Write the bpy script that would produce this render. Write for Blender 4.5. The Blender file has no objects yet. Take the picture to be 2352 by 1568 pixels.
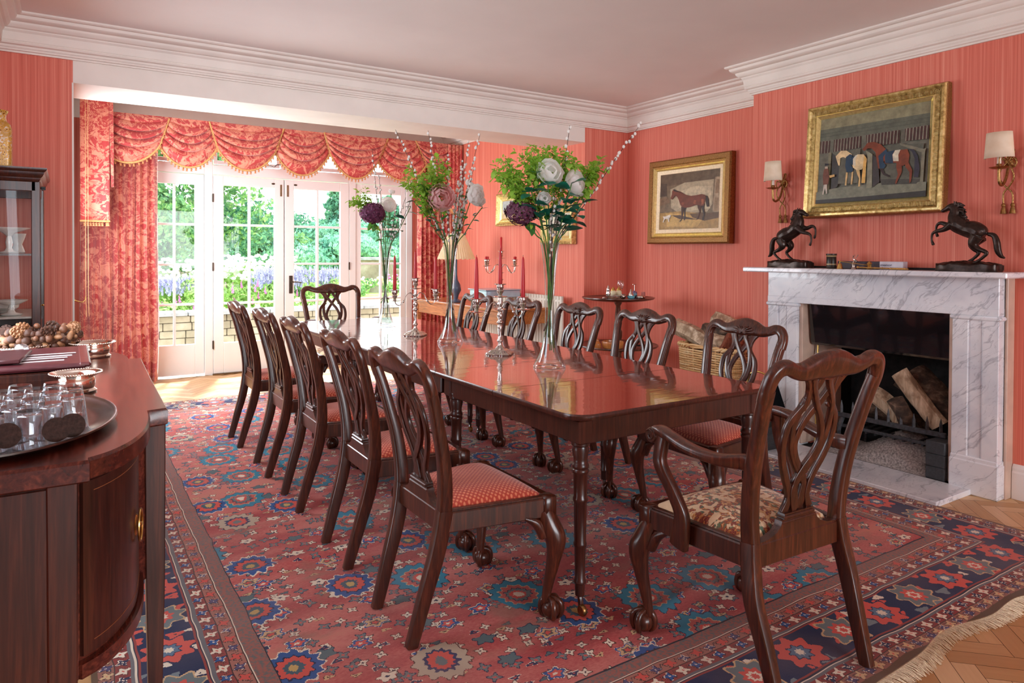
import bpy, math, random
import numpy as np
from mathutils import Vector, Matrix
random.seed(7)
PI = math.pi
sc = bpy.context.scene
COL = sc.collection

# ------------------------------------------------------------------ camera, world, lights, exposure
cam = bpy.data.cameras.new('camera')
camo = bpy.data.objects.new('camera', cam)
COL.objects.link(camo)
sc.camera = camo
cam.sensor_fit = 'HORIZONTAL'
cam.sensor_width = 36.0
cam.lens = 1586.9 / 2352 * 36.0
cam.shift_y = -(784 - 604.7) / 2352
cam.clip_start = 0.05
cam.clip_end = 400
YAW, PITCH, ROLL = math.radians(32.737), math.radians(.766), math.radians(.254)
_f = Vector((math.sin(YAW), math.cos(YAW), 0)); _r = Vector((math.cos(YAW), -math.sin(YAW), 0)); _u = Vector((0, 0, 1))
f2 = _f * math.cos(PITCH) - _u * math.sin(PITCH); u2 = _u * math.cos(PITCH) + _f * math.sin(PITCH)
r3 = _r * math.cos(ROLL) + u2 * math.sin(ROLL); u3 = u2 * math.cos(ROLL) - _r * math.sin(ROLL)
M = Matrix((r3, u3, -f2)).transposed().to_4x4()
M.translation = Vector((0, 0, 1.3))
camo.matrix_world = M

world = bpy.data.worlds.new('sky')
sc.world = world
world.use_nodes = True
wt = world.node_tree
bg = wt.nodes['Background']
tcw = wt.nodes.new('ShaderNodeTexCoord')
spw = wt.nodes.new('ShaderNodeSeparateXYZ'); wt.links.new(tcw.outputs['Generated'], spw.inputs[0])
rpw = wt.nodes.new('ShaderNodeValToRGB'); wt.links.new(spw.outputs['Z'], rpw.inputs[0])
rpw.color_ramp.elements[0].position = 0.0; rpw.color_ramp.elements[0].color = (.92, .95, 1.0, 1)
rpw.color_ramp.elements[1].position = .55; rpw.color_ramp.elements[1].color = (.55, .75, 1.0, 1)
nzw = wt.nodes.new('ShaderNodeTexNoise'); nzw.inputs['Scale'].default_value = 3.5; nzw.inputs['Detail'].default_value = 5
wt.links.new(tcw.outputs['Generated'], nzw.inputs['Vector'])
crw = wt.nodes.new('ShaderNodeValToRGB'); wt.links.new(nzw.outputs[0], crw.inputs[0])
crw.color_ramp.elements[0].position = .48; crw.color_ramp.elements[1].position = .66
mxw = wt.nodes.new('ShaderNodeMixRGB'); wt.links.new(crw.outputs[0], mxw.inputs[0])
wt.links.new(rpw.outputs[0], mxw.inputs[1]); mxw.inputs[2].default_value = (1, 1, 1, 1)
wt.links.new(mxw.outputs[0], bg.inputs['Color'])
bg.inputs['Strength'].default_value = 6.0

def light(name, kind, loc, rot, energy, color=(1, 1, 1), size=(1, 1), angle=None):
    l = bpy.data.lights.new(name, kind); l.energy = energy; l.color = color
    if kind == 'AREA':
        l.shape = 'RECTANGLE'; l.size, l.size_y = size
    if angle is not None: l.angle = angle
    o = bpy.data.objects.new(name, l); o.location = loc
    o.rotation_euler = rot; COL.objects.link(o)
    return o
def aim(d):
    return Vector(d).to_track_quat('-Z', 'Y').to_euler()
light('sun', 'SUN', (0, 20, 20), aim((-.22, -.66, -.85)), 10.0, (1, .96, .90), angle=math.radians(6))
# sampling guide for the sky light through the French windows (a Cycles portal gives off no light)
po = light('window_portal', 'AREA', (2.1, 8.10, 1.35), aim((0, -1, 0)), 1, (1, 1, 1), (3.1, 2.7)); po.data.cycles.is_portal = True
# fill light added behind the camera; the rear wall is built without windows
rl = light('fill_behind_camera', 'AREA', (2.1, -5.9, 1.6), aim((.02, 1, .08)), 140, (.88, .95, 1), (4.4, 2.1)); rl.data.spread = math.radians(110)
# fill added at the bay's left wall, unseen round the corner from the camera
light('fill_bay_left', 'AREA', (.0312, 6.25, 1.50), aim((1, 0, 0)), 78, (.86, .94, 1), (1.6, 1.0))
light('fill_left_wall', 'AREA', (-.344, 2.6, 1.75), aim((1, .0, .03)), 58, (.80, .91, 1), (1.1, 3.0))  # unseen fill added along the left wall, no window is built there

sc.view_settings.view_transform = 'Standard'
sc.view_settings.look = 'None'
sc.view_settings.gamma = 1
sc.view_settings.exposure = 0.12
sc.view_settings.use_curve_mapping = False
try:
    sc.cycles.max_bounces = 10; sc.cycles.transparent_max_bounces = 24; sc.cycles.diffuse_bounces = 5
    sc.cycles.glossy_bounces = 5; sc.cycles.transmission_bounces = 8; sc.cycles.caustics_refractive = False
    sc.cycles.caustics_reflective = False; sc.cycles.sample_clamp_indirect = 6; sc.cycles.use_denoising = True
except Exception:
    pass

# ------------------------------------------------------------------ materials
MATS = {}
class NT:
    """small node-graph helper"""
    def __init__(s, name):
        s.m = bpy.data.materials.new(name); s.m.use_nodes = True
        s.t = s.m.node_tree; s.b = s.t.nodes['Principled BSDF']; s.out = s.t.nodes['Material Output']
        s._tc = None
    def tc(s, w='Object'):
        if s._tc is None: s._tc = s.t.nodes.new('ShaderNodeTexCoord')
        return s._tc.outputs[w]
    def set(s, sock, v):
        if isinstance(v, bpy.types.NodeSocket): s.t.links.new(v, sock)
        elif v is not None:
            if isinstance(v, tuple) and len(v) == 3 and sock.type == 'RGBA': v = (*v, 1)
            sock.default_value = v
    def n(s, typ, ins=None, out=0, **props):
        x = s.t.nodes.new('ShaderNode' + typ)
        for k, v in props.items(): setattr(x, k, v)
        for k, v in (ins or {}).items(): s.set(x.inputs[k], v)
        return x.outputs[out]
    def math(s, op, a, b=0.0, c=None, clamp=False):
        x = s.t.nodes.new('ShaderNodeMath'); x.operation = op; x.use_clamp = clamp
        s.set(x.inputs[0], a); s.set(x.inputs[1], b)
        if c is not None: s.set(x.inputs[2], c)
        return x.outputs[0]
    def mix(s, f, a, b, mode='MIX'):
        x = s.t.nodes.new('ShaderNodeMixRGB'); x.blend_type = mode
        s.set(x.inputs[0], f); s.set(x.inputs[1], a); s.set(x.inputs[2], b)
        return x.outputs[0]
    def map(s, vec, scale=(1, 1, 1), loc=(0, 0, 0), rot=(0, 0, 0)):
        return s.n('Mapping', {'Vector': vec, 'Scale': scale, 'Location': loc, 'Rotation': rot})
    def noise(s, vec, scale, detail=3, rough=.5, dist=0, out=0):
        return s.n('TexNoise', {'Vector': vec, 'Scale': scale, 'Detail': detail, 'Roughness': rough, 'Distortion': dist}, out)
    def ramp(s, f, stops, interp='LINEAR'):
        x = s.t.nodes.new('ShaderNodeValToRGB'); x.color_ramp.interpolation = interp
        cr = x.color_ramp
        while len(cr.elements) < len(stops): cr.elements.new(.5)
        for e, (p, c) in zip(cr.elements, stops):
            e.position = p; e.color = (*c, 1) if len(c) == 3 else c
        s.set(x.inputs[0], f)
        return x.outputs[0]
    def bump(s, h, strength=.3, dist=.01):
        s.t.links.new(s.n('Bump', {'Height': h, 'Strength': strength, 'Distance': dist}), s.b.inputs['Normal'])
    def fin(s, col=None, rough=None, metal=None, spec=None, coat=None, coatr=None, sheen=None):
        b = s.b.inputs
        if col is not None: s.set(b['Base Color'], col)
        if rough is not None: s.set(b['Roughness'], rough)
        if metal is not None: s.set(b['Metallic'], metal)
        if spec is not None: s.set(b['Specular IOR Level'], spec)
        if coat is not None: s.set(b['Coat Weight'], coat)
        if coatr is not None: s.set(b['Coat Roughness'], coatr)
        if sheen is not None: s.set(b['Sheen Weight'], sheen)
        MATS[s.m.name] = s.m
        return s.m

def S(r, g, b):
    """sRGB 0-255 to linear"""
    f = lambda c: ((c / 255 + .055) / 1.055) ** 2.4 if c / 255 > .04045 else c / 255 / 12.92
    return (f(r), f(g), f(b))
def simple(name, col, rough=.5, metal=0, var=.12, scale=30, spec=None, coat=None, bump=0):
    g = NT(name)
    nz = g.noise(g.tc(), scale, 4)
    c2 = tuple(min(1, c * (1 + var * 2)) for c in col); c1 = tuple(c * (1 - var) for c in col)
    g.fin(g.ramp(nz, [(.3, c1), (.7, c2)]), rough, metal, spec, coat)
    if bump: g.bump(nz, bump, .004)
    return g.m

def m_wall(name):
    g = NT(name)
    o = g.tc()
    a = g.noise(g.map(o, (105, 105, .45)), 1.0, 3, .65)
    b = g.noise(g.map(o, (230, 230, 1.6), (3, 5, 1)), 1.0, 2, .6)
    c = g.noise(g.map(o, (3, 3, 1.2)), 1.0, 3)
    f = g.math('ADD', g.math('MULTIPLY', a, .6), g.math('MULTIPLY', b, .4))
    col = g.ramp(f, [(.34, S(210, 104, 88)), (.50, S(228, 126, 108)), (.66, S(242, 162, 142))])
    col = g.mix(g.math('MULTIPLY', c, .22), col, S(210, 118, 90))
    g.fin(col, .62, 0, .35)
    g.bump(f, .12, .002)
    return g.m
WALL = m_wall('salmon_strie_paint')
CEIL = simple('ceiling_paint', S(244, 240, 236), .85, var=.02, scale=2)
CORN = simple('cornice_paint', S(240, 234, 226), .6, var=.03, scale=4)
WHITE = simple('white_gloss_paint', S(238, 236, 234), .3, var=.015, scale=3)

def m_wood(name, dark, mid, light, rough=.28, sc_=(60, 60, 3), coat=.3, spec=.5):
    g = NT(name)
    o = g.tc()
    d = g.noise(o, 2.5, 2)
    a = g.noise(g.map(o, sc_), 1.0, 4, .6, 1.2)
    w = g.noise(g.map(o, tuple(s * 3.5 for s in sc_)), 1.0, 2, .6)
    f = g.math('ADD', g.math('MULTIPLY', a, .55), g.math('ADD', g.math('MULTIPLY', d, .25), g.math('MULTIPLY', w, .2)))
    g.fin(g.ramp(f, [(.34, dark), (.5, mid), (.68, light)]), rough, 0, spec, coat, .12)
    g.bump(w, .05, .001)
    return g.m
MAHOG = m_wood('dark_mahogany', S(38, 17, 14), S(64, 30, 22), S(98, 50, 34), .30)
MAHOG_CH = m_wood('chair_mahogany', S(36, 16, 11), S(68, 32, 20), S(112, 56, 34), .28)
MAHOG_RED = m_wood('sideboard_mahogany', S(44, 16, 13), S(84, 36, 27), S(128, 62, 46), .25, (50, 4, 50))
OAKT = m_wood('satinwood', S(120, 66, 30), S(176, 102, 50), S(212, 138, 76), .3, (50, 4, 50))
YEW = m_wood('walnut_tripod', S(44, 20, 15), S(84, 42, 28), S(120, 66, 44), .3)
SILVER = simple('silver', (.62, .58, .54), .17, 1, .03, 60)
BRASS = simple('brass', (.62, .40, .13), .25, 1, .12, 60)
DBRASS = simple('antique_gilt_metal', (.32, .19, .07), .35, 1, .25, 90)
BLACKM = simple('black_iron', (.012, .012, .013), .45, .3, .3, 40, bump=.2)
BRONZE = simple('dark_bronze', (.030, .017, .013), .32, .55, .35, 70, bump=.12)

# ------------------------------------------------------------------ mesh helpers
class MB:
    def __init__(s): s.v = []; s.f = []; s.mi = []; s.cur = 0
    def add(s, vs, fs):
        o = len(s.v); s.v += [tuple(v) for v in vs]; s.f += [tuple(i + o for i in f) for f in fs]; s.mi += [s.cur] * len(fs)
        return s
    def box(s, c, d, rot=None, bevel=0):
        x, y, z = (a / 2 for a in d)
        if bevel:
            b = min(bevel, x * .9, y * .9, z * .9); vs = []; 
            # chamfered box: 24 verts
            import itertools
            idx = {}
            for sx in (-1, 1):
                for sy in (-1, 1):
                    for sz in (-1, 1):
                        for k in range(3):
                            p = [sx * (x - b), sy * (y - b), sz * (z - b)]; p[k] = (sx * x, sy * y, sz * z)[k]
                            idx[(sx, sy, sz, k)] = len(vs); vs.append(p)
            fs = []
            for k in range(3):
                a1, a2 = [i for i in range(3) if i != k]
                for sg in (-1, 1):
                    q = []
                    for u, w in ((-1, -1), (1, -1), (1, 1), (-1, 1)):
                        t = [0, 0, 0]; t[k] = sg; t[a1] = u; t[a2] = w; q.append(idx[(*t, k)])
                    fs.append(q if sg * (1 if k != 1 else -1) > 0 else q[::-1])
            for k in range(3):   # edges along axis k
                a1, a2 = [i for i in range(3) if i != k]
                for u in (-1, 1):
                    for w in (-1, 1):
                        t0 = [0, 0, 0]; t0[k] = -1; t0[a1] = u; t0[a2] = w; t1 = list(t0); t1[k] = 1
                        fs.append([idx[(*t0, a1)], idx[(*t1, a1)], idx[(*t1, a2)], idx[(*t0, a2)]])
            for sx in (-1, 1):
                for sy in (-1, 1):
                    for sz in (-1, 1): fs.append([idx[(sx, sy, sz, k)] for k in range(3)])
        else:
            vs = [[-x, -y, -z], [x, -y, -z], [x, y, -z], [-x, y, -z], [-x, -y, z], [x, -y, z], [x, y, z], [-x, y, z]]
            fs = [(0, 3, 2, 1), (4, 5, 6, 7), (0, 1, 5, 4), (1, 2, 6, 5), (2, 3, 7, 6), (3, 0, 4, 7)]
        if rot is not None:
            R_ = rot if isinstance(rot, Matrix) else Matrix.Rotation(rot, 3, 'Z')
            vs = [R_ @ Vector(v) for v in vs]
        return s.add([(v[0] + c[0], v[1] + c[1], v[2] + c[2]) for v in vs], fs)
    def lathe(s, prof, c=(0, 0, 0), seg=24, sx=1, sy=1, rot=None, rip=None, a0=0, a1=2 * PI):
        full = abs(a1 - a0 - 2 * PI) < 1e-6
        n = seg if full else seg + 1
        vs = []
        for r, z in prof:
            for i in range(n):
                a = a0 + (a1 - a0) * i / seg
                k = 1 + (rip[0] * math.cos(a * rip[1]) if rip else 0)
                p = Vector((r * k * math.cos(a) * sx, r * k * math.sin(a) * sy, z))
                if rot is not None: p = rot @ p
                vs.append(p + Vector(c))
        fs = []
        for j in range(len(prof) - 1):
            for i in range(seg):
                i2 = (i + 1) % n
                fs.append((j * n + i, j * n + i2, (j + 1) * n + i2, (j + 1) * n + i))
        if full:
            if prof[0][0] > 1e-6: fs.append(tuple(range(n))[::-1])
            if prof[-1][0] > 1e-6: fs.append(tuple((len(prof) - 1) * n + i for i in range(n)))
        return s.add(vs, fs)
    def ball(s, c, r, seg=12, rings=8, sz=1, sx=1, sy=1, rot=None):
        prof = [(r * math.sin(PI * j / rings) + 1e-5, -r * sz * math.cos(PI * j / rings)) for j in range(rings + 1)]
        return s.lathe(prof, c, seg, sx, sy, rot)
    def tube(s, pts, r, seg=8, cap=True, flat=1):
        pts = [Vector(p) for p in pts]; n = len(pts)
        rs = r if isinstance(r, (list, tuple)) else [r] * n
        T = [(pts[min(i + 1, n - 1)] - pts[max(i - 1, 0)]).normalized() for i in range(n)]
        up = Vector((0, 0, 1)) if abs(T[0].z) < .9 else Vector((1, 0, 0))
        N = (up - T[0] * up.dot(T[0])).normalized(); vs = []
        for i in range(n):
            N = (N - T[i] * N.dot(T[i])).normalized(); B = T[i].cross(N)
            for k in range(seg):
                a = 2 * PI * k / seg
                vs.append(pts[i] + (N * math.cos(a) * flat + B * math.sin(a)) * rs[i])
        fs = [(i * seg + k, i * seg + (k + 1) % seg, (i + 1) * seg + (k + 1) % seg, (i + 1) * seg + k) for i in range(n - 1) for k in range(seg)]
        if cap: fs += [tuple(range(seg))[::-1], tuple((n - 1) * seg + k for k in range(seg))]
        return s.add(vs, fs)
    def sweep(s, pts, N, prof=None, pw=.35, seg=12):
        """pts: (x,y,z,w,d): w across (in the plane), d along N; rounded-rect section"""
        P = [Vector(p[:3]) for p in pts]; n = len(P); vs = []
        N = Vector(N).normalized()
        for i in range(n):
            T = (P[min(i + 1, n - 1)] - P[max(i - 1, 0)]).normalized()
            Ni = (N - T * N.dot(T)).normalized(); B = T.cross(Ni)
            w, d = pts[i][3] / 2, pts[i][4] / 2
            for k in range(seg):
                a = 2 * PI * (k + .5) / seg; ca, sa = math.cos(a), math.sin(a)
                vs.append(P[i] + B * (w * math.copysign(abs(ca) ** pw, ca)) + Ni * (d * math.copysign(abs(sa) ** pw, sa)))
        fs = [(i * seg + k, i * seg + (k + 1) % seg, (i + 1) * seg + (k + 1) % seg, (i + 1) * seg + k) for i in range(n - 1) for k in range(seg)]
        fs += [tuple(range(seg))[::-1], tuple((n - 1) * seg + k for k in range(seg))]
        return s.add(vs, fs)
    def prism(s, poly, z0, z1, axis='z', inset=0):
        """poly 2D list extruded between z0 and z1 along axis"""
        n = len(poly)
        def P(a, b, c):
            return (a, b, c) if axis == 'z' else ((a, c, b) if axis == 'y' else (c, a, b))
        vs = [P(x, y, z0) for x, y in poly] + [P(x, y, z1) for x, y in poly]
        fs = [tuple(range(n))[::-1], tuple(n + i for i in range(n))] + [(i, (i + 1) % n, n + (i + 1) % n, n + i) for i in range(n)]
        return s.add(vs, fs)
    def grid(s, fn, nu, nv, closed=False):
        vs = [fn(i / nu, j / nv) for j in range(nv + 1) for i in range(nu + 1)]
        return s.add(vs, [(j * (nu + 1) + i, j * (nu + 1) + i + 1, (j + 1) * (nu + 1) + i + 1, (j + 1) * (nu + 1) + i) for j in range(nv) for i in range(nu)])
    def xf(s, M_, start=0):
        for i in range(start, len(s.v)): s.v[i] = tuple(M_ @ Vector(s.v[i]))
        return s
    def merge(s, o, M_=None):
        off = len(s.v)
        s.v += [tuple(M_ @ Vector(v)) if M_ is not None else v for v in o.v]
        s.f += [tuple(i + off for i in f) for f in o.f]; s.mi += list(o.mi)
        return s
    def build(s, name, mats, parent=None, loc=None, smooth=True, angle=40, sub=0, solid=0):
        me = bpy.data.meshes.new(name)
        me.from_pydata(s.v, [], s.f)
        mats = mats if isinstance(mats, (list, tuple)) else [mats]
        for m in mats: me.materials.append(m)
        if len(mats) > 1: me.polygons.foreach_set('material_index', s.mi)
        me.validate(); me.update()
        import bmesh
        bm = bmesh.new(); bm.from_mesh(me)
        bmesh.ops.recalc_face_normals(bm, faces=bm.faces)
        if smooth:
            ca = math.radians(angle)
            for f in bm.faces: f.smooth = True
            for e in bm.edges:
                if len(e.link_faces) == 2 and e.calc_face_angle(0) > ca: e.smooth = False
        bm.to_mesh(me); bm.free()
        o = bpy.data.objects.new(name, me)
        if parent is not None: o.parent = parent
        if loc is not None: o.location = loc
        if solid:
            md = o.modifiers.new('solid', 'SOLIDIFY'); md.thickness = solid; md.offset = 0
        if sub:
            md = o.modifiers.new('sub', 'SUBSURF'); md.levels = sub; md.render_levels = sub
        COL.objects.link(o)
        return o

def cr(pts, n=8):
    """Catmull-Rom through tuples of any length"""
    P = [pts[0]] + list(pts) + [pts[-1]]; out = []
    for i in range(1, len(P) - 2):
        p0, p1, p2, p3 = (np.array(P[i + k], float) for k in (-1, 0, 1, 2))
        for k in range(n):
            t = k / n
            out.append(tuple(.5 * ((2 * p1) + (p2 - p0) * t + (2 * p0 - 5 * p1 + 4 * p2 - p3) * t * t + (-p0 + 3 * p1 - 3 * p2 + p3) * t ** 3)))
    out.append(tuple(float(a) for a in P[-2]))
    return out

def tag(o, label=None, cat=None, group=None, kind=None):
    if label: o['label'] = label
    if cat: o['category'] = cat
    if group: o['group'] = group
    if kind: o['kind'] = kind
    return o
def empty(name, loc=(0, 0, 0), rz=0, label=None, cat=None, group=None):
    o = bpy.data.objects.new(name, None); o.location = loc; o.rotation_euler = (0, 0, rz); o.empty_display_size = .1
    COL.objects.link(o); return tag(o, label, cat, group)
KIDS = {}
def copy_tree(o, loc=None, rz=None, label=None, parent=None):
    c = o.copy(); COL.objects.link(c)
    if parent is not None: c.parent = parent
    for ch in [x for x in sc.objects if x.parent == o]: copy_tree(ch, parent=c)
    if loc is not None: c.location = loc
    if rz is not None: c.rotation_euler = (0, 0, rz)
    if label: c['label'] = label
    return c
def struct(o): o['kind'] = 'structure'; return o
# ------------------------------------------------------------------ room shell
CZ = 2.70
XL, XR, XB, XJ = -.37, 4.60, 4.28, 4.07       # left wall, recess wall, chimney breast, bay right wall
YB, YN, YS, YW = -6.0, 5.08, 5.585, 7.90      # rear wall, beam front, beam back, window wall
BL, BR = 1.42, 3.355                          # chimney breast along Y
g = NT('oak_parquet')
at_ = g.n('Attribute', attribute_name='plank', out='Fac')
uv = g.n('Attribute', attribute_name='along', out='Vector')
grain = g.noise(g.map(uv, (60, 4, 1)), 1.0, 4, .6, .6)
knot = g.noise(g.map(uv, (14, 5, 1)), 1.0, 2)
tone = g.ramp(at_, [(0, S(192, 144, 92)), (.5, S(216, 170, 116)), (1, S(234, 196, 148))])
c_ = g.mix(g.math('MULTIPLY', grain, .38), tone, S(140, 84, 48))
c_ = g.mix(g.ramp(knot, [(.70, (0, 0, 0)), (.76, (.6, .6, .6))]), c_, S(84, 52, 36))
g.fin(c_, g.math('ADD', .34, g.math('MULTIPLY', grain, .15)), 0, .45)
PARQ = g.m
m = MB()
W_ = .072; n_ = 4; vals = []; alongs = []
cr45 = math.cos(PI / 4) * W_
def rot45(x, y): return ((x - y) * cr45 + 1.0, (x + y) * cr45 - 1.0)
rnd = random.Random(3)
gp = .012
fl_v, fl_f, fl_c, fl_u = [], [], [], []
for a in range(-160, 200):
    for k in range(-30, 30):
        for hv in (0, 1):
            if hv == 0: x0, x1, y0, y1 = a + 2 * n_ * k, a + 2 * n_ * k + n_, a, a + 1
            else: x0, x1 = a, a + 1; y0 = a - 2 * n_ * k - 2 * n_ + 1; y1 = y0 + n_
            cx, cy = rot45((x0 + x1) / 2, (y0 + y1) / 2)
            if not (XL - .1 < cx < XR + .05 and YB - .1 < cy < YW + .1 and (cy > -1.5)): continue
            q = [(x0 + gp, y0 + gp), (x1 - gp, y0 + gp), (x1 - gp, y1 - gp), (x0 + gp, y1 - gp)]
            o = len(fl_v); val = rnd.random(); ox, oy = rnd.random() * 9, rnd.random() * 9
            for (x, y) in q:
                X, Y = rot45(x, y)
                fl_v.append((min(max(X, XL), XR), min(max(Y, YB), YW), 0)); fl_c.append(val)
                u, v = (x - x0, y - y0) if hv else (y - y0, x - x0)
                fl_u.append((u * W_ + ox, v * W_ + oy, 0))
            fl_f.append((o, o + 1, o + 2, o + 3))
o = len(fl_v)
fl_v += [(XL, YB, -.003), (XR, YB, -.003), (XR, YW, -.003), (XL, YW, -.003)]; fl_f.append((o, o + 1, o + 2, o + 3)); fl_c += [0] * 4; fl_u += [(0, 0, 0)] * 4
o = len(fl_v)
fl_v += [(XL, YB, -.08), (XL, YW, -.08), (XR, YW, -.08), (XR, YB, -.08)]; fl_f.append((o, o + 1, o + 2, o + 3)); fl_c += [0] * 4; fl_u += [(0, 0, 0)] * 4
me = bpy.data.meshes.new('floor'); me.from_pydata(fl_v, [], fl_f)
a_ = me.attributes.new('plank', 'FLOAT', 'POINT'); a_.data.foreach_set('value', fl_c)
a_ = me.attributes.new('along', 'FLOAT_VECTOR', 'POINT'); a_.data.foreach_set('vector', np.array(fl_u, np.float32).ravel())
me.materials.append(PARQ); me.materials.append(simple('floor_joint', S(70, 44, 26), .8))
me.polygons[len(fl_f) - 1].material_index = 1; me.polygons[len(fl_f) - 2].material_index = 1
fo = bpy.data.objects.new('floor', me); COL.objects.link(fo); struct(fo)

def slab(name, x0, x1, y0, y1, z0, z1, mat):
    b = MB().box(((x0 + x1) / 2, (y0 + y1) / 2, (z0 + z1) / 2), (x1 - x0, y1 - y0, z1 - z0))
    return struct(b.build(name, mat, smooth=False))
T = .15
slab('ceiling', XL - T, XR + T, YB - T, YN, CZ, CZ + T, CEIL)
slab('ceiling', XL - T, XR + T, YS, YW + T, 2.85, 2.85 + T, CEIL)
slab('wall_left', XL - T, XL, YB, YN, 0, CZ, WALL)
slab('wall_rear', XL - T, XR + T, YB - T, YB, 0, CZ, WALL)
slab('wall_left_return', XL - T, .03, YN, YS, 0, CZ + .15, WALL)
slab('wall_right_return', XJ, XR + T, YN, YS, 0, CZ + .15, WALL)
slab('wall_bay_left', -.17, .03, YS, YW + T, 0, 2.85, CORN)
slab('wall_bay_right', XJ, XJ + T, YS, YW + T, 0, 2.85, WALL)
slab('wall_right_recess', XR, XR + T, BR, YN, 0, CZ, WALL)
slab('wall_right_near', XR, XR + T, YB, BL, 0, CZ, WALL)
# chimney breast with the fire opening cut out (opening y 1.90..2.87, z 0..0.97)
b = MB()
OY0, OY1, OZ = 1.905, 2.865, .975
b.box((XB + .235, (BL + OY0) / 2, CZ / 2), (.47, OY0 - BL, CZ)).box((XB + .235, (OY1 + BR) / 2, CZ / 2), (.47, BR - OY1, CZ))
b.box((XB + .235, (OY0 + OY1) / 2, (OZ + CZ) / 2), (.47, OY1 - OY0, CZ - OZ))
struct(b.build('wall_chimney_breast', WALL, smooth=False))
# downstand beam across the bay
b = MB().box(((.03 + XJ) / 2, (YN + YS) / 2, (2.348 + 2.85) / 2), (XJ - .03, YS - YN, 2.85 - 2.348))
struct(b.build('trim_1', CORN, smooth=False))

def loft_profile(path, prof, closed=False):
    """path of (x, y) wall corners with the room on the left-hand side; prof list of (offset from wall, z)"""
    b = MB(); n = len(path); rings = []
    for i, p in enumerate(path):
        p = Vector(p)
        d0 = (p - Vector(path[i - 1])).normalized() if i > 0 else None
        d1 = (Vector(path[i + 1]) - p).normalized() if i < n - 1 else None
        n0 = Vector((-d0.y, d0.x)) if d0 is not None else None
        n1 = Vector((-d1.y, d1.x)) if d1 is not None else None
        if n0 is None: mt = n1
        elif n1 is None: mt = n0
        else: mt = (n0 + n1) / (1 + n0.dot(n1))
        rings.append([(p.x + mt.x * d, p.y + mt.y * d, z) for d, z in prof])
    vs = [v for r in rings for v in r]; k = len(prof)
    fs = [(i * k + j, i * k + j + 1, (i + 1) * k + j + 1, (i + 1) * k + j) for i in range(n - 1) for j in range(k - 1)]
    fs += [tuple(range(k)), tuple((n - 1) * k + j for j in range(k))[::-1]]
    return b.add(vs, fs)
B0 = CZ - .215
cprof = [(0, 0), (.014, 0), (.014, .010), (.024, .014), (.024, .022), (.030, .030), (.030, .040), (.046, .046), (.050, .056), (.046, .062), (.050, .066), (.054, .112), (.064, .124), (.064, .131), (.078, .136), (.090, .148), (.094, .158), (.094, .164), (.108, .168), (.122, .180), (.126, .190), (.126, .196), (.142, .199), (.150, .205), (.150, .215), (0, .215)]
cprof = [(d, B0 + z) for d, z in cprof]
path = [(XL, YB), (XR, YB), (XR, BL), (XB, BL), (XB, BR), (XR, BR), (XR, YN), (XL, YN), (XL, YB)]
struct(loft_profile(path, cprof).build('trim_2', CORN, angle=25))
bprof = [(d, z + .15) for d, z in cprof]
struct(loft_profile([(XJ, YS), (XJ, YW)], bprof).build('trim_3', CORN, angle=25))
sk = [(0, 0), (.02, 0), (.02, .14), (.014, .15), (.014, .165), (.006, .18), (0, .185)]
struct(loft_profile([(XR, YB), (XR, BL), (XB, BL), (XB, 1.655)], sk).build('baseboard_near', WHITE, angle=25))
struct(loft_profile([(XB, 3.12), (XB, BR), (XR, BR), (XR, YN), (XJ, YN), (XJ, YW)], sk).build('baseboard_right', WHITE, angle=25))
struct(loft_profile([(XL, YN), (XL, YB), (XR, YB)], sk).build('baseboard_left', WHITE, angle=25))
# lining bead on the left return's corner
slab('trim_4', .024, .034, YN - .003, YN + .01, 0, 2.348, CORN)

# ------------------------------------------------------------------ window wall
FX0, FX1 = .60, 3.60
b = MB()
for x0, x1, z0, z1 in ((-.17, FX0, 0, 2.85), (FX1, XJ, 0, 2.85), (FX0, FX1, 2.66, 2.85)):
    b.box(((x0 + x1) / 2, YW + .075, (z0 + z1) / 2), (x1 - x0, .15, z1 - z0))
struct(b.build('wall_window', [WALL], smooth=False))
slab('trim_5', .03, XJ, YW - .012, YW, 2.60, 2.85, CORN)
gl = NT('window_glass')
tr = gl.n('BsdfTransparent', {'Color': (.985, 1.0, .99, 1)})
gs = gl.n('BsdfGlossy', {'Roughness': .02})
lwf = gl.n('LayerWeight', {'Blend': .5}, out=1)
fr = gl.math('ADD', gl.math('MULTIPLY', gl.math('POWER', lwf, 5.0), .85), .04)
mx = gl.n('MixShader', {0: fr, 1: tr, 2: gs})
gl.t.links.new(mx, gl.out.inputs['Surface']); GLASSP = gl.m
DARKGAP = simple('hinge_metal', S(72, 58, 48), .4, .7)

def frame_posts(b, posts, rails, y0, dep):
    for x0, x1, z0, z1 in posts + rails:
        b.box(((x0 + x1) / 2, y0 + dep / 2, (z0 + z1) / 2), (x1 - x0, dep, z1 - z0), bevel=.004)
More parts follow.
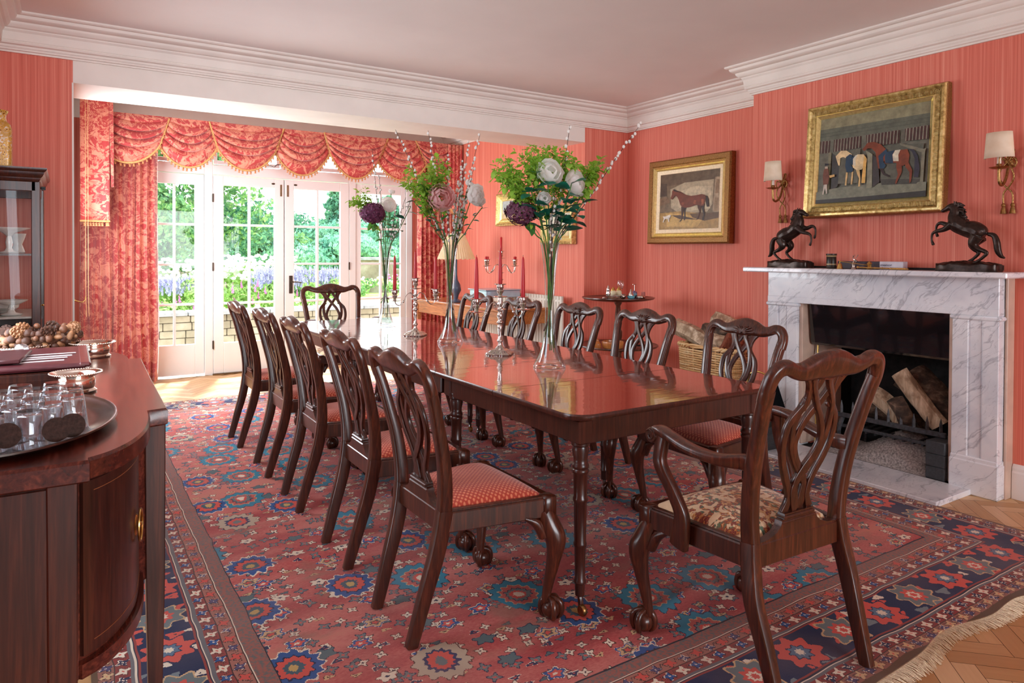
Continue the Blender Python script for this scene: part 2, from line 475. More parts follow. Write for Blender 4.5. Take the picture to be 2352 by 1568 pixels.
# fixed joinery: jambs, mullions, transom and head
b = MB()
frame_posts(b, [(FX0, .64, 0, 2.66), (1.215, 1.297, 0, 2.599), (2.79, 2.872, 0, 2.599), (3.52, FX1, 0, 2.66), (2.005, 2.075, 2.236, 2.598)],
            [(.64, 1.215, 2.13, 2.235), (1.297, 2.79, 2.13, 2.235), (2.872, 3.52, 2.13, 2.235), (.641, 3.519, 2.60, 2.66)], YW - .01, .13)
struct(b.build('trim_6', WHITE, angle=30))
def sash(name, x0, x1, z0, z1, st, top, bot, nx, nz, y=YW + .005, dep=.045, bar=.024):
    root = empty(name, ((x0 + x1) / 2, y + dep / 2, z0)); struct(root)
    L = Vector(root.location)
    b = MB(); rel = lambda x, z: (x - L.x, z - L.z)
    ax0, ax1, az0, az1 = x0 + st, x1 - st, z0 + bot, z1 - top
    parts = [(x0, ax0, z0, z1), (ax1, x1, z0, z1), (ax0, ax1, z0, az0), (ax0, ax1, az1, z1)]
    for i in range(1, nx):
        c = ax0 + (ax1 - ax0) * i / nx; parts.append((c - bar / 2, c + bar / 2, az0, az1))
    for p0, p1, q0, q1 in parts:
        b.box(((p0 + p1) / 2 - L.x, 0, (q0 + q1) / 2 - L.z), (p1 - p0, dep, q1 - q0), bevel=.004)
    for j in range(1, nz):
        c = az0 + (az1 - az0) * j / nz
        b.box(((ax0 + ax1) / 2 - L.x, 0, c - L.z), (ax1 - ax0, dep * .9, bar), bevel=.004)
    struct(b.build('sash_frame', WHITE, root, angle=30))
    for i in range(nx):
        for j in range(nz):
            c0 = ax0 + (ax1 - ax0) * i / nx; c1 = ax0 + (ax1 - ax0) * (i + 1) / nx
            d0 = az0 + (az1 - az0) * j / nz; d1 = az0 + (az1 - az0) * (j + 1) / nz
            p = MB().add([(c0 - L.x, 0, d0 - L.z), (c1 - L.x, 0, d0 - L.z), (c1 - L.x, 0, d1 - L.z), (c0 - L.x, 0, d1 - L.z)], [(0, 1, 2, 3)])
            struct(p.build('pane', GLASSP, root, smooth=False))
    return root
w1 = sash('window_1', .645, 1.212, .02, 2.125, .088, .11, .32, 2, 4)
w2 = sash('window_2', 2.875, 3.515, .02, 2.125, .065, .11, .32, 2, 4)
d1 = sash('door_1', 1.30, 2.036, .012, 2.122, .103, .10, .325, 2, 4, y=YW - .012, dep=.05)
d2 = sash('door_2', 2.044, 2.787, .012, 2.122, .104, .10, .325, 2, 4, y=YW - .012, dep=.05)
for i, (a, c) in enumerate(((.66, 1.20), (1.31, 1.995), (2.085, 2.78), (2.885, 3.51))):
    sash('window_%d' % (3 + i), a, c, 2.245, 2.595, .035, .035, .04, 1, 1, y=YW + .01, dep=.04)
def hinge(root, x, z):
    b = MB().box((x, -.029, z), (.016, .010, .085), bevel=.003); b.tube([(x, -.034, z - .045), (x, -.034, z + .045)], .006)
    struct(b.build('hinge', DARKGAP, root))
for z in (.31, 1.14, 1.87):
    hinge(d1, -.372, z); hinge(d2, .374, z)
for root, x in ((d1, .335), (d2, -.338)):
    b = MB().box((x, -.028, 1.985), (.020, .006, .13), bevel=.003)
    struct(b.build('flush_bolt', simple('bolt_bronze', S(120, 92, 66), .35, .8), root))
    b = MB().lathe([(0.001, 0), (.019, 0), (.019, .004), (.008, .006), (.001, .006)], rot=Matrix.Rotation(PI / 2, 3, 'X'), sy=.5)
    b.xf(Matrix.Translation((x + (-.085 if x > 0 else .085), -.026, 2.055)))
    struct(b.build('keyhole_cover', simple('bolt_bronze2', S(80, 62, 48), .35, .8), root))
b = MB().box((-.305, -.030, .935), (.040, .008, .20), bevel=.004)
b.tube([(-.305, -.03, .965), (-.305, -.072, .965), (-.298, -.080, .965)], .009)
b.tube(cr([(-.305, -.078, .965), (-.26, -.080, .967), (-.20, -.076, .958)], 6), [.009] * 6 + [.007] * 7)
b.lathe([(.001, 0), (.013, 0), (.013, .008), (.001, .01)], (-.305, -.034, .90), rot=Matrix.Rotation(PI / 2, 3, 'X'))
h = b.build('handle', DARKGAP, d2); struct(h)
# dark strip coloured as the shade in the joint between the two leaves
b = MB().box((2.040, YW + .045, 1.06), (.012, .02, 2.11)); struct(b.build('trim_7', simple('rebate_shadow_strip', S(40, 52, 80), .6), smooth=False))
b = MB().box((2.04, YW + .02, .006), (1.5, .12, .012)); struct(b.build('trim_8', simple('threshold_brass', S(120, 92, 60), .4, .6), smooth=False))
# casement stay on the transom light
for i, x in ((0, 1.88), (1, 2.36)):
    b = MB().tube(cr([(0, 0, 0), (.06, -.004, .004), (.10, -.01, -.006), (.125, -.012, .018), (.17, -.012, .02)], 5), .004)
    b.box((-.03, 0, .0), (.05, .012, .014), bevel=.002)
    o = b.build('window_stay', DARKGAP, loc=(x - .05, YW - .01, 2.262)); struct(o); o.name = 'trim_%d' % (9 + i)
# ------------------------------------------------------------------ rug
RX0, RX1, RY0, RY1 = .055, 3.775, 1.15, 6.60
def rug_material():
    g = NT('persian_rug_wool')
    o = g.tc('Object')
    wob = g.noise(o, 5.0, 2, out=1)
    oo = g.n('VectorMath', {0: o, 1: g.n('VectorMath', {0: wob, 1: (-.5, -.5, -.5)}, operation='ADD')}, operation='MULTIPLY_ADD') if False else None
    off = g.n('VectorMath', {0: wob, 1: (.5, .5, .5)}, operation='SUBTRACT')
    sc3 = g.n('VectorMath', {0: off, 'Scale': .022}, operation='SCALE')
    P = g.n('VectorMath', {0: o, 1: sc3}, operation='ADD')
    # knot-stepped coordinates so outlines break like woven knots
    Pk = g.n('VectorMath', {0: P, 1: (.0035, .0035, 1)}, operation='SNAP')
    sp = g.t.nodes.new('ShaderNodeSeparateXYZ'); g.t.links.new(Pk, sp.inputs[0]); X, Y = sp.outputs[0], sp.outputs[1]
    dx = g.math('MINIMUM', g.math('SUBTRACT', X, RX0), g.math('SUBTRACT', RX1, X))
    dy = g.math('MINIMUM', g.math('SUBTRACT', Y, RY0), g.math('SUBTRACT', RY1, Y))
    d = g.math('MINIMUM', dx, dy)
    selx = g.math('LESS_THAN', dx, dy)
    s = g.math('ADD', g.math('MULTIPLY', selx, Y), g.math('MULTIPLY', g.math('SUBTRACT', 1.0, selx), X))
    RED, PINK, ROSE = S(172, 66, 62), S(192, 96, 88), S(206, 122, 108)
    NAVY, TEAL, BLUE, CREAM, TAN, BROWN = S(24, 34, 72), S(48, 132, 160), S(48, 88, 150), S(236, 220, 198), S(212, 176, 132), S(92, 54, 46)
    CORAL, GREY = S(216, 88, 76), S(112, 122, 124)
    def cell(vec, scale, rnd_, seed):
        v = g.map(vec, (scale, scale, 0), (seed, seed * 1.7, 0))
        x = g.t.nodes.new('ShaderNodeTexVoronoi'); x.voronoi_dimensions = '2D'; x.feature = 'F1'
        g.set(x.inputs['Vector'], v); x.inputs['Scale'].default_value = 1; x.inputs['Randomness'].default_value = rnd_
        loc = g.n('VectorMath', {0: v, 1: x.outputs['Position']}, operation='SUBTRACT')
        return loc, x.outputs['Color']
    def polar(loc, petals, amp, squash=None, ang=None):
        q = g.t.nodes.new('ShaderNodeSeparateXYZ'); g.t.links.new(loc, q.inputs[0])
        x, y = q.outputs[0], q.outputs[1]
        if squash is not None: y = g.math('MULTIPLY', y, squash)
        r = g.math('SQRT', g.math('ADD', g.math('MULTIPLY', x, x), g.math('MULTIPLY', y, y)))
        th = g.math('ARCTAN2', y, x)
        if ang is not None: th = g.math('ADD', th, g.math('MULTIPLY', ang, 6.28))
        k = g.math('SINE', g.math('MULTIPLY', th, petals))
        return g.math('MULTIPLY', r, g.math('ADD', 1.0, g.math('MULTIPLY', k, amp))), k, r
    def chan(c, i):
        q = g.t.nodes.new('ShaderNodeSeparateColor'); g.t.links.new(c, q.inputs[0]); return q.outputs[i]
    def ringramp(r, stops):
        """stops: (pos, colour or None)"""
        x = g.t.nodes.new('ShaderNodeValToRGB'); x.color_ramp.interpolation = 'CONSTANT'; c = x.color_ramp
        while len(c.elements) < len(stops): c.elements.new(.5)
        for e, (p, col) in zip(c.elements, stops):
            e.position = p; e.color = (*col, 1) if col is not None else (0, 0, 0, 0)
        g.set(x.inputs[0], r); return x.outputs[0], x.outputs[1]
    def over(base, top, alpha): return g.mix(alpha, base, top)
    # abrash ground
    ab = g.noise(g.map(Pk, (.8, 3.5, 1)), 1.0, 3, .6)
    fine = g.noise(g.map(Pk, (60, 160, 1)), 1.0, 2, .7)
    field = g.ramp(g.math('ADD', g.math('MULTIPLY', ab, .75), g.math('MULTIPLY', fine, .25)), [(.34, S(152, 50, 54)), (.46, S(184, 82, 80)), (.58, S(208, 122, 112)), (.70, S(200, 138, 112))])
    # C: tiny buds and tendrils
    l, c = cell(Pk, 14, .95, 3.3); r, k, r0 = polar(l, 4, .35, None, chan(c, 2))
    c1, a1 = ringramp(r, [(0, S(70, 52, 60)), (.05, CREAM), (.17, BROWN), (.22, None)])
    c2, a2 = ringramp(r, [(0, CORAL), (.07, GREY), (.20, NAVY), (.25, None)])
    w = g.math('GREATER_THAN', chan(c, 0), .5); show = g.math('GREATER_THAN', chan(c, 1), .12)
    field = over(field, g.mix(w, c1, c2), g.math('MULTIPLY', show, g.math('ADD', g.math('MULTIPLY', a1, g.math('SUBTRACT', 1.0, w)), g.math('MULTIPLY', a2, w))))
    l, c = cell(Pk, 11.5, .95, 41.3); r, k, r0 = polar(l, 3, .28, 1.9, chan(c, 2)); r = g.math('ADD', r, g.math('MULTIPLY', g.math('SUBTRACT', g.noise(Pk, 60, 1), .5), .10))
    cA, aA = ringramp(r, [(0, S(84, 104, 112)), (.15, S(50, 50, 70)), (.19, None)]); cB, aB = ringramp(r, [(0, CORAL), (.05, S(40, 46, 84)), (.18, CREAM), (.21, None)]); cC, aC = ringramp(r, [(0, BROWN), (.06, TAN), (.17, BROWN), (.19, None)])
    q = chan(c, 0); m1 = g.math('GREATER_THAN', q, .34); m2 = g.math('GREATER_THAN', q, .70)
    field = over(field, g.mix(m2, g.mix(m1, cA, cB), cC), g.math('MULTIPLY', g.math('GREATER_THAN', chan(c, 1), .20), g.mix(m2, g.mix(m1, aA, aB), aC)))
    patch = g.noise(g.map(Pk, (1.5, 3, 1), (7, 2, 0)), 1.6, 4, .6)
    field = g.mix(g.ramp(patch, [(.56, (0, 0, 0)), (.66, (.5, .5, .5))]), field, S(138, 112, 94))
    # B: leaves and medium flowers
    l, c = cell(Pk, 6.3, .9, 11.1); r, k, r0 = polar(l, 5, .22, 1.35, chan(c, 2)); r = g.math('ADD', r, g.math('MULTIPLY', g.math('SUBTRACT', g.noise(Pk, 45, 1), .5), .07))
    cA, aA = ringramp(r, [(0, CREAM), (.05, CORAL), (.13, BLUE), (.20, CREAM), (.225, BROWN), (.24, None)])
    cB, aB = ringramp(r, [(0, NAVY), (.04, CREAM), (.17, BROWN), (.19, None)])
    cC, aC = ringramp(r, [(0, S(88, 110, 116)), (.20, NAVY), (.225, None)])
    cD, aD = ringramp(r, [(0, CORAL), (.07, S(96, 84, 84)), (.12, TAN), (.20, BLUE), (.235, CREAM), (.25, None)])
    q = chan(c, 0)
    m1 = g.math('GREATER_THAN', q, .25); m2 = g.math('GREATER_THAN', q, .5); m3 = g.math('GREATER_THAN', q, .75)
    cc = g.mix(m3, g.mix(m2, g.mix(m1, cA, cB), cC), cD)
    aa = g.mix(m3, g.mix(m2, g.mix(m1, aA, aB), aC), aD)
    field = over(field, cc, g.math('MULTIPLY', aa, g.math('GREATER_THAN', chan(c, 1), .15)))
    # A: big toothed rosettes
    l, c = cell(Pk, 3.05, .80, 5.7); r, k, r0 = polar(l, 13, .085, .92, chan(c, 2)); r = g.math('ADD', r, g.math('MULTIPLY', g.math('SUBTRACT', g.noise(Pk, 34, 2), .5), .075))
    RA = [(0, CREAM), (.055, CORAL), (.09, GREY), (.135, NAVY), (.145, PINK), (.205, TAN), (.215, TEAL), (.315, S(40, 44, 70)), (.328, None)]
    RB = [(0, S(204, 170, 104)), (.05, S(70, 96, 110)), (.10, CORAL), (.17, NAVY), (.185, BLUE), (.26, CREAM), (.275, None)]
    RC = [(0, GREY), (.06, CORAL), (.13, S(48, 54, 96)), (.17, S(190, 172, 150)), (.27, BROWN), (.285, None)]
    (cA, aA), (cB, aB), (cC, aC) = ringramp(r, RA), ringramp(r, RB), ringramp(r, RC)
    q = chan(c, 0); m1 = g.math('GREATER_THAN', q, .50); m2 = g.math('GREATER_THAN', q, .80)
    field = over(field, g.mix(m2, g.mix(m1, cA, cB), cC), g.math('MULTIPLY', g.math('GREATER_THAN', chan(c, 1), .18), g.mix(m2, g.mix(m1, aA, aB), aC)))
    # main border, navy with coral palmettes and cream leaves
    bord = g.mix(g.math('MULTIPLY', fine, .25), NAVY, S(44, 64, 108))
    l, c = cell(Pk, 9.0, .9, 21); r, k, r0 = polar(l, 3, .30, 1.6, chan(c, 2))
    cA, aA = ringramp(r, [(0, NAVY), (.03, CREAM), (.20, None)]); cB, aB = ringramp(r, [(0, S(120, 132, 138)), (.24, None)])
    cC, aC = ringramp(r, [(0, S(64, 34, 48)), (.05, CORAL), (.25, None)])
    q = chan(c, 0); m1 = g.math('GREATER_THAN', q, .36); m2 = g.math('GREATER_THAN', q, .62)
    bord = over(bord, g.mix(m2, g.mix(m1, cA, cB), cC), g.mix(m2, g.mix(m1, aA, aB), aC))
    ps = g.math('DIVIDE', s, .235)
    ls = g.math('MULTIPLY', g.math('SUBTRACT', g.math('FRACT', ps), .5), .235)
    ld = g.math('SUBTRACT', d, .212)
    cv = g.n('CombineXYZ', {0: ls, 1: ld}); par = g.math('MODULO', g.math('FLOOR', ps), 2)
    r, k, r0 = polar(cv, 8, .16)
    cA, aA = ringramp(g.math('MULTIPLY', r, 4), [(0, CREAM), (.06, S(96, 120, 146)), (.13, NAVY), (.15, CORAL), (.30, NAVY), (.33, None)])
    cB, aB = ringramp(g.math('MULTIPLY', r, 4), [(0, CORAL), (.05, CREAM), (.09, CORAL), (.16, GREY), (.28, TAN), (.31, None)])
    bord = over(bord, g.mix(par, cA, cB), g.mix(par, aA, aB))
    # guard stripes with alternating little flowers
    def guard(ground, dc, wdt, per, colA, colB):
        ps = g.math('DIVIDE', s, per)
        ls = g.math('MULTIPLY', g.math('SUBTRACT', g.math('FRACT', ps), .5), per)
        cv = g.n('CombineXYZ', {0: ls, 1: g.math('SUBTRACT', d, dc)}); par = g.math('MODULO', g.math('FLOOR', ps), 2)
        r, k, r0 = polar(cv, 4, .34)
        q = wdt / .04
        cA, aA = ringramp(g.math('MULTIPLY', r, 10 / q), [(0, CORAL), (.035, colA), (.15, BROWN), (.17, None)])
        cB, aB = ringramp(g.math('MULTIPLY', r, 10 / q), [(0, CREAM), (.03, colB), (.12, CREAM), (.14, NAVY), (.16, None)])
        # zigzag vine
        z = g.math('ABSOLUTE', g.math('SUBTRACT', g.math('PINGPONG', g.math('DIVIDE', s, per * .5), 1.0), .5))
        zz = g.math('ABSOLUTE', g.math('SUBTRACT', g.math('SUBTRACT', d, dc), g.math('MULTIPLY', g.math('SUBTRACT', z, .25), wdt * 1.4)))
        base = g.mix(g.math('LESS_THAN', zz, .0022), ground, S(60, 44, 44))
        return over(base, g.mix(par, cA, cB), g.mix(par, aA, aB))
    G1 = guard(S(150, 96, 82), .036, .038, .046, TAN, S(76, 66, 104))
    G2 = guard(S(140, 52, 48), .080, .040, .052, CREAM, NAVY)
    G3 = guard(S(150, 68, 62), .345, .040, .056, CREAM, BLUE)
    G4 = guard(S(170, 110, 96), .393, .038, .060, CORAL, S(92, 82, 118))
    def band(col, top, d0): return g.mix(g.math('GREATER_THAN', d, d0), col, top)
    LN = S(70, 44, 42); GB = g.mix(g.ramp(g.noise(Pk, 90, 2), [(.42, (0, 0, 0)), (.55, (1, 1, 1))]), S(112, 106, 104), S(164, 98, 86))
    col = S(96, 70, 48)
    for d0, top in ((.014, G1), (.056, LN), (.060, G2), (.101, S(110, 108, 112)), (.113, CREAM), (.117, S(40, 38, 60)), (.121, S(150, 62, 56)), (.128, bord), (.296, S(150, 62, 56)), (.303, S(40, 38, 60)), (.307, CREAM), (.311, S(110, 108, 112)), (.323, G3), (.367, LN), (.371, G4), (.415, LN), (.420, CREAM), (.423, GB), (.474, S(44, 40, 52)), (.480, field)):
        col = band(col, top, d0)
    wear = g.noise(P, 1.7, 4, .6)
    col = g.mix(g.ramp(wear, [(.42, (0, 0, 0)), (.72, (.34, .34, .34))]), col, S(150, 124, 116))
    g.fin(col, .92, 0, .15, sheen=.12)
    wv = g.noise(g.map(o, (420, 420, 1)), 1.0, 2)
    g.bump(g.math('ADD', wv, g.math('MULTIPLY', fine, .6)), .35, .003)
    return g.m
RUG = rug_material()
def ridge(x, y):
    z = 0
    for (yc, sl, x0, x1, a, w) in ((2.86, .10, .35, 1.55, .013, .030), (3.28, .06, .30, 1.7, .012, .035), (3.75, .09, .3, 1.3, .010, .035), (4.35, .05, .4, 1.9, .008, .05), (4.62, .12, 2.2, 3.2, .012, .04), (5.2, .06, .4, 3.0, .008, .05), (2.45, .2, .30, .9, .009, .025), (1.72, .17, 1.3, 2.3, .010, .03), (4.05, .1, 2.2, 3.3, .012, .035)):
        e = (y - yc - sl * (x - x0)) / w
        if abs(e) < 3: z += a * math.exp(-e * e) * max(0, min(1, (x - x0) / .25)) * max(0, min(1, (x1 - x) / .3))
    return z
def rugp(x, y):
    fx = 1 - (y - RY0) / .5 if y < RY0 + .5 else 0
    dy = fx * (.022 * math.sin(x * 5.1 + 1.2) + .012 * math.sin(x * 13) - .03 * max(0, (x - 2.9)))
    ed = min(x - RX0, RX1 - x, y - RY0, RY1 - y)
    z = .011 + ridge(x, y) + (.010 * max(0, math.sin(x * 9)) ** 2 * max(0, fx)) * (1 if y < RY0 + .5 else 0)

    return (x, y + dy, z)
b = MB()
nx, ny = 190, 260
b.grid(lambda u, v: rugp(RX0 + (RX1 - RX0) * u, RY0 + (RY1 - RY0) * v), nx, ny)
per = [i for i in range(nx + 1)] + [(j) * (nx + 1) + nx for j in range(1, ny + 1)] + [ny * (nx + 1) + i for i in range(nx - 1, -1, -1)] + [j * (nx + 1) for j in range(ny - 1, 0, -1)]
o0 = len(b.v)
low = [(b.v[i][0], b.v[i][1], max(0.0, b.v[i][2] - .011)) for i in per]
b.add(low, []); n = len(per)
for i in range(n):
    j = (i + 1) % n; b.f.append((per[i], per[j], o0 + j, o0 + i)); b.mi.append(0)
rug = b.build('persian_rug', RUG, angle=60)
tag(rug, 'large red and navy Persian rug with rosettes, spread on the parquet under the dining table', 'rug')
b = MB(); rr = random.Random(5)
for i in range(1500):
    x = RX0 + (RX1 - RX0) * i / 1500
    p = rugp(x, RY0); L = rr.uniform(.045, .062); dxx = .016 * math.sin(x * 7) + rr.uniform(-.010, .010)
    z0 = p[2] - .004; w = .0011
    pts = [(x, p[1] + .002, z0), (x + dxx * .4, p[1] - L * .5, z0 * .5 + .004 + rr.uniform(0, .003)), (x + dxx, p[1] - L, .0025)]
    vs = []
    for (a, c, e) in pts: vs += [(a - w, c, e), (a, c, e + .0012), (a + w, c, e)]
    b.add(vs, [(0, 1, 4, 3), (1, 2, 5, 4), (3, 4, 7, 6), (4, 5, 8, 7)])
FRI = simple('rug_fringe_cotton', S(238, 212, 182), .9, 0, .2, 200)
fr_ = b.build('fringe', FRI, rug, smooth=False); tag(fr_, 'cream cotton fringe'); 
# ------------------------------------------------------------------ dining table
g = NT('polished_mahogany_table_top')
o = g.tc(); a = g.noise(g.map(o, (38, 2.2, 1)), 1.0, 4, .6, .8); d_ = g.noise(o, 1.5, 3)
f = g.math('ADD', g.math('MULTIPLY', a, .6), g.math('MULTIPLY', d_, .4))
g.fin(g.ramp(f, [(.34, S(84, 28, 20)), (.52, S(126, 46, 32)), (.66, S(160, 70, 46))]), .16, 0, .9, 1.0, .035)
g.b.inputs['Coat IOR'].default_value = 2.5
rip = g.noise(g.map(o, (4, 16, 1)), 1.0, 2)
bp = g.n('Bump', {'Height': rip, 'Strength': .10, 'Distance': .006})
g.t.links.new(bp, g.b.inputs['Coat Normal']); g.t.links.new(bp, g.b.inputs['Normal'])
TTOP = g.m
TX0, TX1, TY0, TY1, TZ = 1.468, 2.530, 1.872, 5.70, .74
table = empty('dining_table', ((TX0 + TX1) / 2, (TY0 + TY1) / 2, 0), 0, 'long polished mahogany dining table on turned legs in the middle of the rug', 'dining table')
tl = table.location
def toppiece(y0, y1, r0, r1):
    P = []
    def corner(cx, cy, a0, r):
        return [(cx + r * math.cos(math.radians(a0 + 90 * i / 6)), cy + r * math.sin(math.radians(a0 + 90 * i / 6))) for i in range(7)] if r else [(cx, cy)]
    P += corner(TX0 + r0, y0 + r0, 180, r0) + corner(TX1 - r0, y0 + r0, 270, r0) + corner(TX1 - r1, y1 - r1, 0, r1) + corner(TX0 + r1, y1 - r1, 90, r1)
    cx, cy = (TX0 + TX1) / 2, (y0 + y1) / 2
    b = MB(); n = len(P); rings = []
    for ins, z in ((.012, TZ - .024), (.003, TZ - .021), (0, TZ - .014), (0, TZ - .006), (.004, TZ)):
        ring = []
        for (x, y) in P:
            sx = (1 if x > cx else -1); yy = y
            if (abs(y - y0) < r0 + .001 and r0) : yy = y + ins * (1 if True else 0) * max(0, (y0 + r0 - y) / max(r0, 1e-6))
            if (abs(y - y1) < r1 + .001 and r1): yy = y - ins * max(0, (y - y1 + r1) / max(r1, 1e-6))
            ring.append((x - sx * ins - tl.x, yy - tl.y, z))
        rings.append(ring)
    vs = [v for r in rings for v in r]
    fs = [(i * n + j, i * n + (j + 1) % n, (i + 1) * n + (j + 1) % n, (i + 1) * n + j) for i in range(len(rings) - 1) for j in range(n)]
    fs += [tuple(range(n))[::-1], tuple((len(rings) - 1) * n + j for j in range(n))]
    b.cur = 1; b.add(vs, fs[:-1]); o_ = len(b.v) - n; b.f.append(tuple(o_ + j for j in range(n))); b.mi.append(0); return b
cuts = [TY0, 2.43, 2.96, 3.50, 4.05, 4.60, 5.15, TY1]
for i in range(7):
    gpp = .0019
    toppiece(cuts[i] + (gpp if i else 0), cuts[i + 1] - (gpp if i < 6 else 0), .085 if i == 0 else 0, .085 if i == 6 else 0).build('table_top' if i in (0, 6) else 'table_leaf', [TTOP, MAHOG], table, angle=35)
AX0, AX1 = TX0 + .045, TX1 - .045
def apron(y0, y1):
    b = MB(); h = .088; z = TZ - .024 - h / 2
    for x in (AX0 + .015, AX1 - .015): b.box((x - tl.x, (y0 + y1) / 2 - tl.y, z), (.026, y1 - y0 - .05, h), bevel=.003)
    for y in (y0 + .013, y1 - .013): b.box((0, y - tl.y, z), (AX1 - AX0 - .05, .024, h), bevel=.003)
    for x in (AX0 + .012, AX1 - .012):
        for y in (y0 + .012, y1 - .012): b.box((x - tl.x + (.014 if x < 2 else -.014), y - tl.y + (.014 if y < (y0 + y1) / 2 else -.014), z), (.062, .062, h), bevel=.006)
    b.build('apron', MAHOG, table, angle=30)
apron(TY0 + .035, 2.94); apron(2.98, 4.30); apron(4.33, TY1 - .035)
lp = [(.012, 0.064), (.017, .068), (.018, .11), (.022, .114), (.022, .122), (.0185, .128), (.0205, .242), (.0240, .248), (.0240, .256), (.0212, .262), (.0235, .402), (.0272, .409), (.0272, .418), (.0240, .425), (.0258, .505), (.030, .512), (.030, .520), (.027, .524), (.030, .530), (.030, .538), (.026, .544), (.025, .56), (.031, .59), (.028, .605), (.034, .61), (.034, .625), (.034, .632)]
legm = MB().lathe(lp, seg=20)
legm.tube([(0, 0, .068), (0, -.004, .05), (-.006, -.014, .036)], .010)
cs = MB().lathe([(.001, -.009), (.017, -.009), (.021, -.004), (.021, .004), (.017, .009), (.001, .009)], (0, 0, 0), 16, rot=Matrix.Rotation(PI / 2, 3, 'Y'))
cs.xf(Matrix.Translation((-.006, -.022, .0225)))
l0 = None
for (x, y) in [(AX0 + .03, TY0 + .068), (AX1 - .03, TY0 + .068), (AX0 + .03, 2.88), (AX1 - .03, 2.88), (AX0 + .03, 4.255), (AX1 - .03, 4.255), (AX0 + .03, 4.375), (AX1 - .03, 4.375), (AX0 + .03, TY1 - .068), (AX1 - .03, TY1 - .068)]:
    if l0 is None:
        l0 = legm.build('leg', MAHOG, table, (x - tl.x, y - tl.y, .011)); tag(cs.build('castor', DBRASS, l0), 'small brass castor')
    else:
        c_ = copy_tree(l0, parent=table, loc=(x - tl.x, y - tl.y, .011))

# ------------------------------------------------------------------ chairs
g = NT('seat_fabric_red_diamond')
o = g.tc(); v = g.map(o, (78, 78, 0), rot=(0, 0, PI / 4))
ck = g.t.nodes.new('ShaderNodeTexVoronoi'); ck.voronoi_dimensions = '2D'; ck.inputs['Randomness'].default_value = 0.05; ck.inputs['Scale'].default_value = 1
g.set(ck.inputs['Vector'], v); dots = g.ramp(ck.outputs[0], [(.22, (1, 1, 1)), (.42, (0, 0, 0))])
g.fin(g.mix(dots, S(172, 62, 46), S(216, 126, 92)), .8, 0, .25, sheen=.3); g.bump(dots, .4, .002)
SEATF = g.m
g = NT('seat_needlepoint_floral')
o = g.tc()
n1 = g.noise(g.map(o, (1, 1, 0)), 22, 3, .55, 1.6); n2 = g.noise(g.map(o, (1, 1, 0), (4, 2, 0)), 26, 3, .6, 2.0)
L_ = g.n('VectorMath', {0: g.map(o, (1, 1, 0), (0, -.27, 0))}, out=1, operation='LENGTH')
cen = g.ramp(L_, [(.15, (1, 1, 1)), (.225, (0, 0, 0))])
base = g.mix(g.noise(o, 90, 2), S(216, 184, 146), S(232, 204, 166))
motif = g.ramp(n2, [(.0, S(84, 104, 84)), (.40, S(110, 118, 84)), (.44, S(150, 76, 56)), (.50, S(120, 50, 44)), (.54, S(196, 130, 66)), (.60, S(206, 160, 110))], 'CONSTANT')
msk = g.math('MULTIPLY', g.ramp(n1, [(.46, (0, 0, 0)), (.48, (1, 1, 1))]), g.ramp(cen, [(.05, (0, 0, 0)), (.10, (1, 1, 1))]))
g.fin(g.mix(msk, base, motif), .85, 0, .2, sheen=.3); g.bump(g.noise(o, 500, 1), .3, .001)
NEEDLE = g.m

def ball_claw_leg(b, sx, x, y, top, kneex=.02, kneey=.02):
    s = sx
    pts = cr([(x - s * .012, y - .01, top, .034), (x + s * .004, y + .004, top - .05, .039), (x + s * kneex, y + kneey, top - .10, .037), (x + s * .015, y + .016, top - .17, .026), (x + s * .002, y + .003, top - .26, .0185), (x - s * .004, y - .005, top - .32, .0155), (x + s * .000, y + .0, .066, .016), (x + s * .006, y + .008, .048, .024)], 5)
    b.tube([p[:3] for p in pts], [p[3] for p in pts], 12)
    c = (x + s * .008, y + .010, .038)
    b.ball(c, .0345, 14, 9)
    for a in (45, -20, 110, 225):
        ar = math.radians(a if s > 0 else 180 - a); dx, dy = math.cos(ar), math.sin(ar)
        q = cr([(x + s * .003, y + .003, .080, .009), (c[0] + dx * .027, c[1] + dy * .027, .068, .012), (c[0] + dx * .037, c[1] + dy * .037, .043, .0115), (c[0] + dx * .033, c[1] + dy * .033, .018, .0095), (c[0] + dx * .020, c[1] + dy * .020, .005, .004)], 3)
        b.tube([p[:3] for p in q], [p[3] for p in q], 7)
def knee_carving(b, s, x, y, top):
    for k in range(5):
        q = cr([(x + s * (.028 - .004 * k), y + .020 + .006 * k, top - .045 - .006 * k), (x + s * (.036 - .006 * k), y + .022 + .007 * k, top - .09), (x + s * (.022 - .004 * k), y + .016 + .006 * k, top - .15 - .01 * k)], 4)
        b.tube(q, [.0035] * (len(q) - 1) + [.001], 5)

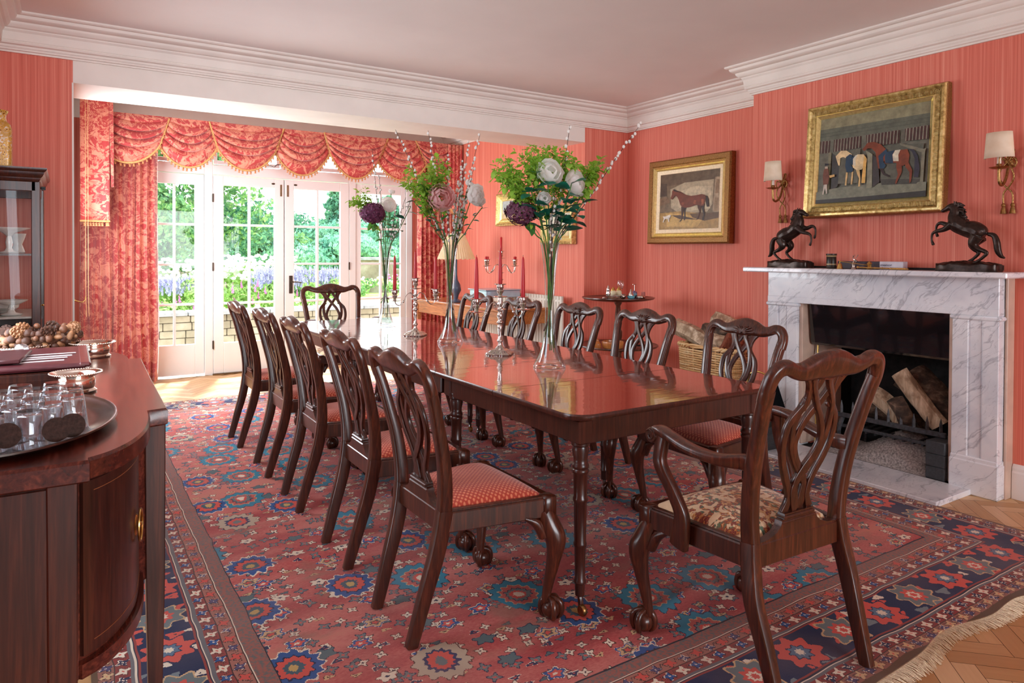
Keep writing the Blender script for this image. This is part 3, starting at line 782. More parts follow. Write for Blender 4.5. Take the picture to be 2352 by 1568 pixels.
def make_chair(name, label, cat, arm=False):
    t = empty(name, (0, 0, 0), 0, label, cat)
    hw = .25 if not arm else .265      # half width across the front legs
    rs = .172 if not arm else .205     # half width at the back of the seat
    rf = .150 if not arm else .210     # half spacing of the rear feet
    ew = .232 if not arm else .262     # half width at the ears of the crest rail
    D = .50 if not arm else .515
    H = .98 if not arm else 1.03
    ks = (H - .44) / .54
    zz = lambda z: .44 + (z - .44) * ks
    W = MAHOG_CH
    def by(z):   # depth of the back at height z
        return float(np.interp(z, [0, .15, .30, .42, .50, .62, .80, .92, 1.05], [-.012, .030, .074, .098, .100, .086, .044, .004, -.035]))
    def bx(z, s): return s * float(np.interp(z, [0, .15, .30, .44, .60, .80, .93], [rf, rf + .006, rf + .014, rs, rs + (ew - rs) * .30, rs + (ew - rs) * .72, ew]))
    # two rear legs that run up into the stiles
    for s in (-1, 1):
        zs = [0.011, .08, .18, .29, .38, .45]
        b = MB().sweep(cr([(bx(z, s), by(z), z, .032 + .010 * min(1, z / .4), .038 + .013 * min(1, z / .3)) for z in zs], 5), (0, 1, 0), pw=.25, seg=12)
        b.build('rear_leg', W, t, angle=50)
        zs = [.44, .52, .62, .72, .82, .88]
        b = MB().sweep(cr([(bx(z, s), by(zz(z)), zz(z), .041, .050 - .016 * (z - .44) / .44) for z in zs], 5), (0, 1, 0), pw=.45, seg=12)
        b.build('back_stile', W, t, angle=50)
    # crest rail with rounded ears
    k = (ew - .004) / .212
    cpts = [(-.2115, .850, .041), (-.213, .882, .043), (-.206, .914, .045), (-.188, .935, .045), (-.162, .938, .044), (-.135, .927, .044), (-.105, .921, .052), (-.075, .925, .066), (-.045, .931, .082), (0, .934, .094)]
    cpts = cpts + [(-x, z, w) for x, z, w in cpts[-2::-1]]
    rows = cr([(x * k, by(zz(z)), zz(z) if abs(x) < .2 else zz(z), w, .034 + .008 * (1 - abs(x) / .213)) for x, z, w in cpts], 6)
    b = MB().sweep(rows, (0, 1, .35), pw=.62, seg=14)
    crest = b.build('crest_rail', W, t, angle=60)
    # shell and ear carving on the front face
    b = MB(); zc = zz(.905); yc = by(zc) + .026
    for i in range(11):
        a = math.radians(8 + 164 * i / 10); L = (.030 + .026 * abs(math.cos(a))) * k
        q = cr([(0.008 * math.cos(a), yc - .002, zc + .006 * math.sin(a)), (L * .55 * math.cos(a), yc - .001 - .012 * math.sin(a) * .5, zc + L * .62 * math.sin(a)), (L * 1.15 * math.cos(a), yc - .006 - .010 * math.sin(a), zc + L * .92 * math.sin(a))], 4)
        b.tube(q, [.0025 + .0028 * math.sin(PI * min(1, j / 7)) for j in range(len(q))], 6)
    b.build('shell_carving', W, crest, angle=60)
    for s in (-1, 1):
        b = MB()
        q = cr([(s * x * k, by(zz(z)) + .017, zz(z)) for x, z in ((.200, .87), (.198, .90), (.188, .918), (.168, .922), (.145, .915), (.135, .918))], 4)
        b.tube(q, .0035, 6)
        b.build('ear_carving', W, crest, angle=60)
    # pierced interlaced splat
    b = MB(); dep = .014
    def strap(pts, w0=.0225, dy=0):
        q = cr([(x * k * 1.10, by(zz(z)) + dy + .002, zz(z), w0 * (wf[0] if wf else 1), dep) for x, z, *wf in pts], 6)
        b.sweep(q, (0, 1, 0), pw=.22, seg=12)
    for s in (-1, 1):
        strap([(s * .062, .912, 2.0), (s * .050, .885, 1.3), (s * .043, .855), (s * .044, .828), (s * .058, .806), (s * .080, .775), (s * .087, .735), (s * .083, .690), (s * .068, .645), (s * .050, .605), (s * .036, .570), (s * .033, .540), (s * .045, .505, 1.4)])
        strap([(s * .046, .900, 1.2), (s * .030, .862), (s * .006, .820), (s * -.022, .778), (s * -.040, .735), (s * -.042, .700), (s * -.026, .660), (s * -.002, .625), (s * .018, .588), (s * .014, .550), (s * .006, .510, 1.3)], dy=.003 * s)
        strap([(s * .010, .905, 1.3), (s * .016, .880), (s * .036, .845), (s * .052, .812), (s * .060, .770), (s * .058, .725), (s * .046, .682), (s * .022, .640), (s * -.006, .602), (s * -.024, .568), (s * -.020, .535), (s * -.012, .505)], dy=-.003 * s)
        b.lathe([(.001, .006), (.010, .006), (.012, .001), (.010, -.005), (.001, -.005)], (s * .050 * k, by(zz(.812)) + .004, zz(.812)), 10, rot=Matrix.Rotation(PI / 2, 3, 'X'))
    b.prism([(x * k, zz(z)) for x, z in ((-.070, .935), (-.066, .900), (-.052, .893), (-.034, .905), (-.02, .893), (0, .890), (.02, .893), (.034, .905), (.052, .893), (.066, .900), (.070, .935))], by(zz(.915)) - .007, by(zz(.915)) + .008, 'y')
    b.build('pierced_splat', W, t, angle=50)
    # rear seat rail with its shaped shoe
    b = MB(); yr = .098
    b.box((0, yr, .408), (rs * 2 - .03, .030, .070), bevel=.003)
    pr = [(-.165 * k, .440), (-.150 * k, .446), (-.115 * k, .450), (-.085 * k, .462), (-.070 * k, .478), (-.066 * k, .492), (-.058 * k, .496), (-.056 * k, .512)]
    pr = pr + [(-x, z) for x, z in pr[::-1]]
    b.prism(pr, yr - .012, yr + .014, 'y')
    b.box((0, yr, .501), (.118 * k, .034, .010), bevel=.003); b.box((0, yr, .487), (.134 * k, .032, .008), bevel=.003)
    b.build('rear_rail', W, t, angle=35)
    # seat frame
    b = MB()
    yf = D - .012
    b.box((0, yf, .408), (hw * 2 - .02, .036, .068), bevel=.005)
    for s in (-1, 1):
        p0, p1 = Vector((s * rs, .10, .408)), Vector((s * (hw - .012), yf, .408)); dv = p1 - p0
        b.box((p0 + p1) / 2, (.030, dv.length, .068), Matrix.Rotation(math.atan2(-dv.x, dv.y), 3, 'Z'), bevel=.004)
        b.box((p0 + p1) / 2 + Vector((s * -.003, 0, .036)), (.022, dv.length, .008), Matrix.Rotation(math.atan2(-dv.x, dv.y), 3, 'Z'), bevel=.003)
    b.build('seat_frame', W, t, angle=35)
    # drop-in seat
    def cush(u, v):
        hwv = (rs - .012) + ((hw - .026) - (rs - .012)) * v
        e = min(u, 1 - u, v, 1 - v)
        bulge = .038 * (1 - (2 * u - 1) ** 4) * (1 - (2 * v - 1) ** 4) + .016 * min(1, e / .04) ** .5
        return ((2 * u - 1) * hwv, .118 + (D - .030 - .118) * v, .434 + bulge)
    b = MB().grid(cush, 28, 28); b.build('seat_cushion', NEEDLE if arm else SEATF, t, angle=80)
    for s in (-1, 1):
        b = MB(); x = s * (hw - .014); y = D - .022
        b.box((x - s * .004, y, .405), (.052, .052, .072), bevel=.006)
        ball_claw_leg(b, s, x, y, .385)
        knee_carving(b, s, x, y, .39)
        for q0, q1 in (((x - s * .02, y + .008), (x - s * .095, y + .010)), ((x + s * .004, y - .02), (x - s * .004, y - .095))):
            q = cr([(q0[0], q0[1], .300, .020), (q0[0] * .6 + q1[0] * .4, q0[1] * .6 + q1[1] * .4, .350, .018), (q1[0], q1[1], .373, .006)], 4)
            b.tube([p[:3] for p in q], [p[3] for p in q], 8)
        b.build('front_leg', W, t, loc=(0, 0, .011 - .003), angle=60)
    if arm:
        for s in (-1, 1):
            q = cr([(s * .222, .070, .690, .030, .050), (s * .228, .110, .690, .040, .046), (s * .262, .18, .686, .050, .034), (s * .285, .27, .700, .052, .028), (s * .292, .35, .722, .050, .028), (s * .284, .405, .728, .046, .030), (s * .280, .430, .712, .040, .034)], 6)
            b = MB().sweep(q, (0, 0, 1), pw=.55, seg=12)
            for dy in (-.003,):
                b.lathe([(.001, -.026), (.022, -.026), (.026, -.020), (.026, .020), (.022, .026), (.001, .026)], (s * .281, .424, .708), 16, rot=Matrix.Rotation(PI / 2, 3, 'Y'))
            for sd in (-1, 1):
                sp_ = [(s * .281 + sd * .027, .424 + r * math.cos(a), .708 + r * math.sin(a)) for r, a in ((.021 - .0026 * i * .75, PI * .2 + i * .75) for i in range(9))]
                b.tube(sp_, .0028, 5)
            b.build('arm', W, t, angle=50)
            q = cr([(s * .262, .335, .365, .030, .070), (s * .265, .325, .420, .032, .066), (s * .268, .318, .475, .034, .048), (s * .282, .345, .545, .034, .040), (s * .296, .385, .620, .034, .042), (s * .290, .390, .670, .034, .044), (s * .284, .385, .715, .036, .046)], 6)
            b = MB().sweep([(x, y, z, d, w) for x, y, z, w, d in q], (1, 0, 0), pw=.5, seg=12)
            b.build('arm_support', W, t, angle=50)
    return t
ch = make_chair('dining_chair', 'red-seated mahogany side chair, nearest of the left-hand row', 'chair')
ch['group'] = 'side chairs around the dining table'
LX = .972; RXc = 2.905
lefts = [2.21, 2.875, 3.60, 4.235, 4.965]; rights = [2.31, 3.035, 3.67, 4.36, 5.05]
ch.location = (LX - .022, lefts[0] + .005, 0); ch.rotation_euler = (0, 0, -PI / 2)
ll = ['second red-seated mahogany side chair from the front in the left-hand row', 'middle mahogany side chair of the left-hand row, red seat tucked under the table', 'fourth mahogany side chair from the front in the left-hand row', 'farthest red-seated side chair of the left-hand row, closest to the French windows']
rl = ['carved mahogany side chair with red seat, nearest of the far row, by the fireplace', 'carved mahogany side chair of the far row in front of the tripod table', 'carved mahogany side chair in the middle of the far row, behind the foremost tall vase', 'carved mahogany side chair in the far row in front of the white radiator', 'carved mahogany side chair at the far end of the far row, before the silver chest']
for y, l in zip(lefts[1:], ll): copy_tree(ch, (LX + random.uniform(-.01, .01), y, 0), -PI / 2 + random.uniform(-.02, .02), l)
for y, l in zip(rights, rl): copy_tree(ch, (RXc, y, 0), PI / 2 + random.uniform(-.015, .015), l)
ac = make_chair('carver_armchair', 'mahogany armchair with scrolled arms and cream floral seat at the near table head', 'armchair', True)
ac['group'] = 'carver armchairs at the two ends of the table'
ac.location = (1.90, 1.222, 0); ac.rotation_euler = (0, 0, -.03)
copy_tree(ac, (2.02, 6.20, 0), PI, 'mahogany armchair at the far table head, back to the French windows')
# ------------------------------------------------------------------ fireplace
g = NT('carrara_marble')
o = g.tc(); wp = g.noise(o, 1.6, 5, .55, out=1)
v = g.n('VectorMath', {0: o, 1: g.n('VectorMath', {0: wp, 'Scale': .30}, operation='SCALE')}, operation='ADD')
vm = g.map(v, (1, 1, 1), rot=(.80, 0, 0))
a = g.noise(g.map(vm, (1.2, .9, 5.0)), 1.6, 5, .55)
a2 = g.noise(g.map(vm, (1.2, 1.4, 7.0), (3, 1, 5)), 2.6, 4, .6)
vein = g.math('MAXIMUM', g.ramp(g.math('ABSOLUTE', g.math('SUBTRACT', a, .5)), [(0, (1, 1, 1)), (.006, (.6, .6, .6)), (.018, (0, 0, 0))]), g.ramp(g.math('ABSOLUTE', g.math('SUBTRACT', a2, .5)), [(0, (.6, .6, .6)), (.010, (0, 0, 0))]))
soft = g.noise(v, 3, 4, .6)
base = g.ramp(soft, [(.35, S(214, 219, 228)), (.6, S(240, 242, 246))])
g.fin(g.mix(g.math('MULTIPLY', vein, .46), base, S(104, 110, 126)), .22, 0, .5, .3)
MARB = g.m
MARB_W = simple('pinkish_marble', S(206, 178, 160), .35, 0, .10, 9)  # pinker, darker marble tone for the inner slips and side returns
FC = 2.392                                    # fireplace centre along Y
fp = empty('marble_fireplace', (4.14, FC, 0), 0, 'white veined marble chimneypiece with plain pilasters around the open fire', 'fireplace')
X0 = 4.14
def rb(b, x0, x1, y0, y1, z0, z1, bev=.004): return b.box(((x0 + x1) / 2 - X0, (y0 + y1) / 2 - FC, (z0 + z1) / 2), (x1 - x0, y1 - y0, z1 - z0), bevel=bev)
b = rb(MB(), 3.975, 4.28, FC - .815, FC + .806, 1.186, 1.217, .006); b.build('mantel_shelf', MARB, fp, angle=30)
b = rb(MB(), 4.14, 4.28, FC - .716, FC + .718, .995, 1.186, .003); rb(b, 4.137, 4.28, FC - .717, FC + .719, .978, 1.02, .003); b.build('frieze', MARB, fp, angle=30)
for s, n in ((-1, 'pilaster'), (1, 'pilaster')):
    yo, yi = FC + s * .718, FC + s * .486
    y0, y1 = min(yo, yi), max(yo, yi)
    b = MB(); rb(b, 4.150, 4.27, y0 + .004, y1 - .004, .19, .955)
    rb(b, 4.14, 4.27, y0 + .001, y0 + .080, .205, .955, .003); rb(b, 4.14, 4.27, y1 - .082, y1 - .001, .205, .955, .003)
    rb(b, 4.147, 4.27, y0 + .088, y1 - .090, .205, .955, .002)
    b.build('pilaster', MARB, fp, angle=30)
    b = rb(MB(), 4.13, 4.27, y0 - .010, y1 + .012, .953, .978, .008); b.build('pilaster_cap', MARB, fp, angle=40)
    b = rb(MB(), 4.128, 4.27, y0 - .008, y1 + .006, 0, .186, .006); rb(b, 4.134, 4.27, y0 - .004, y1 + .003, .180, .207, .006); b.build('plinth', MARB, fp, angle=30)
    ys = FC + s * .486
    b = rb(MB(), 4.165, 4.62, min(ys, ys - s * .026), max(ys, ys - s * .026), .03, .978, .003); b.build('inner_slip', MARB_W, fp, angle=30)
    yb = FC + s * .72
    b = rb(MB(), 4.20, 4.28, min(yb, yb + s * .014), max(yb, yb + s * .014), 0, 1.186, .003); b.build('side_return', MARB_W, fp, angle=30)
HY0, HY1 = 1.797, 2.99
b = MB().box(((3.765 + 4.139) / 2, (HY0 + HY1) / 2, .015), (4.139 - 3.765, HY1 - HY0, .030), bevel=.003)
o_ = b.build('marble_hearth', MARB, angle=30); tag(o_, 'flat white marble hearth slab on the floor in front of the fire', 'hearth')
# fire recess
SOOT = simple('sooty_brick', (.012, .011, .011), .85, 0, .5, 22, bump=.6)
b = MB()
b.box((4.79, FC, .6), (.06, 1.02, 1.2)).box((4.69, OY0 - .012 + .0, .6), (.24, .03, 1.2)).box((4.69, OY1 + .012, .6), (.24, .03, 1.2))
b.box((4.53, FC, 1.2), (.60, 1.05, .06)); b.box((4.46, FC, -.01), (.64, .958, .05))
struct(b.build('wall_fire_recess', SOOT, smooth=False))
hood = simple('hood_black_enamel', (.008, .008, .010), .10, 0, .1, 10, .8, .8)
b = MB()
b.add([(4.21, OY0 + .03, .975), (4.21, OY1 - .03, .975), (4.235, OY1 - .03, .715), (4.235, OY0 + .03, .715), (4.225, OY0 + .03, .975), (4.225, OY1 - .03, .975), (4.25, OY1 - .03, .700), (4.25, OY0 + .03, .700)], [(0, 1, 2, 3), (7, 6, 5, 4), (3, 2, 6, 7), (0, 4, 5, 1), (0, 3, 7, 4), (1, 5, 6, 2)])
tag(b.build('smoke_hood', hood, angle=20), 'glossy black smoke hood panel under the marble frieze at the top of the fire opening', 'hood')
# fire basket
gr = empty('fire_grate', (4.40, FC - .08, .03), 0, 'black iron fire grate with spiked front rail holding the burning logs', 'grate')
IRON = simple('grate_iron', S(70, 72, 76), .5, .5, .3, 50, bump=.2)
b = MB()
gw = .335
b.box((-.155, 0, .235), (.018, gw * 2, .030), bevel=.003)
b.box((-.150, 0, .165), (.014, gw * 2, .020), bevel=.003)
for i in range(9):
    y = -gw + .03 + i * (2 * gw - .06) / 8
    b.lathe([(.011, 0), (.009, .05), (.001, .085)], (-.155, y, .245), 4)
for i in range(12):
    y = -gw + .02 + i * (2 * gw - .04) / 11
    b.box((0, y, .150), (.30, .012, .014))
b.build('grate_basket', IRON, gr, angle=30)
for s in (-1, 1):
    b = MB().tube(cr([(-.14, s * (gw - .03), .22, .016), (-.165, s * (gw - .02), .14, .013), (-.15, s * (gw - .01), .07, .012), (-.19, s * (gw + .01), .015, .018)], 5) and [p[:3] for p in cr([(-.14, s * (gw - .03), .22, .016), (-.165, s * (gw - .02), .14, .013), (-.15, s * (gw - .01), .07, .012), (-.19, s * (gw + .01), .015, .018)], 5)], [p[3] for p in cr([(-.14, s * (gw - .03), .22, .016), (-.165, s * (gw - .02), .14, .013), (-.15, s * (gw - .01), .07, .012), (-.19, s * (gw + .01), .015, .018)], 5)], 8)
    b.build('leg', IRON, gr); MB().tube([(.13, s * (gw - .03), .22), (.13, s * (gw - .03), .0)], .012).build('leg', IRON, gr)
def log_mat(name, a_, b_, c_, sc_=(30, 30, 5)):
    g = NT(name); o = g.tc(); n1 = g.noise(g.map(o, sc_), 1.0, 5, .65, .5); n2 = g.noise(o, 14, 3)
    g.fin(g.mix(g.ramp(n2, [(.5, (0, 0, 0)), (.62, (.8, .8, .8))]), g.ramp(n1, [(.3, a_), (.5, b_), (.68, c_)]), a_), .85); g.bump(n1, .8, .012); return g.m
LOGP = log_mat('pale_split_wood', S(150, 124, 98), S(208, 186, 156), S(236, 220, 194))
LOGB = log_mat('bark', S(48, 38, 32), S(92, 72, 58), S(140, 118, 98), (16, 16, 30))
LOGR = log_mat('red_split_wood', S(96, 44, 30), S(140, 74, 50), S(176, 108, 76))
def log(name, p0, p1, r, mat, label, seed=0, seg=14, split=False, group=None):
    rn = random.Random(seed); p0, p1 = Vector(p0), Vector(p1); b = MB(); T_ = (p1 - p0).normalized()
    N_ = T_.orthogonal().normalized(); B_ = T_.cross(N_); rot = rn.uniform(0, 6)
    prof = [1 + rn.uniform(-.14, .14) for _ in range(seg)]
    if split:
        for k in range(seg):
            a = 2 * PI * k / seg
            if abs(a - PI) < 1.1: prof[k] *= .45 / max(.45, abs(math.cos(a)))
    n = 8; bend = N_ * rn.uniform(-.03, .03); vs = []
    for i in range(n + 1):
        t = i / n; c = p0.lerp(p1, t) + bend * math.sin(PI * t)
        for k in range(seg):
            a = 2 * PI * k / seg + rot
            rr_ = r * prof[k] * (1 + rn.uniform(-.05, .05))
            vs.append(c + (N_ * math.cos(a) + B_ * math.sin(a)) * rr_)
    fs = [(i * seg + k, i * seg + (k + 1) % seg, (i + 1) * seg + (k + 1) % seg, (i + 1) * seg + k) for i in range(n) for k in range(seg)]
    fs += [tuple(range(seg))[::-1], tuple(n * seg + k for k in range(seg))]
    b.add(vs, fs); o = b.build(name, mat, angle=35); tag(o, label, 'log', group); return o
log('firewood_log', (4.30, 2.27, .60 - .01), (4.34, 2.05, .30), .058, LOGP, 'pale split log leaning steeply over the grate, its bark yellowed', 3, split=True)
log('firewood_log', (4.45, 2.30, .55), (4.47, 2.06, .31), .11, LOGB, 'thick round dark log lying behind the pale leaning one in the fire', 4)
log('firewood_log', (4.36, 2.52, .43), (4.34, 2.26, .27), .055, LOGP, 'gnarled brown log at the left of the grate fire', 9)
log('firewood_log', (4.28, 2.29, .42), (4.33, 2.22, .24), .050, LOGB, 'short upright log end between the two slanting logs in the grate', 12)
log('firewood_log', (4.40, 2.60, .30), (4.45, 2.15, .25), .045, LOGB, 'charred log lying flat at the bottom of the grate', 21)
# heap of ash
ASH = simple('wood_ash', S(150, 146, 144), .95, 0, .45, 90, bump=1)
rn = random.Random(2)
def ashz(u, v):
    x = 4.14 + .44 * u; y = 1.99 + .78 * v
    h = .175 * math.exp(-((x - 4.42) / .17) ** 2 - ((y - 2.26) / .22) ** 2) + .03 * math.exp(-((x - 4.25) / .12) ** 2 - ((y - 2.3) / .3) ** 2)
    ed = min(u, 1 - u, v, 1 - v)
    return (x, y, .031 + (h + rn.uniform(0, .008)) * min(1, ed * 8))
b = MB().grid(ashz, 60, 80)
tag(b.build('ash_heap', ASH, angle=80), 'heap of pale grey wood ash under the grate', 'ash', kind='stuff')
BLK = simple('painted_firebrick', S(52, 56, 60), .6, 0, .2, 60, bump=.3)
for i in range(3):
    b = MB().box((0, 0, .036), (.20, .105, .0715), bevel=.004)
    tag(b.build('fire_brick', BLK, loc=(4.235, 1.985, .031 + i * .0722)), ['dark painted brick at the bottom of the stack by the right pilaster', 'dark painted brick in the middle of the stack by the right pilaster', 'dark painted brick on top of the stack by the right pilaster'][i], 'brick', 'stacked bricks inside the hearth')
b = MB().tube([(0, 0, 0), (.10, .05, .68)], .006); b.lathe([(.001, .02), (.012, .01), (.010, 0), (.006, -.01)], (.10, .05, .69), 10)
tag(b.build('fire_poker', BRASS, loc=(4.20, 2.775, .035)), 'slim brass poker leaning in the left side of the fireplace', 'poker')

# ------------------------------------------------------------------ things on the mantel shelf
MZ = 1.218
def horse_statue(label, y, sgn, lean, name='bronze_horse_statue'):
    root = empty(name, (4.105, y, MZ), 0, label, 'statue', 'rearing bronze horses on the mantelpiece')
    b = MB()
    def T_(pts, seg=10):
        q = cr(pts, 5); b.tube([(p[0], p[1] * sgn, p[2]) for p in q], [max(.002, p[3]) for p in q], seg)
    # trunk rising from rump to chest (x across, y forward, z up)
    L = lean
    T_([(0, -.085, .185, .020), (0, -.070, .200, .046), (0, -.035, .222, .050), (0, .005, .235 + L * .3, .044), (0, .045, .262 + L * .6, .046), (0, .066, .283 + L * .7, .030)], 14)
    T_([(0, .045, .265 + L * .6, .046), (0, .058, .302 + L * .8, .034), (0, .057, .333 + L, .026), (0, .066, .357 + L, .021)], 12)
    T_([(0, .056, .362 + L, .017), (0, .080, .358 + L, .019), (0, .105, .346 + L, .013), (0, .122, .337 + L, .011), (0, .127, .333 + L, .006)], 10)
    for s in (-1, 1):
        T_([(s * .008, .058, .368 + L, .006), (s * .011, .056, .384 + L, .004), (s * .011, .060, .390 + L, .002)], 6)
        ex = .012 * s
        T_([(s * .022, .062, .262 + L * .6, .024), (s * .024, .100, .245 + L * .5 + ex, .015), (s * .024, .140, .246 + L * .5 + ex * 2, .011), (s * .024, .162, .232 + L * .4 + ex * 2, .0075), (s * .023, .166, .198 + L * .3 + ex * 2, .006), (s * .023, .160, .178 + L * .2 + ex * 2, .0085), (s * .023, .156, .168 + L * .2 + ex * 2, .008)], 9)
        T_([(s * .024, -.064, .190, .034), (s * .027, -.036 + s * .012, .150, .026), (s * .026, -.050 + s * .02, .122, .015), (s * .026, -.082 + s * .03, .100, .010), (s * .026, -.058 + s * .03, .070, .008), (s * .026, -.030 + s * .03, .050, .009), (s * .026, -.018 + s * .03, .042, .010)], 9)
    rn = random.Random(8 if sgn > 0 else 9)
    for i in range(16):
        t = i / 15; z = .268 + .105 * t + L * (.7 + .3 * t); y_ = .028 + .018 * t
        T_([(rn.uniform(-.008, .008), y_ + .012, z, .008), (rn.uniform(-.012, .012), y_ - .014, z - .002 + rn.uniform(-.004, .006), .007), (rn.uniform(-.014, .014), y_ - .036 + rn.uniform(-.008, .006), z - .014, .003)], 6)
    T_([(0, -.105, .200, .010), (0, -.135, .190, .014), (0, -.148, .155, .017), (.004, -.152, .115, .017), (.006, -.165, .085, .012), (.006, -.185, .072, .004)], 9)
    o = b.build('horse', BRONZE, root, angle=180)
    rm = o.modifiers.new('remesh', 'REMESH'); rm.mode = 'VOXEL'; rm.voxel_size = .0028; rm.use_smooth_shade = True
    sm = o.modifiers.new('smooth', 'SMOOTH'); sm.factor = .5; sm.iterations = 2
    b = MB(); rn = random.Random(4)
    def rock(u, v):
        a = 2 * PI * u; r_ = 1 if v < .35 else 1 - (v - .35) / .65
        z = .034 * min(1, v / .30) + .022 * (1 - r_) ** .6 + .006 * math.sin(7 * a) * (1 - v) * min(1, v * 4) + (rn.uniform(-.004, .005) if 0 < v < 1 else 0)
        ex = 1 / (abs(math.cos(a)) ** 4 + abs(math.sin(a)) ** 4) ** .25
        k_ = 1 + .04 * math.sin(a * 5 + 1) if v > 0 else 1
        return (.062 * r_ * ex * math.cos(a) * k_, .158 * r_ * ex * math.sin(a) * k_ - .01 * sgn, max(0, z))
    b.grid(rock, 48, 12); b.build('rock_base', BRONZE, root, angle=50)
    return root
horse_statue('dark bronze rearing horse at the left end of the mantel shelf, facing right', 2.905, -1, .010)
horse_statue('dark bronze rearing horse at the right end of the mantel shelf, facing left', 1.825, 1, -.005)
b = MB().lathe([(.030, 0), (.032, .004), (.030, .008), (.030, .082), (.033, .086), (.032, .094), (.026, .094), (.025, .01), (.001, .01)], seg=24)
g = NT('dark_lacquer_pot'); rngs = g.n('TexWave', {'Vector': g.tc(), 'Scale': 6.0}, bands_direction='Z'); g.fin(g.ramp(rngs, [(.9, S(44, 34, 26)), (.96, S(170, 150, 110))]), .35)
tag(b.build('spill_pot', g.m, loc=(4.12, 2.62, MZ)), 'small dark cylindrical pot with pale bands on the mantel shelf', 'pot')
b = MB().lathe([(.020, 0), (.018, .006), (.014, .022), (.010, .032), (.001, .036)], seg=18); b.tube([(0, 0, .034), (0, 0, .048)], .003); b.ball((0, 0, .050), .005, 8, 6)
b.tube([(0, 0, .046), (0, -.20, .022)], .0022)
tag(b.build('candle_snuffer', BRASS, loc=(4.06, 2.525, MZ)), 'brass bell-shaped candle snuffer with long thin handle on the mantel shelf', 'snuffer')
b = MB().tube([(0, 0, .011), (0, -.30, .006)], .0045); b.ball((0, 0, .012), .008, 8, 6)
for t in (.35, .5, .66, .8): b.ball((0, -.30 * t, .011 - .005 * t), .0065, 8, 6)
b.box((0, -.24, .007), (.012, .09, .012), bevel=.003)
tag(b.build('brass_fire_tool', BRASS, loc=(4.03, 2.39, MZ)), 'long jointed brass rod lying along the mantel shelf', 'rod')
b = MB().lathe([(.014, 0), (.016, .004), (.012, .008), (.012, .03), (.015, .034), (.010, .042), (.004, .046), (.001, .05)], seg=16)
tag(b.build('brass_pepper_pot', BRASS, loc=(4.06, 2.335, MZ)), 'squat brass pot with a domed lid on the mantel shelf', 'pot')
b = MB(); b.lathe([(.018, 0), (.016, .004), (.010, .012), (.010, .02), (.012, .03), (.001, .034)], seg=14)
b.tube(cr([(0, 0, .028), (0, -.004, .045), (0, -.014, .054)], 4), .008); b.tube([(0, -.010, .052), (0, -.022, .046)], [.008, .004])
for s in (-1, 1):
    b.tube(cr([(s * .004, -.008, .056), (s * .014, -.002, .064), (s * .020, -.010, .078), (s * .016, -.018, .088)], 4), .0018, 6)
    b.tube([(s * .016, -.004, .068), (s * .010, -.014, .078)], .0015, 5); b.tube([(s * .019, -.008, .075), (s * .028, -.010, .083)], .0015, 5)
tag(b.build('stag_head_ornament', SILVER, loc=(4.07, 2.44, MZ)), 'small silver stag head ornament with antlers on the mantel shelf', 'ornament')
bxo = empty('cigar_box', (4.15, 2.36, MZ), 0, 'long slim carton lying at the back of the mantel shelf, dark with a pale end', 'box')
b = MB().box((0, .085, .024), (.05, .27, .046), bevel=.002); b.build('dark_sleeve', simple('dark_plum_card', S(46, 26, 40), .5), bxo, angle=20)
b = MB().box((0, -.120, .024), (.051, .14, .047), bevel=.002); b.build('pale_end', simple('pale_card', S(206, 204, 214), .5, var=.03), bxo, angle=20)
tcv = bpy.data.curves.new('lettering', 'FONT'); tcv.body = 'manor'; tcv.size = .034; tcv.extrude = .0003; tcv.align_x = 'LEFT'
to = bpy.data.objects.new('lettering_curve', tcv); COL.objects.link(to)
dg = bpy.context.evaluated_depsgraph_get(); tme = bpy.data.meshes.new_from_object(to.evaluated_get(dg)); bpy.data.objects.remove(to)
tme.name = 'lettering'; lo = bpy.data.objects.new('lettering', tme); COL.objects.link(lo); lo.parent = bxo
tme.materials.clear(); tme.materials.append(simple('print_blue', S(40, 56, 96), .5))
lo.location = (-.0262, -.056, .020); lo.rotation_euler = (PI / 2, 0, -PI / 2); lo.scale = (.78, .62, 1)

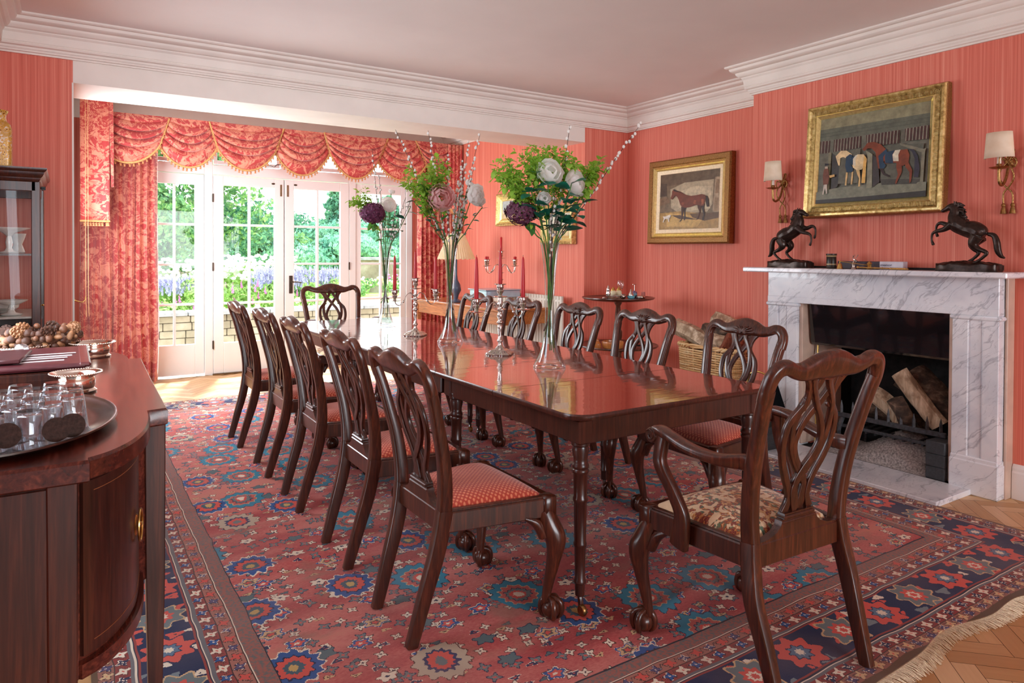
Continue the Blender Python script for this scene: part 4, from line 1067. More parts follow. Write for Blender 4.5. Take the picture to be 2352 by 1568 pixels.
# ------------------------------------------------------------------ wall lights
SHADE = NT('cream_card_shade'); SHADE.fin(SHADE.ramp(SHADE.noise(SHADE.tc(), 20, 2), [(.3, S(232, 212, 184)), (.7, S(242, 226, 202))]), .8); SHADE = SHADE.m
def rope(b, pts, r, n=8, seg=8):
    q = cr(pts, n); b.tube(q, r, seg)
    # twisted strands
    P_ = [Vector(p) for p in q]; 
    for ph in (0, PI):
        w = []
        for i, p in enumerate(P_):
            T_ = (P_[min(i + 1, len(P_) - 1)] - P_[max(i - 1, 0)]).normalized(); N_ = T_.cross(Vector((.3, .2, 1))).normalized(); B_ = T_.cross(N_)
            a = ph + i * 1.3; w.append(p + (N_ * math.cos(a) + B_ * math.sin(a)) * r * .7)
        b.tube(w, r * .55, 5)
def sconce(label, y):
    # local x points out of the wall into the room
    root = empty('wall_sconce', (XB, y, 1.66), PI, label, 'wall light', 'gilt rope wall sconces beside the large painting')
    b = MB(); rr_ = .0042
    for s in (-1, 1):
        rope(b, [(.022, 0, .145), (.030, s * .022, .175), (.026, s * .030, .205), (.022, s * .016, .212), (.024, 0, .155)], rr_)
        rope(b, [(.024, 0, .150), (.034, s * .034, .165), (.034, s * .044, .140), (.034, s * .030, .118), (.024, 0, .145)], rr_)
        rope(b, [(.026, 0, .150), (.044, s * .026, .108), (.040, s * .034, .06), (.030, s * .012, .020), (.022, -s * .020, -.020), (.018, -s * .022, -.075)], rr_)
    b.lathe([(.001, .03), (.012, .028), (.022, .015), (.028, 0), (.001, 0)], (0.001, 0, .150), 16, rot=Matrix.Rotation(PI / 2, 3, 'Y'), rip=(.1, 8))
    b.build('rope_bow', DBRASS, root, angle=60)
    b = MB()
    b.tube(cr([(.020, 0, .130), (.045, 0, .060), (.090, 0, .020), (.122, 0, .030), (.130, 0, .075), (.130, 0, .105)], 6), .0075, 8)
    b.lathe([(.004, .100), (.030, .104), (.046, .112), (.030, .108), (.012, .110), (.013, .128), (.010, .130)], (.130, 0, 0), 18, rip=(.10, 8))
    b.tube(cr([(.130, 0, .102), (.160, .012, .108), (.172, .018, .140), (.168, .020, .168)], 5), .0035, 6)
    b.build('arm', DBRASS, root, angle=60)
    MB().lathe([(.010, .125), (.010, .190), (.001, .19)], (.130, 0, 0), 14).build('candle_tube', simple('candle_tube_cream', S(232, 220, 200), .5, var=.02), root)
    b = MB()
    b.grid(lambda u, v: (.130 + (.052 - .008 * v) * math.cos(-1.75 + 3.5 * u) * .85, (.070 - .010 * v) * math.sin(-1.75 + 3.5 * u), .160 + .135 * v), 24, 3)
    b.build('shade', SHADE, root, solid=.0015, angle=80)
    for s in (-1, 1):
        b = MB().lathe([(.004, .0), (.009, -.006), (.010, -.016), (.007, -.020), (.010, -.030), (.015, -.058), (.001, -.055)], (.018, s * .022, -.072), 14, rip=(.08, 9))
        b.build('tassel', DBRASS, root)
    return root
sconce('gilt rope-and-tassel wall sconce with a cream shade, left of the large gilt-framed stable painting', 3.085)
sconce('gilt rope-and-tassel wall sconce with a cream shade, right of the large gilt-framed stable painting', 1.690)

# ------------------------------------------------------------------ pictures
PM = {}
def paint(c):
    k = tuple(c)
    if k not in PM:
        g = NT('oil_paint_%d_%d_%d' % k); n1 = g.noise(g.tc(), 26, 4, .65)
        l = S(*k); g.fin(g.ramp(n1, [(.3, tuple(x * .72 for x in l)), (.7, tuple(min(1, x * 1.3) for x in l))]), .3, 0, .5); PM[k] = g.m
    return PM[k]
GOLD = NT('gilt_frame'); n_g = GOLD.noise(GOLD.tc(), 40, 3, .6)
GOLD.fin(GOLD.ramp(n_g, [(.3, S(146, 116, 62)), (.5, S(204, 176, 108)), (.7, S(232, 212, 152))]), .36, .6); GOLD.bump(GOLD.noise(GOLD.tc(), 160, 2), .4, .002); GOLD = GOLD.m
GOLDB = simple('bright_gilt', S(240, 216, 146), .25, .7, .15, 60)
GOLDD = simple('dark_gilt', S(134, 96, 52), .45, .6, .3, 120, bump=.4)
MOUNT = simple('cream_gilt_slip', S(232, 214, 180), .4, .2, .08, 60)
def frame_loft(b, w, h, prof):
    """prof: (distance inwards from the outer edge, height towards the viewer)"""
    rings = [[(-w / 2 + d, -t, -h / 2 + d), (w / 2 - d, -t, -h / 2 + d), (w / 2 - d, -t, h / 2 - d), (-w / 2 + d, -t, h / 2 - d)] for d, t in prof]
    b.add([v for r in rings for v in r], [(i * 4 + j, i * 4 + (j + 1) % 4, (i + 1) * 4 + (j + 1) % 4, (i + 1) * 4 + j) for i in range(len(prof) - 1) for j in range(4)])
def ribs(b, w, h, d, t, step, ln, r):
    for (ax, L, off) in (('x', w - 2 * d, h / 2 - d), ('z', h - 2 * d, w / 2 - d)):
        n = int(L / step)
        for i in range(n + 1):
            u = -L / 2 + L * i / n
            for s in (-1, 1):
                c = (u, -t, s * off) if ax == 'x' else (s * off, -t, u)
                b.box(c, (r, .006, ln) if ax == 'x' else (ln, .006, r))
def picture(name, label, x, y, z, w, h, secs, tilt, roll, canvas, fw, rib=None):
    """secs: list of (material, part name, profile)"""
    root = empty(name, (x, y, z), 0, label, 'painting')
    root.rotation_euler = (tilt, roll, -PI / 2)
    for mt, nm, pr in secs:
        b = MB(); frame_loft(b, w, h, pr); o = b.build(nm, mt, root, angle=25)
        if rib and nm == rib[0]:
            b = MB(); ribs(b, w, h, *rib[1:]); b.build('ribbing', mt, o, smooth=False)
    b = MB(); mats = []; cw, chh = w - 2 * fw, h - 2 * fw
    for i, (col, poly) in enumerate(canvas):
        m_ = paint(col)
        if m_ not in mats: mats.append(m_)
        b.cur = mats.index(m_)
        pts = [(-cw / 2 + cw * min(1, max(0, u)), -.010 - .00035 * i, -chh / 2 + chh * min(1, max(0, v))) for u, v in poly]
        b.add(pts, [tuple(range(len(pts)))])
    me_o = b.build('painted_canvas', mats if len(mats) > 1 else mats[0], root, smooth=False)
    return root
def quadmap(TL, TR, BR_, BL_):
    def f(pts):
        out = []
        for x, y in pts:
            u = .5; v = .5
            for _ in range(12):
                X_ = (TL[0] * (1 - u) + TR[0] * u) * v + (BL_[0] * (1 - u) + BR_[0] * u) * (1 - v); Y_ = (TL[1] * (1 - u) + TR[1] * u) * v + (BL_[1] * (1 - u) + BR_[1] * u) * (1 - v)
                u += (x - X_) / (TR[0] - TL[0]); v -= (y - Y_) / (BL_[1] - TL[1])
            out.append((u, v))
        return out
    return f
q = quadmap((190, 345), (900, 240), (945, 1010), (230, 1040))
BAY, DK = (112, 56, 40), (40, 30, 30)
horse_c = [((120, 106, 84), [(0, 0), (1, 0), (1, 1), (0, 1)]),
 ((104, 90, 72), [(0, .78), (1, .84), (1, 1), (0, 1)]), ((178, 166, 138), q([(330, 520), (500, 430), (840, 380), (850, 700), (800, 800), (480, 830), (360, 760)])), ((200, 188, 158), q([(430, 560), (620, 470), (820, 470), (830, 760), (560, 800), (440, 740)])),
 ((78, 70, 60), q([(200, 450), (280, 450), (290, 610), (205, 620)])), ((126, 104, 80), q([(205, 640), (300, 620), (345, 690), (215, 740)])),
 ((170, 150, 122), q([(855, 350), (915, 345), (935, 800), (860, 805)])), ((140, 116, 88), q([(870, 380), (905, 378), (910, 560), (872, 565)])), ((150, 128, 98), q([(872, 620), (912, 618), (920, 790), (876, 792)])),
 ((168, 136, 78), q([(220, 830), (480, 800), (935, 850), (945, 1010), (230, 1040)])), ((198, 164, 96), q([(300, 830), (520, 830), (760, 900), (700, 1000), (330, 1000)])), ((96, 74, 50), q([(600, 830), (935, 810), (938, 880), (780, 920), (640, 880)])), ((80, 62, 46), q([(380, 855), (480, 850), (700, 905), (480, 900)])),
 (DK, q([(525, 745), (555, 745), (545, 800), (555, 880), (550, 915), (535, 915), (540, 880), (530, 810)])), (DK, q([(725, 715), (765, 700), (765, 760), (780, 830), (775, 905), (760, 915), (752, 900), (765, 840), (740, 770)])),
 ((70, 40, 32), q([(680, 700), (730, 720), (728, 790), (715, 860), (710, 900), (685, 908), (700, 870), (712, 800), (690, 750)])), ((60, 38, 32), q([(490, 740), (540, 740), (525, 800), (520, 860), (515, 910), (495, 935), (485, 930), (505, 900), (500, 830)])),
 (DK, q([(755, 590), (790, 600), (810, 650), (820, 735), (795, 740), (780, 690), (765, 620)])),
 (BAY, q([(378, 518), (390, 530), (420, 535), (470, 550), (540, 590), (600, 600), (660, 590), (720, 575), (760, 585), (775, 620), (765, 680), (760, 720), (740, 730), (700, 715), (660, 720), (600, 745), (540, 755), (500, 745), (475, 715), (460, 670), (435, 620), (410, 600), (395, 615), (372, 650), (352, 645), (350, 625), (362, 580), (360, 545)])),
 ((150, 84, 58), q([(640, 650), (665, 655), (660, 705), (630, 700)])), ((160, 92, 62), q([(725, 640), (755, 640), (752, 700), (732, 715)])), ((140, 74, 52), q([(500, 680), (530, 690), (510, 725), (492, 700)])), (DK, q([(372, 520), (384, 520), (430, 540), (530, 585), (440, 553), (385, 545)])),
 ((222, 216, 202), q([(270, 870), (300, 870), (350, 850), (375, 850), (372, 875), (355, 890), (360, 940), (350, 940), (335, 900), (300, 905), (285, 950), (275, 945), (285, 900)]))]
picture('horse_portrait_painting', 'gilt-framed painting of a bay horse and small white dog on the recess wall', XR - .034, 4.245, 1.775, .945, .755,
        [(GOLDD, 'outer_frame', [(0, -.02), (0, .030), (.012, .042), (.050, .040), (.058, .034)]), (GOLDB, 'inner_moulding', [(.058, .034), (.064, .040), (.078, .026), (.086, .032), (.096, .020)]), (MOUNT, 'slip', [(.096, .020), (.128, .014), (.132, .008)])], -.03, .004, horse_c, .130)
q = quadmap((178, 492), (1265, 292), (1290, 1290), (200, 1368))
CH, CR_, BY2, NB, WH = (206, 176, 120), (226, 204, 156), (126, 62, 38), (30, 62, 86), (214, 210, 186)
big = [((108, 110, 96), [(0, 0), (1, 0), (1, 1), (0, 1)]), ((140, 138, 108), q([(178, 492), (1265, 292), (1270, 420), (182, 600)])), ((98, 104, 90), q([(182, 600), (1270, 420), (1272, 560), (185, 715)])), ((86, 92, 80), q([(183, 640), (1271, 465), (1271, 472), (183, 648)])), ((86, 92, 80), q([(183, 672), (1271, 505), (1271, 512), (183, 680)]))]
for quad_ in ([(190, 718), (300, 706), (300, 835), (192, 845)], [(342, 697), (630, 655), (632, 780), (344, 825)], [(682, 647), (1005, 597), (1010, 735), (690, 772)], [(1055, 587), (1270, 552), (1275, 695), (1065, 715)]):
    big.append(((78, 54, 50), q(quad_))); (a0, b0), (a1, b1), (a2, b2), (a3, b3) = quad_; nb = max(3, int((a1 - a0) / 30))
    for i in range(nb):
        t = (i + .5) / nb; xt, yt, yb_ = a0 + (a1 - a0) * t, b0 + (b1 - b0) * t, b3 + (b2 - b3) * t
        big.append(((146, 146, 128), q([(xt - 4, yt), (xt + 4, yt), (xt + 4, yb_), (xt - 4, yb_)])))
big += [((100, 102, 88), q([(340, 830), (640, 790), (640, 1150), (430, 1160)])), ((60, 62, 62), q([(345, 840), (430, 900), (430, 1180), (360, 1240)])), ((124, 122, 98), q([(305, 835), (335, 830), (340, 1240), (305, 1240)])),
 ((92, 96, 84), q([(860, 760), (1240, 740), (1230, 1150), (860, 1120)])), ((128, 128, 108), q([(1020, 735), (1240, 800), (1262, 790), (1255, 830), (1225, 835), (1030, 760)])), ((128, 128, 108), q([(1225, 810), (1255, 800), (1258, 1175), (1230, 1175)])),
 ((122, 126, 108), q([(200, 1250), (420, 1200), (860, 1150), (1290, 1140), (1290, 1290), (200, 1368)])), ((50, 52, 50), q([(200, 1330), (700, 1290), (1290, 1230), (1290, 1290), (200, 1368)])), ((70, 72, 66), q([(860, 1110), (1230, 1110), (1200, 1160), (880, 1170)])),
 (CH, q([(510, 1040), (530, 1040), (525, 1175), (508, 1175)])), (CH, q([(570, 1030), (588, 1030), (585, 1165), (570, 1165)])), (CH, q([(610, 1000), (650, 1010), (665, 1100), (668, 1185), (648, 1190), (650, 1100), (625, 1050)])),
 (CR_, q([(388, 875), (410, 850), (440, 815), (500, 812), (560, 850), (560, 900), (520, 900), (470, 880), (440, 890), (440, 930), (438, 970), (425, 968), (405, 920)])), (CR_, q([(560, 890), (620, 852), (680, 850), (720, 900), (715, 960), (670, 1010), (620, 1015), (580, 990)])),
 (NB, q([(500, 880), (540, 848), (570, 862), (548, 900), (555, 960), (585, 1000), (580, 1035), (520, 1040), (500, 980)])), (NB, q([(560, 880), (600, 862), (585, 900), (590, 960), (560, 960), (545, 910)])), (WH, q([(600, 862), (625, 855), (600, 900), (610, 975), (580, 965), (575, 900)])), ((220, 176, 96), q([(690, 860), (715, 900), (718, 1150), (680, 1150), (685, 960)])),
 ((140, 140, 118), q([(700, 810), (770, 850), (790, 1200), (735, 1205), (725, 880)])), ((60, 58, 58), q([(775, 855), (830, 900), (860, 1140), (795, 1195)])),
 ((52, 40, 40), q([(850, 1000), (885, 1000), (905, 1050), (955, 1075), (945, 1090), (890, 1065)])), (BY2, q([(1010, 930), (1060, 960), (1065, 1040), (1050, 1080), (1020, 1165), (1010, 1150), (1030, 1060), (1010, 990)])), (BY2, q([(1085, 930), (1120, 940), (1160, 1020), (1155, 1140), (1140, 1155), (1135, 1040), (1095, 985)])),
 (BY2, q([(668, 800), (690, 770), (715, 732), (780, 722), (850, 750), (900, 800), (900, 900), (860, 1000), (840, 1000), (815, 900), (800, 830), (760, 790), (720, 790), (690, 820)])), (BY2, q([(880, 850), (1030, 810), (1100, 800), (1125, 860), (1120, 940), (1070, 975), (1000, 940), (900, 950)])),
 (NB, q([(832, 870), (905, 795), (915, 830), (880, 880), (885, 930), (912, 970), (895, 1000), (855, 1000)])), (NB, q([(905, 830), (985, 812), (965, 860), (980, 945), (905, 945), (895, 880)])), (WH, q([(990, 812), (1040, 805), (1022, 860), (1030, 925), (980, 925), (968, 860)])), ((50, 52, 66), q([(1110, 800), (1160, 805), (1200, 870), (1225, 1000), (1220, 1095), (1180, 1095), (1175, 900), (1145, 830)])),
 ((112, 66, 50), q([(275, 1010), (320, 1000), (340, 1080), (335, 1165), (280, 1175), (268, 1080)])), ((190, 170, 150), q([(283, 985), (315, 980), (318, 1002), (288, 1005)])), ((34, 36, 44), q([(282, 950), (325, 952), (328, 965), (282, 975)])), ((200, 190, 176), q([(288, 1170), (322, 1168), (330, 1260), (318, 1265), (304, 1200), (290, 1275), (278, 1272)])), ((212, 176, 110), q([(340, 1075), (395, 1062), (400, 1085), (350, 1100)]))]
picture('stable_painting', 'large gilt-framed painting of two rugged horses in a stable, hung above the mantelpiece', XB - .052, 2.428, 1.924, .885, .748,
        [(GOLDD, 'back_edge', [(0, -.035), (0, .016), (.004, .024)]), (GOLD, 'outer_frame', [(.004, .024), (.010, .036), (.022, .038), (.030, .028)]), (GOLD, 'fluted_hollow', [(.030, .028), (.040, .018), (.058, .018), (.066, .026)]), (GOLDB, 'inner_moulding', [(.066, .026), (.072, .030), (.080, .022), (.092, .014), (.094, .008)])], -.075, -.004, big, .092, ('fluted_hollow', .050, .022, .0085, .024, .0045))
sm1 = [((196, 184, 158), [(0, 0), (1, 0), (1, 1), (0, 1)]), ((170, 178, 178), [(0, .5), (1, .5), (1, 1), (0, 1)]), ((206, 170, 112), [(0, 0), (1, 0), (1, .34), (.4, .4), (0, .3)]), ((176, 96, 74), [(.15, .45), (.3, .52), (.6, .5), (.75, .62), (.85, .56), (.8, .42), (.2, .38)]), ((170, 84, 66), [(.2, .4), (.26, .4), (.24, .2), (.18, .2)]), ((170, 84, 66), [(.65, .44), (.72, .44), (.75, .22), (.68, .22)])]
secs_s = [(GOLD, 'outer_frame', [(0, -.01), (0, .045), (.012, .052), (.028, .040)]), (GOLDB, 'cove', [(.028, .040), (.050, .022), (.058, .026)]), (GOLDB, 'slip', [(.058, .026), (.080, .012), (.083, .008)])]
picture('small_landscape_painting', 'small gilt-framed picture on the bay wall, half hidden by the purple flowers', XJ - .012, 6.300, 1.785, .560, .355, secs_s, -.03, .0, sm1, .082)
sm2 = [((206, 176, 118), [(0, 0), (1, 0), (1, 1), (0, 1)]), ((196, 190, 170), [(0, .45), (1, .5), (1, 1), (0, 1)]), ((120, 104, 96), [(.35, .3), (.6, .3), (.66, .6), (.55, .75), (.4, .7)]), ((120, 104, 96), [(.4, .3), (.45, .3), (.44, .1), (.4, .1)]), ((120, 104, 96), [(.55, .3), (.6, .3), (.6, .1), (.56, .1)])]
picture('small_figure_painting', 'small gilt-framed ochre picture on the bay wall, seen behind the stems of the foremost vase', XJ - .012, 5.455, 1.59, .520, .385, secs_s, -.03, .0, sm2, .082)
# ------------------------------------------------------------------ glass, vases, candelabra
def thin_glass(name, tint=(.97, .985, .98), edge=.85, base=.05, rough=.02):
    g = NT(name)
    lw = g.n('LayerWeight', {'Blend': .5}, out=1)
    f = g.math('ADD', g.math('MULTIPLY', g.math('POWER', lw, 3.0), edge), base, clamp=True)
    col = g.mix(g.math('POWER', lw, 3.0), tint, tuple(c * .55 for c in tint))
    mx = g.n('MixShader', {0: f, 1: g.n('BsdfTransparent', {'Color': col}), 2: g.n('BsdfGlossy', {'Roughness': rough, 'Color': (.95, .97, 1, 1)})})
    g.t.links.new(mx, g.out.inputs['Surface']); return g.m
VGLASS = thin_glass('clear_vase_glass')
def glass_vase(label, x, y):
    prof = [(.001, .004), (.066, .003), (.078, 0), (.081, .006), (.076, .018), (.062, .042), (.048, .072), (.037, .11), (.029, .16), (.0245, .22), (.0225, .28), (.0225, .34), (.026, .42), (.032, .50), (.040, .57), (.049, .618)]
    inner = [(.047, .618), (.038, .57), (.030, .50), (.024, .42), (.0205, .34), (.0205, .28), (.0225, .22), (.026, .16), (.033, .11), (.043, .072), (.054, .045), (.060, .028), (.040, .020), (.001, .018)]
    b = MB().lathe(prof + inner, seg=40); o = b.build('glass_trumpet_vase', VGLASS, loc=(x, y, TZ), angle=60)
    tag(o, label, 'vase', 'tall glass trumpet vases along the table'); return o
VP = [(2.009, 2.777), (2.035, 3.885), (2.045, 4.973)]
glass_vase('tall clear glass trumpet vase nearest the camera, its foot beside the leaf joint', *VP[0])
glass_vase('middle of the three tall clear glass trumpet vases, holding the pink peony', *VP[1])
glass_vase('farthest tall clear glass trumpet vase, holding purple hydrangea before the French windows', *VP[2])
STEMG = simple('green_stem', S(70, 110, 44), .5, 0, .2, 60)
STEMB = simple('willow_bark', S(66, 44, 36), .6, 0, .25, 80)
CATK = simple('catkin_fluff', S(226, 222, 216), .95, 0, .10, 200)
LEAFL = simple('lime_leaf', S(146, 190, 74), .5, 0, .22, 50)
LEAFD = simple('deep_green_leaf', S(24, 104, 82), .38, 0, .25, 30)
LEAFM = simple('mid_green_leaf', S(66, 130, 60), .45, 0, .25, 40)
WPET = simple('white_petal', S(250, 250, 248), .6, 0, .04, 40)
PPET = simple('pink_petal', S(248, 218, 218), .6, 0, .07, 40)
HPET = simple('hydrangea_petal', S(122, 70, 104), .6, 0, .35, 45)
HPETD = simple('hydrangea_petal_dark', S(84, 36, 62), .6, 0, .35, 45)
def translucent(m_, c, f=.4):
    t = m_.node_tree; b_ = t.nodes['Principled BSDF']; tr_ = t.nodes.new('ShaderNodeBsdfTranslucent'); tr_.inputs[0].default_value = (*c, 1); mx_ = t.nodes.new('ShaderNodeMixShader'); mx_.inputs[0].default_value = f
    t.links.new(b_.outputs[0], mx_.inputs[1]); t.links.new(tr_.outputs[0], mx_.inputs[2]); t.links.new(mx_.outputs[0], t.nodes['Material Output'].inputs['Surface'])
translucent(WPET, S(255, 255, 252), .5); translucent(PPET, S(255, 214, 214), .5); translucent(LEAFL, S(170, 214, 70), .4); translucent(LEAFM, S(100, 170, 70), .3); translucent(HPET, S(160, 90, 130), .35)
def stem_path(v, tip, seed, a0=None, n=7, deep=.05):
    rn = random.Random(seed); vx, vy = VP[v]; a = rn.uniform(0, 2 * PI)
    tx, ty, tz = tip; dx, dy = tx - vx, ty - vy; L = max(.02, math.hypot(dx, dy)); ux, uy = dx / L, dy / L
    rr_ = rn.uniform(.002, .012)
    p = [(vx - ux * .03 + rn.uniform(-.01, .01), vy - uy * .03 + rn.uniform(-.01, .01), TZ + rn.uniform(deep, deep + .16)), (vx - ux * .012 * rn.random(), vy - uy * .012 * rn.random(), TZ + .24), (vx + ux * .003 + rr_ * math.cos(a), vy + uy * .003 + rr_ * math.sin(a), TZ + .36),
         (vx + ux * min(.034, L * .25), vy + uy * min(.034, L * .25), TZ + .60)]
    q = Vector(p[-1]); t = Vector(tip); bow = rn.uniform(-.012, .012)
    for k in (.33, .66):
        m_ = q.lerp(t, k); p.append((m_.x + uy * bow, m_.y - ux * bow, m_.z + .02 * (k if L > .2 else 0)))
    p.append(tip); return cr(p, n)
_c = MB().ball((0, 0, 0), .0074, 10, 7, sz=1.25).build('catkin', CATK); CATMESH = _c.data; bpy.data.objects.remove(_c)
def willow(v, tip, seed, label, catk=(.55, 1), dens=.030, r0=.0042):
    q = [Vector(p) for p in stem_path(v, tip, seed)]; n = len(q); rn = random.Random(seed)
    b = MB().tube(q, [max(.0012, r0 * (1 - .7 * i / n)) for i in range(n)], 6)
    o = b.build('willow_stem', STEMB, angle=60); tag(o, label, 'stem', 'pussy willow stems in the vases')
    acc = 0
    for i in range(1, n):
        d_ = (q[i] - q[i - 1]).length; t = i / n
        if t < catk[0]: continue
        acc += d_
        while acc > dens:
            acc -= dens; a = rn.uniform(0, 6.28); T_ = (q[i] - q[i - 1]).normalized(); N_ = T_.orthogonal().normalized(); B_ = T_.cross(N_)
            off = (N_ * math.cos(a) + B_ * math.sin(a)) * .0065; c = bpy.data.objects.new('catkin', CATMESH); c.parent = o
            c.location = q[i].lerp(q[i - 1], rn.random()) + off; c.scale = [rn.uniform(.85, 1.15)] * 3; COL.objects.link(c)
    return o
def leaf(b, p, d, L, W, rn, fold=.25, droop=.2):
    p = Vector(p); d = Vector(d).normalized(); s = d.cross(Vector((rn.uniform(-.5, .5), rn.uniform(-.5, .5), 1))).normalized(); nrm = s.cross(d)
    prof = [(0, .05), (.15, .55), (.35, .95), (.55, 1), (.75, .72), (.9, .35), (1, .02)]; vs = []
    for t, w in prof:
        c = p + d * L * t - nrm * (-droop * L * t * t * -1)
        e = W / 2 * w
        vs += [c - s * e + nrm * fold * e, c, c + s * e + nrm * fold * e]
    b.add(vs, [(3 * i + j, 3 * i + j + 1, 3 * i + j + 4, 3 * i + j + 3) for i in range(6) for j in range(2)])
def bloom(name, v, c, r, up, seed, mat, label, petals=(5, 6, 7, 8), open_=1.0, leaves=2, squash=.8):
    rn = random.Random(seed); base = Vector(c) - Vector(up).normalized() * r * .5
    q = stem_path(v, tuple(base), seed); b = MB().tube(q, .0032, 6)
    for k in range(leaves):
        i = int(len(q) * rn.uniform(.72, .92)); leaf(b, q[i], (rn.uniform(-1, 1), rn.uniform(-1, 1), rn.uniform(-.2, .6)), rn.uniform(.05, .08), .032, rn)
    root = b.build(name, LEAFM, angle=60); tag(root, label, 'flower')
    b = MB(); up = Vector(up).normalized(); X_ = up.orthogonal().normalized(); Y_ = up.cross(X_)
    nl = len(petals)
    cen = base + up * r * .55
    for li, npet in enumerate(petals):
        t = (li + 1) / nl; R_ = r * (.34 + .66 * t); top = .25 + (.35 + .75 * open_) * t ** 1.3; hw_ = PI / npet * 1.5
        for k in range(npet):
            a = 2 * PI * (k + .5 * (li % 2)) / npet + rn.uniform(-.2, .2); tp = top + rn.uniform(-.15, .15); ph = rn.uniform(0, 6); lean = rn.uniform(-.06, .08)
            def f(u, w, a=a, tp=tp, R_=R_, hw_=hw_, ph=ph, lean=lean):
                e = (u - .5) * 2; pol = 2.7 - (2.7 - tp - .30 * e * e) * w; az = a + hw_ * e * math.sin(min(PI / 2, .35 + 1.5 * w)) * (1 - .25 * w ** 4)
                rad = R_ * (1 + lean + .10 * t * w ** 3 + .035 * math.sin(7 * e + ph) * w)
                return cen + (X_ * math.cos(az) + Y_ * math.sin(az)) * rad * math.sin(pol) + up * rad * math.cos(pol) * squash
            b.grid(f, 7, 6)
    b.build('petals', mat, root, angle=80)
    return root
def hydrangea(v, c, r, seed, mat, label, n=120):
    rn = random.Random(seed); c = Vector(c); q = stem_path(v, tuple(c), seed); b = MB().tube(q, .0034, 6)
    for k in range(3):
        i = int(len(q) * rn.uniform(.8, .95)); leaf(b, q[i], (rn.uniform(-1, 1), rn.uniform(-1, 1), -.3), .09, .05, rn)
    root = b.build('hydrangea', LEAFM, angle=60); tag(root, label, 'flower'); b = MB()
    for i in range(n):
        z = 1 - 2 * (i + .5) / n; a = i * 2.39996; d = Vector((math.sqrt(1 - z * z) * math.cos(a), math.sqrt(1 - z * z) * math.sin(a), z)); p = c + Vector((d.x, d.y, d.z * .85)) * r * rn.uniform(.80, 1.02)
        d = (d + Vector((rn.uniform(-.4, .4), rn.uniform(-.4, .4), rn.uniform(-.4, .4)))).normalized(); X_ = d.orthogonal().normalized(); Y_ = d.cross(X_); s = r * .27
        for k in range(4):
            o_ = X_ * math.cos(k * PI / 2 + i) + Y_ * math.sin(k * PI / 2 + i); w_ = d.cross(o_)
            b.add([p, p + o_ * s * .55 + w_ * s * .42 + d * s * .18, p + o_ * s * 1.05 + d * s * .05, p + o_ * s * .55 - w_ * s * .42 + d * s * .18], [(0, 1, 2, 3)])
    b.build('florets', mat, root, smooth=False); return root
def spray(v, tips, seed, label, group='sprays of small lime-green leaves in the vases'):
    """one branch with many side twigs of little round leaves"""
    rn = random.Random(seed)
    main = stem_path(v, tips[0], seed); b = MB().tube(main, [max(.001, .0026 * (1 - .6 * i / len(main))) for i in range(len(main))], 5)
    ends = []
    for tp in tips[1:]:
        i = int(len(main) * rn.uniform(.66, .82)); q = cr([tuple(main[i]), tuple((Vector(main[i]).lerp(Vector(tp), .5)) + Vector((0, 0, .03))), tp], 6); b.tube(q, .0014, 5); ends.append(q)
    root = b.build('green_spray', STEMG, angle=60); tag(root, label, 'spray', group); b = MB()
    for q in [main[int(len(main) * .72):]] + ends:
        for j, p in enumerate(q[1:]):
            for k in range(4):
                d = Vector((rn.uniform(-1, 1), rn.uniform(-1, 1), rn.uniform(-.5, 1))).normalized(); pt = Vector(p) + d * rn.uniform(.01, .035)
                if k < 2: leaf(b, pt, (d.x, d.y, d.z - .4), rn.uniform(.028, .046), rn.uniform(.022, .034), rn)
                for _ in range(2):
                    dd = Vector((rn.uniform(-1, 1), rn.uniform(-1, 1), rn.uniform(-1, 1))) * .016; b.ball(pt + dd, .0034, 5, 4)
                    leaf(b, pt + dd, (dd.x, dd.y, dd.z), .013, .010, rn)
    b.build('leaflets', LEAFL, root, angle=80); return root
def leafy(v, tip, seed, label, mat, n=7, L=.085, W=.045):
    rn = random.Random(seed); q = stem_path(v, tip, seed); b = MB().tube(q, .003, 6); root = b.build('leafy_branch', STEMG, angle=60); tag(root, label, 'branch'); b = MB(); m0 = int(len(q) * .66)
    for k in range(n):
        i = m0 + int((len(q) - 1 - m0) * k / (n - 1)); a = k * 2.4 + seed; leaf(b, q[i], (math.cos(a), math.sin(a), rn.uniform(-.15, .5)), L * rn.uniform(.8, 1.15), W * rn.uniform(.85, 1.1), rn)
    b.build('leaves', mat, root, angle=80); return root
# foremost vase
wl0 = 'longest pussy willow stem, leaning far to the right out of the foremost vase'
willow(0, (2.60, 2.76, 2.010), 1, wl0, (.50, 1), .024)
willow(0, (2.123, 2.77, 1.948), 2, 'pussy willow stem standing straight up in the foremost vase, above the white blooms', (.55, 1))
willow(0, (1.985, 2.70, 1.60), 3, 'short pussy willow stem inside the neck of the foremost vase', (.45, 1), .022)
willow(0, (2.03, 2.74, 1.56), 4, 'shortest pussy willow stem, its catkins low over the rim of the foremost vase', (.45, 1), .02)
willow(0, (2.30, 2.80, 1.72), 6, 'pussy willow stem leaning right under the long one in the foremost vase', (.8, 1), .05)
bloom('white_gardenia', 0, (1.965, 2.72, 1.700), .062, (-.25, -.9, .25), 11, WPET, 'white gardenia high on the left of the foremost vase', (4, 5, 6), 1.15)
bloom('white_rose', 0, (2.120, 2.72, 1.655), .062, (.35, -.7, .15), 12, WPET, 'full white rose on the right of the foremost vase', (4, 5, 6, 7), .95)
bloom('white_rose_bud', 0, (1.915, 2.70, 1.565), .034, (-.2, -.9, .3), 13, WPET, 'small white bud low among dark leaves of the foremost vase', (3, 4, 4), .6, 1)
hydrangea(0, (1.850, 2.80, 1.505), .075, 14, HPETD, 'dark plum hydrangea hanging low at the left of the foremost vase', 90)
